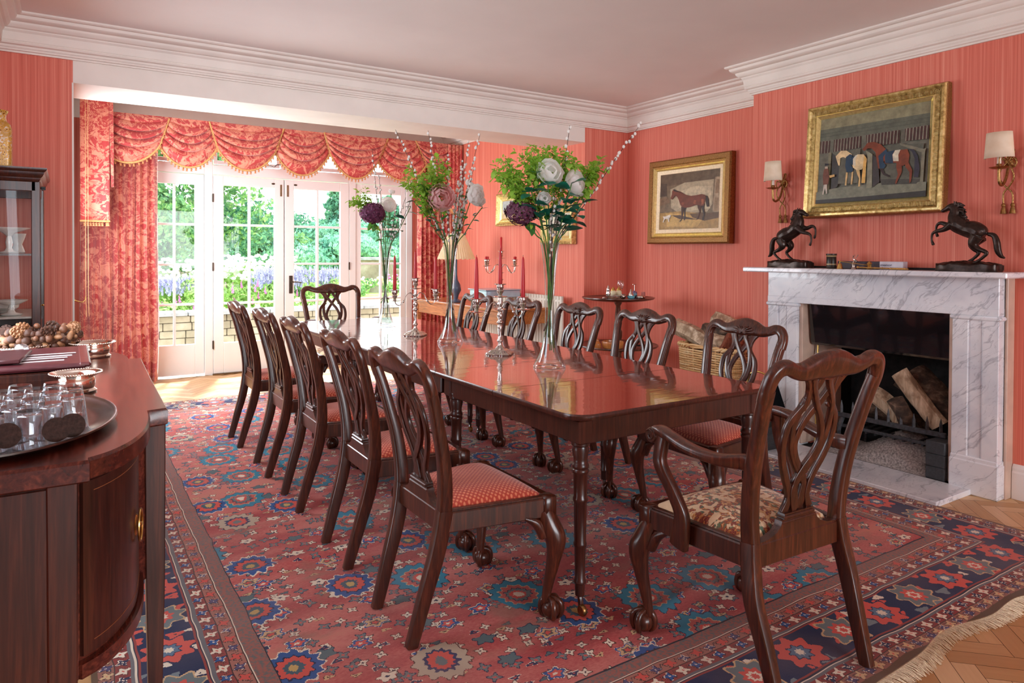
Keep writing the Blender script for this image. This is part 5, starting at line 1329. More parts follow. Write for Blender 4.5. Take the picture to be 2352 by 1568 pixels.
for i, (tp, lb) in enumerate((((1.90, 2.74, 1.69), 'branch of big dark green leaves beside the white gardenia'), ((2.05, 2.66, 1.64), 'branch of big dark green leaves between the gardenia and the white rose'), ((1.84, 2.70, 1.60), 'branch of dark green leaves spreading left over the plum hydrangea'), ((2.00, 2.64, 1.56), 'branch of dark green leaves low in front of the foremost vase stems'), ((2.16, 2.70, 1.57), 'branch of dark green leaves below the white rose'))):
    leafy(0, tp, 20 + i, lb, LEAFD, 10, .088, .066)
spray(0, [(1.71, 2.78, 1.70), (1.70, 2.76, 1.66), (1.76, 2.80, 1.75), (1.72, 2.72, 1.64), (1.80, 2.74, 1.66), (1.78, 2.82, 1.72)], 31, 'lime-green leafy spray arching to the left out of the foremost vase')
spray(0, [(1.90, 2.80, 1.80), (1.83, 2.76, 1.77), (1.95, 2.84, 1.82), (1.88, 2.72, 1.75), (1.98, 2.80, 1.79)], 32, 'lime-green leafy spray rising left of centre in the foremost vase')
spray(0, [(2.07, 2.80, 1.81), (2.02, 2.84, 1.83), (2.14, 2.80, 1.80), (2.10, 2.74, 1.76), (2.18, 2.80, 1.76), (2.22, 2.78, 1.72)], 33, 'lime-green leafy spray over the centre of the foremost vase')
spray(0, [(2.32, 2.78, 1.78), (2.27, 2.76, 1.74), (2.36, 2.80, 1.76), (2.28, 2.80, 1.70)], 34, 'lime-green leafy spray beside the long willow stem, right of the foremost vase')
# middle vase
mt = [((1.66, 3.885, 2.045), 'tallest pussy willow stem leaning left out of the middle vase'), ((1.875, 3.88, 2.06), 'pussy willow stem standing upright left of centre in the middle vase'), ((2.245, 3.88, 2.075), 'pussy willow stem with the highest tip, right of centre in the middle vase'), ((2.17, 3.90, 2.02), 'second highest pussy willow stem on the right of the middle vase'), ((2.02, 3.90, 1.93), 'pussy willow stem of the middle vase ending high above the pink peony'), ((2.10, 3.84, 1.85), 'pussy willow stem rising from the centre of the dense bunch in the middle vase'), ((2.13, 3.92, 1.90), 'pussy willow stem left of the two tallest right-hand ones in the middle vase'), ((2.07, 3.86, 1.78), 'mid-height pussy willow stem beside the pink peony in the middle vase'), ((2.16, 3.84, 1.78), 'mid-height pussy willow stem just above the white peony'), ((2.05, 3.82, 1.70), 'short catkin-covered stem right against the pink peony'), ((2.12, 3.88, 1.66), 'short catkin-covered stem between the pink and the white peony'), ((2.20, 3.88, 1.86), 'rightmost of the mid-height pussy willow stems above the white peony')]
for i, (tp, lb) in enumerate(mt): willow(1, tp, 40 + i, lb, (.52, 1), .026)
bloom('pink_peony', 1, (1.935, 3.82, 1.645), .080, (-.15, -.85, .1), 60, PPET, 'pale pink peony on the left of the middle vase', (5, 6, 8, 9), .9)
bloom('white_peony', 1, (2.185, 3.82, 1.672), .068, (.4, -.8, .1), 61, WPET, 'white peony on the right of the middle vase', (5, 6, 7, 8), .95)
bloom('white_bud', 1, (2.18, 3.90, 1.755), .028, (.3, -.4, .8), 62, WPET, 'small white bud above the white peony', (3, 4, 4), .6, 1)
spray(1, [(1.74, 3.88, 1.76), (1.72, 3.84, 1.70), (1.78, 3.92, 1.82), (1.84, 3.86, 1.78), (1.80, 3.82, 1.72)], 63, 'lime-green leafy spray on the left of the middle vase')
spray(1, [(1.90, 3.88, 1.84), (1.86, 3.84, 1.80), (1.95, 3.90, 1.88), (1.98, 3.86, 1.86), (1.92, 3.82, 1.76)], 64, 'lime-green leafy spray above the pink peony')
leafy(1, (1.82, 3.84, 1.72), 65, 'branch of round mid-green leaves left of the pink peony', LEAFM, 9, .06, .045)
leafy(1, (2.06, 3.80, 1.57), 66, 'branch of mid-green leaves below the blooms of the middle vase', LEAFM, 7, .05, .035)
leafy(1, (2.23, 3.82, 1.60), 67, 'branch of narrow dark leaves below the white peony', LEAFD, 8, .055, .020)
leafy(1, (1.78, 3.88, 1.62), 68, 'grey-green eucalyptus branch drooping left out of the middle vase', LEAFD, 8, .055, .040)
# farthest vase
for i, (tp, lb) in enumerate((((1.935, 4.97, 2.09), 'pussy willow stem rising highest from the farthest vase'), ((2.00, 4.99, 1.90), 'upright pussy willow stem of middle height in the farthest vase'), ((2.32, 4.95, 1.86), 'pussy willow stem leaning right out of the farthest vase'), ((2.22, 4.99, 1.74), 'shorter pussy willow stem leaning right in the farthest vase'), ((2.13, 4.95, 1.68), 'shortest pussy willow stem in the farthest vase'))): willow(2, tp, 70 + i, lb, (.55, 1), .036)
hydrangea(2, (1.920, 4.92, 1.605), .088, 80, HPET, 'round purple hydrangea head on the left of the farthest vase', 170)
bloom('white_rose', 2, (2.045, 4.92, 1.668), .056, (.1, -.8, .35), 81, WPET, 'white rose beside the purple hydrangea in the farthest vase', (4, 5, 6), .8)
bloom('white_bud', 2, (2.085, 4.95, 1.775), .024, (.2, -.3, .9), 82, WPET, 'small white bud above the rose of the farthest vase', (3, 4), .5, 2)
spray(2, [(1.84, 4.95, 1.74), (1.77, 4.95, 1.69), (1.79, 4.93, 1.66), (1.86, 4.97, 1.76)], 83, 'thin lime-green spray at the left of the farthest vase')
leafy(2, (2.22, 4.90, 1.66), 84, 'branch of blue-green leaves drooping right out of the farthest vase', LEAFD, 6, .085, .04)
leafy(2, (2.02, 4.93, 1.54), 85, 'branch of mid-green leaves under the purple hydrangea', LEAFM, 6, .07, .035)

# candelabra
WAX = NT('red_wax'); WAX.fin(S(190, 18, 32), .38, 0, .5); WAX.b.inputs['Subsurface Weight'].default_value = .15; WAX.b.inputs['Subsurface Radius'].default_value = (.02, .004, .003); WAX = WAX.m
def cupm(b, c, s=1.0):
    b.lathe([(.004 * s, -.012 * s), (.012 * s, -.010 * s), (.040 * s, -.004 * s), (.041 * s, -.001 * s), (.014 * s, .000), (.009 * s, .008 * s), (.016 * s, .018 * s), (.020 * s, .028 * s), (.015 * s, .036 * s), (.019 * s, .046 * s), (.021 * s, .056 * s), (.019 * s, .062 * s), (.033 * s, .066 * s), (.034 * s, .069 * s), (.014 * s, .069 * s), (.013 * s, .055 * s), (.001, .055 * s)], c, 20)
def scroll(b, s, dirv, r, reach, z0, up, n=7):
    dx, dy = dirv; P = [(.010, z0), (reach * .22, z0 + .030), (reach * .42, z0 + .018), (reach * .56, z0 - .022), (reach * .76, z0 - .052), (reach * .94, z0 - .040), (reach, z0 - .008), (reach, z0 + up)]
    q = cr([(dx * a, dy * a, z) for a, z in P], n); b.tube(q, [r * (.75 + .25 * math.sin(i * .35)) for i in range(len(q))], 8); b.ball(q[int(len(q) * .44)], r * 1.9, 8, 6)
def candle(h, r, loc, label, group, burnt=False):
    b = MB().lathe([(r * .92, 0), (r, .006), (r * .98, h * .35), (r * .80, h * .7), (r * .58, h - .018), (r * .30, h - .004), (.001, h)] if not burnt else [(r, 0), (r, h - .003), (r * .8, h), (.001, h - .002)], seg=16)
    o = b.build('candle', WAX, loc=loc); tag(o, label, 'candle', group)
    w = MB().tube([(0, 0, h - .003), (.001, 0, h + .008)], .0012, 5).build('wick', simple('wick_black', (.02, .018, .016), .9) if 'wick_black' not in MATS else MATS['wick_black'], o)
    return o
def candelabrum(x, y, label, which, rot=0.0):
    root = empty('candelabrum', (x, y, TZ), rot, label, 'candelabrum', 'silver three-light candelabra on the table')
    b = MB()
    def sq(u, v):
        a = 2 * PI * u; prof = [(.076, 0), (.078, .006), (.072, .012), (.066, .014), (.050, .026), (.036, .030), (.024, .036), (.016, .046), (.013, .05)]
        i = v * (len(prof) - 1); k = min(int(i), len(prof) - 2); t = i - k; r_ = prof[k][0] * (1 - t) + prof[k + 1][0] * t; z = prof[k][1] * (1 - t) + prof[k + 1][1] * t
        lob = 1 + (.10 * math.cos(4 * a + PI) * -1 + .035 * math.cos(16 * a)) * min(1, r_ / .05); return (r_ * lob * math.cos(a), r_ * lob * math.sin(a), z)
    b.grid(sq, 96, 24); b.build('base', SILVER, root, angle=50)
    b = MB().lathe([(.013, .048), (.010, .060), (.010, .066), (.017, .074), (.017, .078), (.011, .088), (.009, .110), (.013, .140), (.015, .160), (.010, .168), (.019, .176), (.019, .181), (.011, .190), (.012, .200), (.018, .212), (.014, .228), (.010, .238), (.016, .246), (.034, .250), (.034, .253), (.014, .256), (.011, .268), (.016, .276), (.010, .288), (.013, .296), (.009, .306), (.014, .322), (.009, .330)], seg=20)
    b.build('stem', SILVER, root, angle=50)
    b = MB(); cupm(b, (0, 0, .325)); b.build('socket', SILVER, root, angle=50)
    for s in (-1, 1):
        b = MB(); scroll(b, s, (s, 0), .0048, .153, .262, .010); b.build('arm', SILVER, root, angle=60)
        b = MB(); cupm(b, (s * .153, 0, .247)); b.build('socket', SILVER, root, angle=50)
    cs_, sn = math.cos(rot), math.sin(rot)
    candle(.205, .0115, (x, y, TZ + .380), 'red tapered candle in the central socket of the %s candelabrum' % which, 'red candles on the table')
    for s, w in ((-1, 'left'), (1, 'right')):
        candle(.245, .0125, (x + s * .153 * cs_, y + s * .153 * sn, TZ + .302), 'red tapered candle on the %s arm of the %s candelabrum' % (w, which), 'red candles on the table')
candelabrum(2.034, 3.285, 'silver three-light candelabrum between the foremost and middle vases', 'nearer')
candelabrum(2.005, 4.342, 'silver three-light candelabrum between the middle and farthest vases', 'farther')
root = empty('candelabrum', (3.60, 5.80, .782), 0, 'large silver five-light candelabrum with burnt-down red candles on the side table', 'candelabrum')
b = MB().lathe([(.075, 0), (.078, .010), (.050, .022), (.020, .040), (.014, .070), (.022, .090), (.012, .110), (.012, .170), (.020, .190), (.012, .205), (.016, .26), (.030, .268), (.012, .276), (.015, .33), (.038, .336), (.014, .342), (.012, .41), (.020, .420)], seg=20); b.build('stem', SILVER, root, angle=50)
b = MB(); cupm(b, (0, 0, .480)); b.tube([(0, 0, .41), (0, 0, .49)], .008); b.build('socket', SILVER, root, angle=50)
five = [(-.19, -.03), (-.075, .13), (.075, -.13), (.19, .03)]
for (dx, dy), wh in zip(five, ('far left arm', 'rear arm left of the stem', 'front arm right of the stem', 'far right arm')):
    L = math.hypot(dx, dy); b = MB(); scroll(b, 1, (dx / L, dy / L), .0048, L, .385, .02); b.build('arm', SILVER, root, angle=60)
    b = MB(); cupm(b, (dx, dy, .405), .9); b.build('socket', SILVER, root, angle=50)
    candle(.038, .011, (3.60 + dx, 5.80 + dy, .782 + .455), 'short burnt-down red candle on the %s of the five-light candelabrum' % wh, 'burnt candles of the side table candelabrum', True)
candle(.15, .011, (3.60, 5.80, .782 + .535), 'taller red candle on top of the five-light candelabrum', 'burnt candles of the side table candelabrum', True)
# ------------------------------------------------------------------ curtains and valance
g = NT('red_damask')
o = g.tc(); wp = g.noise(g.map(o, (1, .3, 1)), 5.5, 3, .55, 1.2, out=1)
v = g.n('VectorMath', {0: g.map(o, (1, .25, 1)), 1: g.n('VectorMath', {0: wp, 'Scale': .22}, operation='SCALE')}, operation='ADD')
n1 = g.noise(v, 9.0, 3, .5, 2.0)
ed = g.math('ABSOLUTE', g.math('SUBTRACT', g.math('FRACT', g.math('MULTIPLY', g.noise(v, 3.6, 2, .5, 1.5), 6)), .5))
m1 = g.ramp(n1, [(.47, (0, 0, 0)), (.50, (1, 1, 1))]); m2 = g.ramp(ed, [(.06, (1, 1, 1)), (.10, (0, 0, 0))])
ground = g.mix(g.noise(o, 3, 2), S(218, 136, 112), S(228, 152, 126))
col = g.mix(m1, ground, S(188, 62, 62)); col = g.mix(g.math('MULTIPLY', m2, .6), col, g.mix(m1, S(196, 76, 72), S(226, 148, 118)))
g.fin(col, .55, 0, .35, sheen=.4)
tl_ = g.n('BsdfTranslucent', {'Color': col}); ms = g.n('MixShader', {0: .05, 1: g.b.outputs[0], 2: tl_}); g.t.links.new(ms, g.out.inputs['Surface'])
DAM = g.m
TRIM = simple('gold_braid', S(196, 148, 92), .7, 0, .25, 220, bump=.5)
TASS = simple('tassel_gold_red', S(184, 124, 84), .7, 0, .45, 60)
YV = 7.52
_t = MB().lathe([(.0015, 0), (.0025, -.006), (.0095, -.011), (.010, -.018), (.006, -.021), (.011, -.034), (.001, -.034)], (0, -.004, -.006), 8).build('tassel', TASS); TMESH = _t.data; bpy.data.objects.remove(_t)
def tassels(root, pts, step=.040, k=1.0):
    acc = 0; pts = [Vector(p) for p in pts]
    for i in range(1, len(pts)):
        d_ = (pts[i] - pts[i - 1]).length; acc += d_
        while acc > step:
            acc -= step; c = bpy.data.objects.new('tassel', TMESH); c.parent = root; c.location = pts[i]; c.scale = (k, k, k); COL.objects.link(c)
def swag(x0, x1, c0, c1, zt, zc0, zc1, zb, front, label):
    """top joints x0,x1 at zt; lower cusps (c0,zc0) (c1,zc1); lowest point zb"""
    b = MB(); ns = 5
    def f(u, v):
        w = v ** 1.5
        pl = (x0 + (c0 - x0) * w, zt - (zt - zc0) * w); pr = (x1 + (c1 - x1) * w, zt - (zt - zc1) * w)
        x = pl[0] * (1 - u) + pr[0] * u; z = pl[1] * (1 - u) + pr[1] * u
        zm = (zc0 + zc1) / 2; sag = (zm - zb) * v ** 1.15 + .045 * math.sin(PI * min(1, v * 1.4)) * (v < .75)
        s4 = 4 * u * (1 - u); z -= sag * s4 ** .85
        fold = (abs(math.sin(v * ns * PI + .4)) ** .55 - .6) * .075 * (s4 ** .40) * (1 if v < .84 else max(0, (1 - v) / .16)) * min(1, v * 5)
        y = YV - (.02 + .045 * math.sin(PI * min(1, v)) ** .7 * s4 ** .6) - fold - (.018 if front else 0)
        return (x, y, z - fold * .55)
    b.grid(f, 40, 66); root = b.build('curtain_swag', DAM, angle=120); tag(root, label, 'swag', 'swags of the window valance')
    edge = [f(i / 50, 1) for i in range(51)]; b = MB().tube([(p[0], p[1] - .002, p[2]) for p in edge], .011, 6)
    if front:
        for u in (0, 1): b.tube([(f(u, k / 20)[0], f(u, k / 20)[1] - .004, f(u, k / 20)[2]) for k in range(21)], .009, 6)
    b.build('braid', TRIM, root)
    tassels(root, edge)
    if front:
        for u in (0, 1): tassels(root, [f(u, k / 20) for k in range(8, 21)], .045)
    return root
tops = [.335, .836, 1.197, 1.929, 2.361, 3.106, 3.452, 3.900]; cus = [.20, .751, 1.274, 1.843, 2.429, 2.984, 3.60, 4.02]; zt = [2.605, 2.610, 2.615, 2.612, 2.622, 2.632, 2.632, 2.640]
zc = [2.33, 2.335, 2.355, 2.365, 2.40, 2.36, 2.36, 2.36]; zb = [2.15, 2.145, 2.150, 2.140, 2.140, 2.155, 2.17]
nm = ['leftmost swag of the red damask valance, overlapping the side tail', 'second swag from the left, tucked under its neighbours', 'third swag from the left, wide at the top above the left door leaf', 'middle swag of the valance, above the meeting of the French doors', 'fifth swag from the left, wide at the top above the right door leaf', 'sixth swag from the left, narrow at the top, behind the willow tips', 'rightmost swag of the red damask valance, behind the green sprays']
for i in range(7): swag(tops[i], tops[i + 1], cus[i], cus[i + 1], zt[i], zc[i], zc[i + 1], zb[i], i % 2 == 0, nm[i])
b = MB().box(((.15 + 4.0) / 2, YV + .03, 2.60), (3.85, .12, .04), bevel=.004); b.box(((.15 + 4.0) / 2, YV + .21, 2.60), (3.85, .30, .02))
tag(b.build('pelmet_board', DAM), 'long damask-covered pelmet board that carries the swags over the French windows', 'pelmet')
def curtain(x0, x1, y, folds, amp, label, seed, plain=None, z1=2.60):
    rn = random.Random(seed); ph = [rn.uniform(-.5, .5) for _ in range(folds + 2)]
    def f(u, v):
        t = u * folds; k = int(min(folds - 1, t)); a = math.sin(2 * PI * t + ph[k] * .6) ; a = 1.6 * (abs(math.sin(PI * t * 1.0 + ph[k] * .3)) ** .6) - 1.0
        am = amp * (.65 + .35 * v) * (1 if plain is None or not (plain[0] < u < plain[1]) else .25)
        x = x0 + (x1 - x0) * u + am * .22 * math.sin(2 * PI * t) + .012 * math.sin(7 * v + k) * v
        return (x, y - am * a + .010 * math.sin(5 * v + u * 9), z1 - (z1 - .02) * v)
    b = MB().grid(f, folds * 14, 26); o = b.build('curtain', DAM, angle=120, solid=.003); tag(o, label, 'curtain', 'full-length curtains of the French windows'); return o
curtain(.10, .755, 7.66, 10, .072, 'full-length red damask curtain at the left of the French windows', 3)
curtain(3.575, 4.03, 7.66, 8, .060, 'full-length red damask curtain at the right of the French windows', 5)
# flat tail on the left, cascade tail on the right
def tail(x0, x1, zt_, zb_, y, label):
    def f(u, v):
        return (x0 + (x1 - x0) * u + .018 * v * (1 if u > .5 else -1) * 0, y - .012 * math.sin(u * 9) - .02 * (u > .9) , zt_ + (zb_ - zt_) * v)
    b = MB().grid(f, 30, 12); root = b.build('curtain_tail', DAM, angle=120, solid=.003); tag(root, label, 'tail')
    ed_ = [f(i / 20, 1) for i in range(21)]; MB().tube(ed_, .010, 6).build('braid', TRIM, root); tassels(root, ed_, .026, 1.15)
    b = MB(); 
    for k, xo in enumerate((.0, .012, .024)): b.tube([(x1 - .004 + xo, y - .02 - .006 * k, zt_), (x1 + .008 + xo * .8, y - .02, zt_ - .5), (x1 + .020 + xo * .3, y - .02, 1.9)], .007, 6)
    b.build('folded_edge', DAM, root)
tail(.095, .325, 2.848, 1.585, 7.36, 'flat red damask side tail with a tasselled hem, hanging in front of the left curtain')
def fr_t(u, v):
    z = 2.62 - v * (.62 + .58 * u); return (3.86 + .185 * u + .012 * math.sin(u * 20) , 7.44 - .022 * math.sin(u * 22), z)
b = MB().grid(fr_t, 44, 14); root = b.build('curtain_tail', DAM, angle=120, solid=.003); tag(root, 'pleated red damask side tail cut on the slant, before the right curtain', 'tail')
ed_ = [fr_t(i / 40, 1) for i in range(41)]; MB().tube(ed_, .013, 6).build('braid', TRIM, root); tassels(root, ed_, .022)
for i, x in enumerate((.135, .155)):
    b = MB().tube([(x, 7.30, 2.85), (x, 7.30, .95), (x + .004, 7.30, .72)], .0022, 5)
    tag(b.build('pull_cord', simple('cord_cream', S(226, 184, 132), .7) if i == 0 else MATS['cord_cream']), 'thin cream pull cord in front of the left curtain, the %s of the pair' % ('left' if i == 0 else 'right'), 'cord', 'pull cords of the left curtain')
b = MB().tube(cr([(0, 0, 0), (.035, -.01, -.012), (.055, -.012, .0), (.060, -.012, .022)], 5), .0035, 6); b.lathe([(.001, 0), (.012, 0), (.012, .004), (.001, .004)], (-.002, 0, 0), 12, rot=Matrix.Rotation(PI / 2, 3, 'Y'))
tag(b.build('tieback_hook', BRASS, loc=(.034, 5.10, 1.00)), 'small brass tie-back hook on the edge of the left wall return', 'hook')

# ------------------------------------------------------------------ side table by the bay wall, with lamp and silver
st = empty('side_table', (3.71, 6.42, 0), 0, 'long satinwood side table against the pink bay wall, behind the dining chairs', 'side table')
b = MB().box((0, 0, .768), (.66, 1.94, .026), bevel=.006); b.build('top', OAKT, st, angle=30)
b = MB().box((0, 0, .690), (.60, 1.86, .125), bevel=.003); b.build('frieze', OAKT, st, angle=30)
for sx in (-1, 1):
    for sy in (-1, 1):
        b = MB().sweep([(sx * .285, sy * .905, z, w, w) for z, w in ((.004, .026), (.10, .034), (.3, .040), (.72, .050))], (0, 1, 0), pw=.2, seg=8); b.build('leg', OAKT, st, angle=30)
lampo = empty('table_lamp', (3.50, 6.55, .782), 0, 'table lamp with a pleated cream shade on the side table', 'lamp')
b = MB().lathe([(.06, 0), (.065, .01), (.05, .02), (.02, .04), (.03, .08), (.055, .13), (.045, .19), (.018, .24), (.012, .30), (.012, .46), (.001, .46)], seg=24); b.build('base', simple('lamp_base_blue', S(70, 80, 100), .3), lampo)
PLEAT = NT('pleated_cream_silk'); cc_ = S(244, 226, 184); PLEAT.fin(PLEAT.ramp(PLEAT.noise(PLEAT.tc(), 15, 2), [(.3, cc_), (.7, S(250, 236, 204))]), .8, 0, .2)
tl_ = PLEAT.n('BsdfTranslucent', {'Color': (*S(250, 228, 186), 1)}); PLEAT.t.links.new(PLEAT.n('MixShader', {0: .35, 1: PLEAT.b.outputs[0], 2: tl_}), PLEAT.out.inputs['Surface']); PLEAT = PLEAT.m
b = MB()
def sh(u, v):
    a = 2 * PI * u; r_ = .085 + .115 * v; r_ *= 1 + .018 * math.sin(a * 44); z = .735 - .265 * v + (-.012 * abs(math.sin(a * 12)) if v > .99 else 0); return (r_ * math.cos(a), r_ * math.sin(a), z)
b.grid(sh, 264, 8); b.build('lamp_shade', PLEAT, lampo, angle=60)
sb = empty('silver_chest', (3.70, 6.08, .782), 0, 'pale silver-blue drawer chest on slim legs standing on the side table', 'chest')
SBL = simple('blue_silver', S(176, 196, 214), .25, .5, .06, 20)
b = MB().box((0, 0, .115), (.40, .34, .070), bevel=.004); b.box((0, 0, .156), (.43, .37, .010), bevel=.003); b.build('body', SBL, sb, angle=30)
for sx in (-1, 1):
    for sy in (-1, 1): MB().lathe([(.012, 0), (.009, .01), (.012, .04), (.010, .082)], (sx * .18, sy * .15, 0), 10).build('leg', SBL, sb)
b = MB().tube(cr([(-.203, .03, .118), (-.216, .0, .106), (-.203, -.03, .118)], 5), .003, 6); b.ball((-.205, 0, .125), .010, 8, 6); b.build('handle', BRASS, sb)
b = MB().lathe([(.035, 0), (.055, .01), (.062, .035), (.058, .05), (.050, .05), (.052, .035), (.03, .014), (.001, .012)], seg=20, rip=(.06, 12))
CRY = thin_glass('cut_crystal', edge=.95, base=.25, rough=.10)
tag(b.build('crystal_bowl', CRY, loc=(3.50, 5.62, .783)), 'low cut-glass bowl at the near end of the side table', 'bowl')
b = MB().lathe([(.02, 0), (.022, .004), (.012, .02), (.012, .04), (.020, .06), (.006, .08), (.001, .085)], seg=14)
tag(b.build('silver_shaker', SILVER, loc=(3.62, 5.56, .783)), 'small silver caster beside the cut-glass bowl on the side table', 'caster')
for (dx, lb) in ((.0, 'small silver goblet on the side table, left of the lamp foot'), (.09, 'small silver goblet on the side table, closest to the right curtain')):
    b = MB().lathe([(.022, 0), (.006, .01), (.005, .045), (.018, .06), (.024, .09), (.022, .09), (.001, .062)], seg=14); tag(b.build('goblet', SILVER, loc=(3.44 + dx * .3, 6.85 + dx, .783)), lb, 'goblet')
# radiator
rad = empty('radiator', (3.975, 6.02, 0), 0, 'white column radiator on the bay wall beside the side table', 'radiator')
RADM = simple('radiator_enamel', S(232, 226, 212), .4, var=.02, scale=4)
b = MB()
for i in range(30):
    y = -.72 + i * .048
    b.tube(cr([(0, y, .10), (0, y, .5), (0, y, .86), (.0, y, .895)], 3), [.020] * 7 + [.021, .020, .014], 10)
b.box((0, -.02, .12), (.03, 1.40, .03), bevel=.008); b.box((0, -.02, .85), (.03, 1.40, .03), bevel=.008)
b.build('column_panel', RADM, rad, angle=60)
for sy in (-.66, .62): MB().box((0, sy, .06), (.03, .03, .12), bevel=.006).build('foot', RADM, rad)
# ------------------------------------------------------------------ two-tier tripod table in the corner
tp = empty('tripod_table', (3.98, 4.50, 0), 0, 'two-tier mahogany tripod table in the red corner, crowded with small silver', 'tripod table')
b = MB().lathe([(.001, .905), (.22, .905), (.26, .912), (.300, .920), (.311, .930), (.310, .936), (.300, .933), (.285, .926), (.001, .926)], seg=48); b.build('upper_tray', YEW, tp, angle=40)
b = MB().lathe([(.001, .500), (.24, .500), (.33, .512), (.343, .522), (.340, .530), (.325, .524), (.300, .519), (.001, .519)], seg=48); b.build('lower_tray', YEW, tp, angle=40)
b = MB().lathe([(.03, .16), (.045, .20), (.05, .24), (.03, .30), (.026, .34), (.04, .38), (.03, .44), (.045, .50), (.045, .52), (.026, .55), (.038, .60), (.038, .64), (.022, .67), (.026, .78), (.020, .86), (.034, .885), (.036, .906)], seg=24); b.build('column', YEW, tp, angle=50)
for k in range(3):
    a = 2 * PI * k / 3 + .5; q = cr([(.03, .24, .022), (.10, .22, .022), (.18, .12, .018), (.24, .04, .014), (.29, .018, .016)], 6)
    b = MB().tube([(r_ * math.cos(a), r_ * math.sin(a), z) for r_, z, w in q], [w for r_, z, w in q], 8); b.build('leg', YEW, tp)
TT = .927
def small(name, prof, x, mat, label, cat, y=4.5, z=TT, seg=18, grp=None, rip=None):
    o = MB().lathe(prof, seg=seg, rip=rip).build(name, mat, loc=(x, y, z), angle=50); return tag(o, label, cat, grp)
cas = [(.016, 0), (.018, .006), (.012, .014), (.020, .032), (.021, .045), (.014, .062), (.016, .066), (.013, .088), (.005, .100), (.006, .106), (.001, .112)]
small('sugar_caster', cas, 3.868, SILVER, 'tallest silver caster, leftmost of the casters on the tripod table', 'caster')
CRM = simple('cream_ceramic', S(222, 208, 170), .3, var=.05)
for x, lb in ((3.95, 'left one of the two cream pots with silver lids on the tripod table'), (4.013, 'right one of the two cream pots with silver lids on the tripod table')):
    r_ = small('lidded_pot', [(.014, 0), (.016, .006), (.026, .030), (.026, .050), (.018, .064)], x, CRM, lb, 'pot', 4.53); MB().lathe([(.020, .064), (.018, .076), (.008, .088), (.004, .092), (.001, .098)], seg=16).build('lid', BRASS, r_)
small('wine_glass', [(.028, 0), (.027, .002), (.003, .006), (.003, .060), (.020, .078), (.030, .105), (.028, .135), (.024, .148), (.023, .148), (.027, .135), (.029, .105), (.019, .080), (.001, .07)], 4.05, VGLASS, 'stemmed wine glass, the tallest thing on the tripod table', 'glass', 4.55)
small('crystal_dish', [(.03, 0), (.055, .01), (.068, .03), (.062, .03), (.05, .014), (.001, .008)], 3.86, CRY, 'low cut-glass dish at the front left of the tripod table', 'dish', 4.42, rip=(.07, 10))
small('salt_cellar', [(.014, 0), (.024, .010), (.026, .026), (.018, .036), (.020, .040), (.001, .036)], 3.945, SILVER, 'round silver salt cellar in front of the cream pots', 'salt cellar', 4.40)
small('salt_cellar', [(.016, 0), (.022, .008), (.022, .034), (.012, .052), (.008, .075), (.001, .08)], 4.055, SILVER, 'silver pepper pot in front of the wine glass on the tripod table', 'pepper pot', 4.42)
small('blue_bowl', [(.02, 0), (.034, .012), (.040, .036), (.036, .036), (.030, .014), (.001, .006)], 4.12, simple('blue_glass', S(120, 168, 186), .15), 'pale blue bowl with a silver rim on the tripod table', 'bowl', 4.47)
small('mustard_dish', [(.02, 0), (.03, .008), (.034, .026), (.028, .026), (.001, .008)], 4.0, simple('aqua_glass', S(110, 176, 190), .15), 'tiny aqua glass dish at the front of the tripod table', 'dish', 4.36)
r_ = small('pump_bottle', [(.022, 0), (.024, .004), (.024, .045), (.010, .055), (.006, .058)], 4.185, simple('lilac_glass', S(120, 96, 124), .2), 'small lilac bottle with a silver T-shaped pump on the tripod table', 'bottle', 4.52)
b = MB().tube([(0, 0, .055), (0, 0, .112)], .003); b.tube([(-.018, 0, .112), (.018, 0, .112)], .004); b.build('pump', SILVER, r_)
small('candle_jar', [(.016, 0), (.018, .004), (.018, .050), (.001, .050)], 4.215, simple('rose_glass', S(196, 120, 112), .25), 'small rose-coloured jar at the right of the tripod table', 'jar', 4.44)
small('silver_box', [(.034, 0), (.038, .006), (.036, .018), (.026, .024), (.001, .026)], 4.13, SILVER, 'flat oval silver box at the front right of the tripod table', 'box', 4.38)
small('trinket', [(.010, 0), (.018, .006), (.014, .016), (.001, .020)], 3.79, SILVER, 'tiny silver trinket at the left edge of the tripod table', 'trinket', 4.46)
WBOWL = m_wood('turned_wood', S(140, 74, 32), S(190, 116, 58), S(222, 156, 92), .4)
small('wooden_bowl', [(.07, 0), (.085, .01), (.092, .05), (.088, .062), (.080, .060), (.076, .02), (.001, .012)], 3.80, WBOWL, 'turned wooden bowl on the lower tray of the tripod table', 'bowl', 4.36, .521, 28)
r_ = MB().lathe([(.028, 0), (.034, .01), (.032, .04), (.018, .052), (.014, .056), (.016, .064), (.012, .074), (.001, .078)], seg=16).build('nut_cracker_pot', WBOWL, loc=(3.70, 4.44, .521)); tag(r_, 'small wooden pot with a round knob beside the wooden bowl on the lower tray', 'pot')
b = MB().tube([(-.08, 0, .008), (.0, .01, .012), (.10, -.01, .008)], .006); b.box((.02, .004, .010), (.03, .016, .014)); tag(b.build('nutcracker', BLACKM, loc=(4.05, 4.33, .521)), 'dark iron nutcracker lying on the lower tray', 'nutcracker')
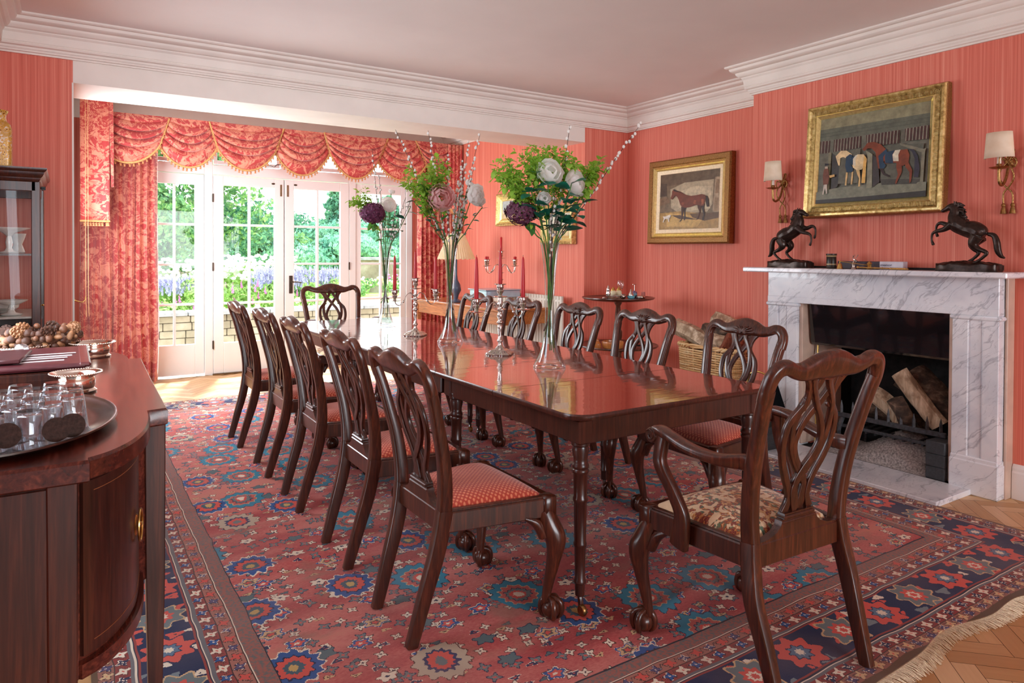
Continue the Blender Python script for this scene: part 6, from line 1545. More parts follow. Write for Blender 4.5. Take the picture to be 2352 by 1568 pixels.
# ------------------------------------------------------------------ log basket
bk = empty('log_basket', (4.385, 3.74, 0), 0, 'pale wicker log basket full of split logs against the recess wall', 'basket')
WICK = NT('wicker'); nw = WICK.noise(WICK.map(WICK.tc(), (8, 8, 90)), 1, 2); WICK.fin(WICK.ramp(nw, [(.3, S(206, 156, 98)), (.5, S(236, 198, 140)), (.7, S(250, 224, 178))]), .6); WICK = WICK.m
bx, by_, bh = .185, .305, .565
b = MB()
def sqr(t, kx=1, ky=1):
    a = 2 * PI * t; c, s = math.cos(a), math.sin(a); return (bx * kx * math.copysign(abs(c) ** .35, c), by_ * ky * math.copysign(abs(s) ** .35, s))
NS = 52
for r_i in range(30):
    z = .012 + r_i * .0182; fl = .90 + .10 * z / bh; q = []
    for i in range(NS * 2 + 1):
        x, y = sqr(i / (NS * 2)); L = math.hypot(x, y); off = .007 * math.cos(PI * i + PI * (r_i % 2)) if i % 2 == 0 else 0
        off = .006 * (1 if (i + r_i) % 2 else -1); q.append((x * fl * (1 + off / L), y * fl * (1 + off / L), z))
    b.tube(q, .0078, 6, cap=False)
b.build('woven_side', WICK, bk, angle=80)
b = MB()
for i in range(NS):
    x, y = sqr((i + .5) / NS); b.tube([(x * .9, y * .9, .005), (x, y, bh)], .0045, 5)
b.build('stakes', WICK, bk)
q = []; q2 = []
for i in range(161):
    x, y = sqr(i / 160); a = i * .9; q.append((x * (1.02 + .03 * math.cos(a)), y * (1.02 + .02 * math.cos(a)), bh + .008 + .010 * math.sin(a))); q2.append((x * (1.02 - .03 * math.cos(a)), y * (1.02 - .02 * math.cos(a)), bh + .008 - .010 * math.sin(a)))
b = MB().tube(q, .010, 6); b.tube(q2, .010, 6); b.build('braided_rim', WICK, bk, angle=80)
MB().box((0, 0, .30), (bx * 1.6, by_ * 1.7, .03)).build('base', WICK, bk)
lg = 'logs piled in the wicker basket'
log('firewood_log', (4.32, 4.17, .70), (4.36, 3.70, .50), .070, LOGP, 'long pale curved log sticking out of the left of the wicker basket', 31, 16, group=lg)
log('firewood_log', (4.44, 3.93, .66), (4.44, 3.62, .70), .075, LOGB, 'mossy dark round log at the back of the wicker basket', 32, 16, group=lg)
log('firewood_log', (4.33, 3.82, .62), (4.42, 3.50, .58), .060, LOGP, 'short pale log lying across the middle of the wicker basket', 33, 14, group=lg)
log('firewood_log', (4.30, 3.62, .64), (4.46, 3.48, .52), .078, LOGR, 'reddish split log end at the right front of the wicker basket', 34, 12, group=lg)
log('firewood_log', (4.42, 3.82, .78), (4.45, 3.46, .66), .065, LOGP, 'big pale forked log on top of the pile in the wicker basket', 35, 14, group=lg)
log('firewood_log', (4.45, 4.00, .50), (4.45, 3.52, .44), .085, LOGB, 'dark bark-covered log deep inside the wicker basket', 36, 14, group=lg)
# ------------------------------------------------------------------ black painted coal box
cs_ = empty('coal_box', (3.90, 3.03, .0), 0, 'black lacquered coal box with gold flowers, on the hearth left of the fire', 'coal box')
BLQ = simple('black_toleware', (.006, .007, .008), .12, 0, .1, 10, .7, .6)
poly = [(-.17, .0), (.13, .0), (.19, .10), (.17, .26), (.06, .405), (-.10, .405), (-.20, .16)]
b = MB().prism([(x, z) for x, z in poly], -.11, .11, 'x'); b.xf(Matrix.Rotation(PI / 2 * 0, 4, 'Z')); b.build('body', BLQ, cs_, (0, -.0, .031), angle=20)
GP = simple('gold_leaf_paint', S(196, 156, 60), .35, .4, .3, 60); WP = simple('white_flower_paint', S(206, 210, 208), .5, 0, .1, 40)
rn = random.Random(6); b = MB(); w = MB()
for i in range(26):
    yy, z = rn.uniform(-.10, .04), rn.uniform(.30, .385); s = rn.uniform(.006, .012); w.add([(-.1112, yy - s, z), (-.1112, yy, z - s * .8), (-.1112, yy + s, z), (-.1112, yy, z + s * .8)], [(0, 1, 2, 3)])
for k in range(7):
    a = PI * (.15 + .7 * k / 6); c = (-.02, .17); d = (math.cos(a), math.sin(a)); e = (-d[1], d[0])
    b.add([(-.1115, c[0], c[1]), (-.1115, c[0] + d[0] * .05 + e[0] * .014, c[1] + d[1] * .05 + e[1] * .014), (-.1115, c[0] + d[0] * .075, c[1] + d[1] * .075), (-.1115, c[0] + d[0] * .05 - e[0] * .014, c[1] + d[1] * .05 - e[1] * .014)], [(0, 1, 2, 3)])
for k in range(12):
    t = k / 11; b.add([(-.1115, .03 - .12 * t + .02 * math.sin(k), .13 - .06 * t), (-.1115, .045 - .12 * t + .02 * math.sin(k), .14 - .06 * t), (-.1115, .04 - .12 * t, .155 - .06 * t), (-.1115, .02 - .12 * t, .148 - .06 * t)], [(0, 1, 2, 3)])
b.build('gold_decoration', GP, cs_, (0, 0, .031), smooth=False); w.build('white_decoration', WP, cs_, (0, 0, .031), smooth=False)
b = MB().tube(cr([(0, -.10, .40), (0, -.08, .47), (0, .0, .49), (0, .06, .46), (0, .08, .40)], 5), .006, 8); b.build('handle', BRASS, cs_, (0, -.02, .028))
# ------------------------------------------------------------------ sideboard
sd = empty('sideboard', (0, 0, 0), 0, 'bow-ended mahogany sideboard in the left foreground with a round brass handle', 'sideboard')
def outline(ins, nocurve=0):
    o = [(XL + .004, 1.475 + ins), (.032 - ins * .6, 1.475 + ins)]
    cv = cr([(.034 - ins, 1.492 + ins * .8), (.072 - ins, 1.525 + ins * .6), (.112 - ins, 1.590 + ins * .4), (.142 - ins, 1.680), (.158 - ins, 1.780), (.163 - ins, 1.868)], 5)
    o += cv + [(.205 - ins, 1.874 + ins), (.212 - ins, 2.35), (.222 - ins, 2.815 - ins), (.184 - ins, 2.820 - ins)]
    o += cr([(.183 - ins, 2.90), (.160 - ins, 3.0 - ins * .5), (.116 - ins, 3.09 - ins), (.03 - ins, 3.18 - ins), (-.10, 3.24 - ins), (XL + .004, 3.26 - ins)], 4)
    return o
b = MB(); o0_ = outline(0); n = len(o0_)
lay = [(.006, .878), (0, .882), (0, .914), (.004, .920)]
vs = []; 
for ins, z in lay: vs += [(x, y, z) for x, y in outline(ins)]
b.add(vs, [(i * n + j, i * n + (j + 1) % n, (i + 1) * n + (j + 1) % n, (i + 1) * n + j) for i in range(len(lay) - 1) for j in range(n)] + [tuple(range(n))[::-1], tuple((len(lay) - 1) * n + j for j in range(n))])
b.build('top', MAHOG_RED, sd, angle=30)
b = MB().prism(outline(.030), .505, .878); b.build('carcass', MAHOG_RED, sd, angle=30)
# bowed cupboard door with string inlay, base moulding
cvp = lambda ins: cr([(.034 - ins, 1.492 + ins * .8), (.072 - ins, 1.525 + ins * .6), (.112 - ins, 1.590 + ins * .4), (.142 - ins, 1.680), (.158 - ins, 1.780), (.163 - ins, 1.868)], 5)
def band(ins, z0, z1, i0, i1, mat, name, th=.003, par=sd):
    A, B_ = cvp(ins)[i0:i1], cvp(ins + th)[i0:i1]; k = len(A); b = MB()
    b.add([(x, y, z) for z in (z0, z1) for x, y in A] + [(x, y, z) for z in (z0, z1) for x, y in B_], [(j, j + 1, k + j + 1, k + j) for j in range(k - 1)] + [(2 * k + j, 3 * k + j, 3 * k + j + 1, 2 * k + j + 1) for j in range(k - 1)] + [(k + j, k + j + 1, 3 * k + j + 1, 3 * k + j) for j in range(k - 1)] + [(j, 2 * k + j, 2 * k + j + 1, j + 1) for j in range(k - 1)] + [(0, k, 3 * k, 2 * k), (k - 1, 3 * k - 1, 4 * k - 1, 2 * k - 1)])
    return b.build(name, mat, par, angle=40)
dr = band(.024, .540, .868, 2, 25, MAHOG, 'door', .008)
INL = simple('boxwood_inlay', S(150, 92, 56), .4)
band(.0232, .562, .5632, 4, 23, INL, 'inlay_line', .001, dr); band(.0232, .848, .8492, 4, 23, INL, 'inlay_line', .001, dr)
band(.014, .505, .532, 0, 26, MAHOG_RED, 'base_moulding', .02)
b = MB(); hx, hy, hz_ = .123, 1.705, .706
rotY = Matrix.Rotation(PI / 2, 3, 'Y') 
rz_ = Matrix.Rotation(-.20, 3, 'Z')
b.lathe([(.001, .004), (.016, .005), (.022, .002), (.024, 0)], (hx, hy, hz_), 24, rot=rz_ @ rotY); b.ball((hx + .006, hy, hz_), .007, 10, 8)
b.tube([tuple(Vector((hx + .009, hy, hz_)) + rz_ @ Vector((0, .026 * math.cos(a), .034 * math.sin(a) - .002))) for a in [2 * PI * i / 24 for i in range(25)]], .0028, 8)
b.build('ring_handle', BRASS, dr)
# legs
def sleg(x, y, w0=.046, w1=.026):
    b = MB().sweep([(x, y, z, w, w) for z, w in ((.004, w1), (.05, w1 + .004), (.06, w1 - .001), (.50, w0 - .004), (.878, w0))], (0, 1, 0), pw=.12, seg=8); return b.build('leg', MAHOG, sd, angle=30)
sleg(.178, 1.905); sleg(.192, 2.78); sleg(-.010, 1.515, .05, .03); sleg(.02, 3.13); sleg(XL + .04, 1.52); sleg(XL + .04, 3.20)
b = MB().box((-.20, 1.498, .69), (.335, .008, .365), bevel=.002); b.build('end_panel', MAHOG, sd, angle=30)
SZ = .921
# oval tray of upturned tumblers
TR = simple('tarnished_silver_tray', S(128, 122, 118), .22, 1, .18, 30)
b = MB().lathe([(.001, .003), (.205, .003), (.222, .006), (.250, .014), (.258, .018), (.262, .018), (.262, .014), (.250, .009), (.225, 0), (.001, 0)], seg=64, sy=1.24, sx=.86)
tray = b.build('serving_tray', TR, loc=(-.130, 1.842, SZ), angle=50); tag(tray, 'oval tarnished silver tray crowded with upturned tumblers on the sideboard', 'tray')
TG = thin_glass('tumbler_glass', (.96, .97, .975), .95, .07)
FELT = simple('brown_cork_disc', S(58, 42, 36), .9, 0, .3, 160, bump=.5)
tprof = [(.030, 0), (.0305, .002), (.0225, .066), (.021, .069), (.001, .069)]
tin = [(.001, .060), (.0205, .060), (.0285, 0)]
tg = MB().lathe(tprof, seg=26); tg2 = MB().lathe([(.0285, .0005), (.0208, .058), (.019, .060), (.001, .060)], seg=26)
tg.merge(tg2)
pts_ = []; rn = random.Random(12)
rows_ = {}
for r_i, yy in enumerate((1.625, 1.690, 1.755, 1.820, 1.885, 1.950)):
    for c_i in range(6):
        x = -.318 + c_i * .0645 + (.032 if r_i % 2 else 0)
        if ((x + .13) / .180) ** 2 + ((yy - 1.842) / .265) ** 2 > 1: continue
        if x > .035: continue
        pts_.append((x + rn.uniform(-.003, .003), yy + rn.uniform(-.003, .003))); rows_.setdefault(r_i, []).append(len(pts_) - 1)
OW = ['first', 'second', 'third', 'fourth', 'fifth', 'sixth']; TL = {}
for r_i, ids in rows_.items():
    for k_, ix in enumerate(ids[::-1]): TL[ix] = 'clear glass upturned tumbler, %s from the right in the %s row of the tray' % (OW[k_], 'front' if r_i == 0 else ('rearmost' if r_i == max(rows_) else OW[r_i]))
t0_ = None
for i, (x, y) in enumerate(pts_):
    if t0_ is None: t0_ = tg.build('tumbler', TG, loc=(x, y, SZ + .0035), angle=50); tag(t0_, TL[i], 'tumbler', 'upturned tumblers on the oval tray')
    else: copy_tree(t0_, (x, y, SZ + .0035), label=TL[i])
for (x, y, a, lb) in ((-.098, 1.600, .0, 'round dark cork coaster leaning on the tumblers at the left of the tray'), (-.020, 1.604, .1, 'round dark cork coaster leaning on the tumblers at the front of the tray'), (.006, 1.628, .25, 'round dark cork coaster half hidden between two tumblers')):
    b = MB().lathe([(.001, -.0015), (.0235, -.0015), (.0235, .0015), (.001, .0015)], seg=32, rot=Matrix.Rotation(a, 3, 'Z') @ Matrix.Rotation(PI / 2 - .25, 3, 'X')); tag(b.build('coaster', FELT, loc=(x, y, SZ + .034)), lb, 'coaster')
SILC = simple('coaster_silver', (.84, .72, .62), .14, 1, .05, 60)
def wcoaster(x, y, r, label):
    k = r / .062; b = MB().lathe([(.056 * k, 0), (.058 * k, .004), (.050 * k, .010), (.054 * k, .018), (.054 * k, .034), (.050 * k, .040), (.064 * k, .047), (.074 * k, .051), (.073 * k, .054), (.060 * k, .051), (.048 * k, .044), (.050 * k, .02), (.046 * k, .010), (.001, .009)], seg=48)
    o = b.build('wine_coaster', SILC, loc=(x, y, SZ), angle=60); tag(o, label, 'wine coaster', 'silver wine coasters on the sideboard'); b = MB(); nb = 60
    for i in range(nb): a = 2 * PI * i / nb; b.ball((.0735 * k * math.cos(a), .0735 * k * math.sin(a), .053), .0026, 6, 4)
    b.build('beaded_rim', SILC, o); return o
wcoaster(.018, 2.215, .052, 'silver wine coaster with a beaded rim between the tumblers and the canteen box')
wcoaster(.075, 2.93, .062, 'silver wine coaster with a beaded rim beyond the right end of the canteen box')
wcoaster(-.135, 3.05 - .10, .075, 'wide silver coaster behind the canteen box, at the left edge of the picture')
# canteen box with menu cards
cx_ = empty('cutlery_box', (-.155, 2.52, SZ), 0, 'burgundy-lidded wooden cutlery box on the sideboard behind the tumblers', 'box')
LID = simple('burgundy_leather', S(92, 40, 46), .3, 0, .12, 60)
b = MB().box((0, 0, .023), (.40, .42, .045), bevel=.003)
for k in range(3): b.box((0, 0, .008 + k * .015), (.404, .424, .003))
b.build('case', MAHOG, cx_, angle=30)
b = MB().box((0, 0, .057), (.40, .43, .016), bevel=.006); b.build('lid', LID, cx_, angle=30)
b = MB().box((.195, 0, .060), (.030, .432, .014), bevel=.005); b.build('spine', simple('burgundy_leather_spine', S(108, 50, 50), .3), cx_, angle=30)
CARD = simple('pale_card_paper', S(226, 214, 214), .7, var=.03)
for i, (x, y, w, d, a, lb) in enumerate(((.085, -.10, .12, .016, .04, 'front pale card at the right of the wallet'), (.088, -.055, .13, .015, .06, 'second pale card at the right of the wallet'), (.095, .0, .14, .022, .05, 'widest pale card at the right of the wallet'), (.11, .045, .13, .015, .03, 'rear pale card at the right of the wallet'), (-.105, -.105, .14, .022, .08, 'front pale card at the left of the wallet'), (-.09, .02, .12, .020, .03, 'rear pale card at the left of the wallet'))):
    b = MB().box((0, 0, .0007), (w, d, .0012), rot=a); tag(b.build('place_card', CARD, loc=(-.155 + x, 2.52 + y - .03, SZ + .0652 + .0014 * (i % 2))), lb + ' on the cutlery box', 'card', 'pale cards on the cutlery box')
b = MB().box((0, 0, .006), (.075, .24, .011), rot=-.08, bevel=.003); tag(b.build('leather_wallet', simple('wallet_leather', S(78, 36, 40), .35), loc=(-.140, 2.47, SZ + .0685)), 'dark leather wallet lying across the pale cards on the cutlery box', 'wallet')
b = MB().lathe([(.014, 0), (.018, .006), (.018, .014), (.012, .022), (.001, .026)], seg=10, rip=(.12, 5)); tag(b.build('crystal_paperweight', CRY, loc=(-.125, 2.66, SZ + .066)), 'small cut-crystal paperweight at the back of the cutlery box', 'paperweight')
# basket of cones and nuts
nb_ = empty('cone_basket', (-.078, 3.02, SZ), 0, 'low basket wreathed with nuts and fir cones on the sideboard', 'basket')
b = MB().lathe([(.07, 0), (.085, .01), (.105, .05), (.112, .075), (.104, .075), (.095, .05), (.001, .035)], seg=32); b.build('basket_body', simple('brown_wicker', S(96, 62, 42), .7, 0, .4, 90, bump=.8), nb_)
NUT = [simple('nut_brown', S(128, 84, 60), .4, 0, .25, 40), simple('nut_dark', S(84, 52, 38), .45, 0, .3, 40), simple('nut_tan', S(168, 120, 84), .45, 0, .2, 40)]
nt = [MB().ball((0, 0, 0), .0115, 10, 8, sz=1.2).build('nut', NUT[0], nb_), MB().ball((0, 0, 0), .0125, 10, 8, sz=1.0).build('nut', NUT[1], nb_), MB().ball((0, 0, 0), .010, 10, 8, sz=1.9).build('nut', NUT[2], nb_)]
rn = random.Random(77); cnt = 0
for ring, (r_, z_, k_) in enumerate(((.108, .050, 30), (.116, .074, 32), (.100, .092, 28))):
    for i in range(k_):
        a = 2 * PI * i / k_ + rn.uniform(-.06, .06); s_ = nt[rn.randrange(3)]; c = s_ if cnt < 0 else s_.copy()
        c.location = (r_ * math.cos(a), r_ * math.sin(a), z_ + rn.uniform(-.008, .012)); c.rotation_euler = (rn.uniform(0, 3), rn.uniform(0, 3), 0); c.scale = [rn.uniform(.85, 1.25)] * 3; c.parent = nb_; COL.objects.link(c); cnt += 1
for i, s_ in enumerate(nt): s_.location = (.05 * math.cos(i * 2.1), .05 * math.sin(i * 2.1), .062)
for i in range(7):
    a = .4 + i * .9; b = MB()
    for j in range(7):
        for k in range(6):
            t = j / 6; rr_ = .014 * math.sin(PI * (.15 + .8 * t)) + .003; aa = k * PI / 3 + j * .5; b.box((rr_ * math.cos(aa), rr_ * math.sin(aa), -.02 + .042 * t), (.010, .008, .004), rot=aa)
    b.lathe([(.004, -.022), (.009, -.01), (.009, .012), (.002, .024)], seg=8)
    o = b.build('fir_cone', NUT[1 if i % 2 else 2], nb_, (.106 * math.cos(a), .106 * math.sin(a), .100)); o.rotation_euler = (PI / 2 + .3 * math.sin(i), 0, a)
# ------------------------------------------------------------------ glazed cabinet in the left corner
cb = empty('china_cabinet', (-.245, 4.72, 0), 0, 'tall dark mahogany china cabinet with glass sides in the left corner', 'cabinet')
cw, cd_ = .115, .33      # half sizes
b = MB()
for sx in (-1, 1):
    for sy in (-1, 1): b.box((sx * (cw - .010), sy * (cd_ - .016), .87), (.040 if sx > 0 else .020, .032, 1.60), bevel=.003)
for z, h in ((.03, .06), (.88, .05), (1.645, .055)):
    for sy in (-1, 1): b.box((0, sy * (cd_ - .012), z), (cw * 2 - .02, .024, h), bevel=.003)
    for sx in (-1, 1): b.box((sx * (cw - .010), 0, z), (.020, cd_ * 2 - .02, h), bevel=.003)
b.box((0, 0, .86), (cw * 2 - .01, cd_ * 2 - .01, .02)); b.box((0, 0, 1.675), (cw * 2, cd_ * 2, .02))
b.build('frame', MAHOG, cb, angle=30)
b = MB().box((-cw + .012, 0, 1.27), (.006, cd_ * 2 - .03, .78)); b.build('back_board', simple('cabinet_back_pink', S(138, 84, 74), .6), cb)
b = MB().box((0, 0, .45), (cw * 2 - .012, cd_ * 2 - .012, .80)); b.build('lower_cupboard', MAHOG, cb, angle=30)
# cornice round front and near side
cp = [(0, 1.665), (.004, 1.668), (.010, 1.676), (.012, 1.686), (.020, 1.694), (.026, 1.706), (.028, 1.716), (.036, 1.722), (.040, 1.730), (.040, 1.738), (0, 1.738)]
b = loft_profile([(cw, cd_), (cw, -cd_), (-cw, -cd_)][::-1], [(-d, z) for d, z in cp]); b.box((0, 0, 1.734), (cw * 2, cd_ * 2, .008)); b.build('cornice', MAHOG, cb, angle=30)
for z in (1.286, .957):
    MB().box((0, 0, z), (cw * 2 - .03, cd_ * 2 - .04, .010)).build('shelf', MAHOG if z > 1 else simple('shelf_glass_edge', S(190, 196, 190), .2), cb)
MB().add([(-cw + .01, -cd_ + .012, .905), (cw - .03, -cd_ + .012, .905), (cw - .03, -cd_ + .012, 1.618), (-cw + .01, -cd_ + .012, 1.618)], [(0, 1, 2, 3)]).build('side_glass', GLASSP, cb, smooth=False)
dro = MB().add([(cw - .004, -cd_ + .03, .905), (cw - .004, cd_ - .03, .905), (cw - .004, cd_ - .03, 1.618), (cw - .004, -cd_ + .03, 1.618)], [(0, 1, 2, 3)]).build('door_glass', GLASSP, cb, smooth=False)
b = MB().box((cw + .006, -cd_ + .02, 1.27), (.008, .028, .76), bevel=.003); b.build('door_stile', OAKT, cb)
b = MB().tube([(cw + .01, -cd_ + .03, 1.636), (cw + .028, -cd_ + .03, 1.636)], .004); b.box((cw + .022, -cd_ + .03, 1.636), (.020, .006, .018), bevel=.002); b.build('key', BLACKM, cb)
b = MB().tube([(cw + .006, -cd_ + .02, 1.02), (cw + .016, -cd_ + .02, 1.02)], .003); b.ball((cw + .018, -cd_ + .02, 1.02), .0055, 8, 6); b.build('knob', BRASS, cb)
CHN = simple('white_porcelain', S(226, 224, 218), .2, 0, .05, 30)
def comport(x, y, z, label, r=.085, h=.12, mat=None):
    b = MB().lathe([(.045, 0), (.05, .006), (.02, .014), (.012, .03), (.016, h * .45), (.010, h * .7), (.03, h - .02), (r, h), (r * 1.05, h + .006), (r * .95, h + .004), (.02, h - .012), (.001, h - .014)], seg=28, rip=(.03, 10)); tag(b.build('comport', mat or CHN, loc=(x, y, z), angle=50), label, 'comport')
comport(-.262, 4.52, 1.2925, 'white porcelain comport with a wide dish on the upper shelf of the china cabinet', .088, .13)
comport(-.255, 4.54, .9635, 'white porcelain pedestal bowl on the lower shelf of the china cabinet', .070, .075)
b = MB().lathe([(.03, 0), (.035, .006), (.03, .012), (.055, .03), (.06, .06), (.056, .06), (.05, .03), (.001, .012)], seg=24); tag(b.build('porcelain_basket', CHN, loc=(-.285, 4.70, .9635)), 'pierced white porcelain basket behind the pedestal bowl in the cabinet', 'basket')
b = MB().lathe([(.03, 0), (.035, .006), (.02, .05), (.035, .09), (.04, .11), (.036, .11), (.001, .06)], seg=20); tag(b.build('porcelain_cup', CHN, loc=(-.235, 4.74, 1.2925)), 'white porcelain cup at the back of the upper shelf in the cabinet', 'cup')
# square gilt vase on the cabinet
g = NT('imari_gilt'); o = g.tc(); vo = g.t.nodes.new('ShaderNodeTexVoronoi'); vo.inputs['Scale'].default_value = 85; g.set(vo.inputs['Vector'], o); n2 = g.noise(o, 30, 2)
c1 = g.ramp(vo.outputs[0], [(.0, S(120, 58, 26)), (.30, S(226, 188, 96)), (.5, S(206, 150, 60)), (.7, S(224, 214, 196))], 'CONSTANT'); g.fin(g.mix(g.ramp(n2, [(.5, (0, 0, 0)), (.56, (.8, .8, .8))]), c1, S(196, 150, 66)), .25, .1)
b = MB()
def vz(u, v):
    P_ = [(.052, 0), (.055, .004), (.056, .01), (.056, .20), (.050, .225), (.036, .240), (.032, .255), (.034, .275), (.042, .292), (.040, .296), (.030, .28)]
    i = v * (len(P_) - 1); k = min(int(i), len(P_) - 2); t = i - k; r_ = P_[k][0] * (1 - t) + P_[k + 1][0] * t; z = P_[k][1] * (1 - t) + P_[k + 1][1] * t
    a = 2 * PI * u; c, s = math.cos(a), math.sin(a); sq_ = 1 / max(abs(c), abs(s)) if z < .215 else 1 + (1 / max(abs(c), abs(s)) - 1) * max(0, (.245 - z) / .03); return (r_ * c * min(sq_, 1.30), r_ * s * min(sq_, 1.30), z)
b.grid(vz, 64, 40); tag(b.build('gilt_vase', g.m, loc=(-.300, 4.47, 1.739), angle=40), 'square gold and rust patterned vase on top of the china cabinet', 'vase')
# ------------------------------------------------------------------ garden
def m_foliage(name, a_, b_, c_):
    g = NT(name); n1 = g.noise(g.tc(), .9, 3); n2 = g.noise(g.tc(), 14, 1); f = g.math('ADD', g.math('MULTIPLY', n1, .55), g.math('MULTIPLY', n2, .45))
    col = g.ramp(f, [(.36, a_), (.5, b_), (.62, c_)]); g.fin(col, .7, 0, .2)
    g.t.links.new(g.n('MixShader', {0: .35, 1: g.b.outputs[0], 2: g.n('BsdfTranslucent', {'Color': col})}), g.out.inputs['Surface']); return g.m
F1 = m_foliage('ash_tree_leaves', S(48, 92, 62), S(98, 142, 84), S(156, 186, 106))
F2 = m_foliage('dark_tree_leaves', S(36, 84, 70), S(74, 126, 94), S(118, 166, 118))
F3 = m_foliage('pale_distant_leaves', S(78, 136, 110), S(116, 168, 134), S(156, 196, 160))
GRASS = m_foliage('lawn_grass', S(120, 152, 76), S(142, 172, 92), S(166, 190, 112))
BARK = simple('tree_bark', S(110, 96, 84), .9, 0, .3, 8)
b = MB().box((5, 9.0, -.06), (60, 2.0, .08)); STN = simple('terrace_paving', S(140, 134, 122), .8, 0, .12, 3)
struct(b.build('trim_11', STN, smooth=False))
b = MB().grid(lambda u, v: (-30 + 90 * u, 11.2 + 110 * v ** 1.5, .25 - .010 * v * 110 + .6 * math.sin(u * 7) * v), 40, 40)
tag(b.build('lawn', GRASS), 'bright green lawn of the garden beyond the terrace wall', 'lawn', kind='stuff')
# terrace retaining wall
STW = NT('cotswold_stone'); nn = STW.noise(STW.tc(), 2.2, 4, .6); STW.fin(STW.ramp(nn, [(.3, S(104, 92, 70)), (.5, S(130, 118, 92)), (.7, S(158, 146, 122))]), .9); STW.bump(STW.noise(STW.tc(), 12, 4), .6, .02); STW = STW.m
tw = empty('terrace_wall', (4, 11, 0), 0, 'low coursed stone terrace wall with flat coping just outside the French windows', 'wall')
rn = random.Random(9); b = MB(); z = -.35
while z < .36:
    h = rn.uniform(.085, .125); x = -9
    while x < 9:
        w = rn.uniform(.16, .38); b.box((x + w / 2, rn.uniform(-.012, .012), z + h / 2), (w - .008, .28, h - .006), bevel=.008); x += w
    z += h
b.build('coursed_stone', STW, tw, angle=40)
b = MB().box((0, .02, .0), (18, .24, .72)); b.build('mortar_core', simple('mortar', S(112, 102, 86), .9), tw)
b = MB(); x = -9
while x < 9:
    w = rn.uniform(.5, .8); b.box((x + w / 2, 0, .425), (w - .012, .42, .055), bevel=.010); x += w
b.build('coping', simple('coping_stone', S(130, 128, 122), .8, 0, .2, 9, bump=.4), tw, angle=40)
# dry-stone boundary wall and pier
dw = empty('dry_stone_wall', (8, 22, 0), -.06, 'tumbledown dry-stone wall along the far side of the garden', 'wall')
b = MB(); z = -.1
for row in range(6):
    x = -12
    while x < 10:
        w = rn.uniform(.18, .45); h = .12; b.box((x + w / 2, rn.uniform(-.03, .03), z + h / 2 + rn.uniform(-.01, .01)), (w - .02, .45, h - .01), bevel=.02); x += w
    z += .12
x = -12
while x < 10:
    w = rn.uniform(.07, .13); hh = rn.uniform(.14, .22); b.box((x, 0, z + hh / 2 - .03), (w - .015, .40, hh), Matrix.Rotation(rn.uniform(-.25, .25), 3, 'Y'), bevel=.015); x += w
b.build('stones', STW, dw, angle=40)
MB().box((-1, .0, .25), (22, .3, .7)).build('core', MATS['mortar'], dw)
pr_ = empty('gate_pier', (8.15, 21.22, 0), 0, 'square stone gate pier with a flat cap in the garden wall', 'pier'); MB().box((0, 0, .5), (1.35, .8, 1.2), bevel=.02).build('shaft', STW, pr_); MB().box((0, 0, 1.13), (1.50, .95, .10), bevel=.02).build('cap', MATS['coping_stone'], pr_)
def leaf_cloud(blobs, n, size, seed, flat=.3):
    """numpy leaf cards scattered over ellipsoid shells"""
    rg = np.random.default_rng(seed); vol = np.array([bl[3] * bl[4] * bl[5] for bl in blobs]) ** (2 / 3); idx = rg.choice(len(blobs), n, p=vol / vol.sum())
    B_ = np.array(blobs)[idx]; d = rg.normal(size=(n, 3)); d /= np.linalg.norm(d, axis=1, keepdims=True); rr_ = rg.uniform(.72, 1.05, (n, 1)); lump = 1 + .12 * np.sin(d[:, :1] * 9 + idx[:, None]) * np.cos(d[:, 2:3] * 8)
    c = B_[:, :3] + d * B_[:, 3:6] * rr_ * lump
    nr = d + rg.normal(size=(n, 3)) * .55; nr /= np.linalg.norm(nr, axis=1, keepdims=True); t = np.cross(nr, rg.normal(size=(n, 3))); t /= np.linalg.norm(t, axis=1, keepdims=True); s = np.cross(nr, t); sz = size * rg.uniform(.6, 1.3, (n, 1))
    V = np.stack([c - t * sz, c + s * sz * .5, c + t * sz, c - s * sz * .5], 1).reshape(-1, 3); F = np.arange(4 * n).reshape(n, 4)
    m = MB(); m.v = [tuple(p) for p in V.tolist()]; m.f = [tuple(f) for f in F.tolist()]; m.mi = [0] * n; return m
def tree(label, x, y, blobs, n, size, mat, seed, trunk=(0, .3, 4), cat='tree', grp='garden trees beyond the wall', name='tree'):
    root = empty(name, (x, y, 0), 0, label, cat, grp)
    if trunk: MB().tube(cr([(0, 0, -.3), (.1, 0, trunk[2] * .4), (0, 0, trunk[2])], 4), [trunk[1] * (1 - .08 * i) for i in range(9)], 10).build('trunk', BARK, root)
    leaf_cloud(blobs, n, size, seed).build('foliage', mat, root, smooth=False); return root
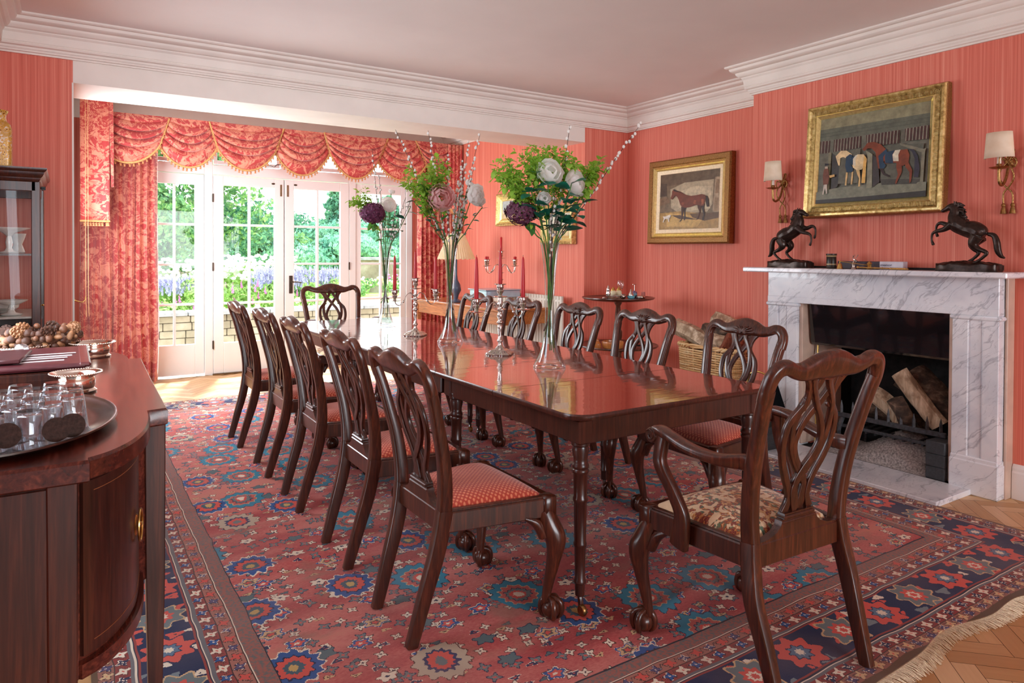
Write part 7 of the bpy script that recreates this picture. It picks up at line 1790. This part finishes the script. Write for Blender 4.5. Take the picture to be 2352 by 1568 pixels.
# the big tree on the left: about 24 m away
rn = random.Random(21); bl = []
for i in range(46):
    z = rn.uniform(.9, 8.6); R_ = (3.9 if z < 3.4 else 3.2) * math.sin(PI * min(1, (z + 1.6) / 12)) ; a = rn.uniform(0, 6.28); q_ = rn.uniform(.35, 1) * R_; s_ = rn.uniform(.9, 1.6); bl.append((q_ * math.cos(a), q_ * math.sin(a) * .8, z, s_ * 1.2, s_ * 1.1, s_ * .8))
tree('big leafy ash tree filling the left-hand panes', 1.0, 24.5, bl, 30000, .12, F1, 1, (0, .3, 5))
bl2 = [(rn.uniform(-7, 7), rn.uniform(-1.5, 1.5), rn.uniform(.4, 3.2), 1.8, 1.4, 1.2) for _ in range(26)]
tree('dark green hedge of shrubs under the big tree, left of the doors', -1.5, 27, bl2, 14000, .13, F2, 2, None, 'shrub', name='shrub_hedge')
def conifer(h, w, seed):
    r_ = random.Random(seed); out = []; z = h * .2
    while z < h:
        t = (z - h * .2) / (h * .8); k = w * (1 - t) + .25
        for _ in range(5): a = r_.uniform(0, 6.28); out.append((k * .6 * math.cos(a), k * .6 * math.sin(a), z + r_.uniform(-.2, .2), k * .55, k * .55, .32))
        z += h * .075
    return out
tree('taller dark fir with ragged top seen through the right door leaf', 15.6, 46, conifer(6.4, 2.2, 3), 5200, .20, F2, 3, (0, .2, 6))
tree('second dark fir beside the taller one, seen through the right door leaf', 19.4, 47, conifer(5.6, 2.2, 4), 4600, .20, F2, 4, (0, .2, 5))
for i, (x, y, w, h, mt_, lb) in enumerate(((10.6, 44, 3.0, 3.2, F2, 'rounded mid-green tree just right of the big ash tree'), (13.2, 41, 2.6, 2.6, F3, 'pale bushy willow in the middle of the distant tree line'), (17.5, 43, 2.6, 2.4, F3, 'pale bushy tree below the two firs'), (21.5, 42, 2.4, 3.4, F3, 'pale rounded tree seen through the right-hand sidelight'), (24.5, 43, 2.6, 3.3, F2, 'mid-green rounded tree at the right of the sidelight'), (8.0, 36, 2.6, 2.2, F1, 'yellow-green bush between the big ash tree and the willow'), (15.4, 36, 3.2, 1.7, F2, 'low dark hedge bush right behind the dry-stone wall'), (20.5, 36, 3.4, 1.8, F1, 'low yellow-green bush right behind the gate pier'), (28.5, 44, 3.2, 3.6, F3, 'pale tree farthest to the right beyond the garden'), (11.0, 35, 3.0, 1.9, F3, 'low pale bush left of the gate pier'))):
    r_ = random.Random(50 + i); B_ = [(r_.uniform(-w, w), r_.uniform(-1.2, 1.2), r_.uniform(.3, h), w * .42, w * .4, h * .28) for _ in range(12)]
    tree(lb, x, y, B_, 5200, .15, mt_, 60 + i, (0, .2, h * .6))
# flower border in front of the dry-stone wall
def flowers(label, x, y, w, d, h, n, colr, gcol, seed, name, spike=False):
    rg = random.Random(seed); root = empty(name, (x, y, .2), 0, label, 'flowers', 'flower clumps in the garden border')
    B_ = [(rg.uniform(-w, w), rg.uniform(-d, d), rg.uniform(0, h * .55), w * .25, d * .4, h * .35) for _ in range(10)]; leaf_cloud(B_, 2600, .05, seed).build('leaves', gcol, root, smooth=False); b = MB()
    for i in range(n):
        px, py = rg.uniform(-w, w), rg.uniform(-d, d); z = rg.uniform(h * .45, h)
        if spike:
            for k in range(5): b.ball((px + rg.uniform(-.01, .01), py, z - .03 * k), .010 + .004 * k, 5, 4)
        else: b.ball((px, py, z), rg.uniform(.03, .07), 6, 4, sz=.7)
    b.build('blossom', colr, root)
LAV = simple('lavender_flowers', S(146, 138, 170), .8, 0, .15, 20); WHF = simple('white_flowers', S(214, 214, 206), .8, 0, .05, 20); PKF = simple('pink_spires', S(176, 96, 140), .8, 0, .15, 20); YEF = simple('yellow_flowers', S(238, 220, 170), .8, 0, .1, 20)
flowers('mauve lavender clump low in the left sidelight', 1.9, 17.2, 1.0, .5, .62, 420, LAV, GRASS, 1, 'lavender_clump', True)
flowers('clump of white flowers above the lavender in the left sidelight', 2.9, 18.5, 1.3, .5, .95, 260, WHF, GRASS, 2, 'white_flower_clump')
flowers('tall white flowers in the left door leaf', 4.2, 19.5, 1.2, .6, 1.05, 300, WHF, GRASS, 3, 'white_flower_clump')
flowers('broad lavender clump in the lower panes of the left door leaf', 4.9, 17.4, 1.1, .5, .78, 520, LAV, GRASS, 4, 'lavender_clump', True)
flowers('row of pink flower spires behind the foremost chairs, in the left door leaf', 3.3, 13.6, .9, .25, .60, 16, PKF, GRASS, 5, 'pink_spire_clump', True)
flowers('pink flower spires above the terrace wall in the left sidelight', 1.35, 12.6, .7, .25, .42, 12, PKF, GRASS, 6, 'pink_spire_clump', True)
flowers('low green and yellow planting in the right door leaf', 7.0, 19.2, 1.6, .6, .42, 120, YEF, F1, 7, 'border_plants')
flowers('pink and green planting in the right-hand sidelight', 9.6, 19.4, 1.5, .6, .48, 120, PKF, F1, 8, 'border_plants')
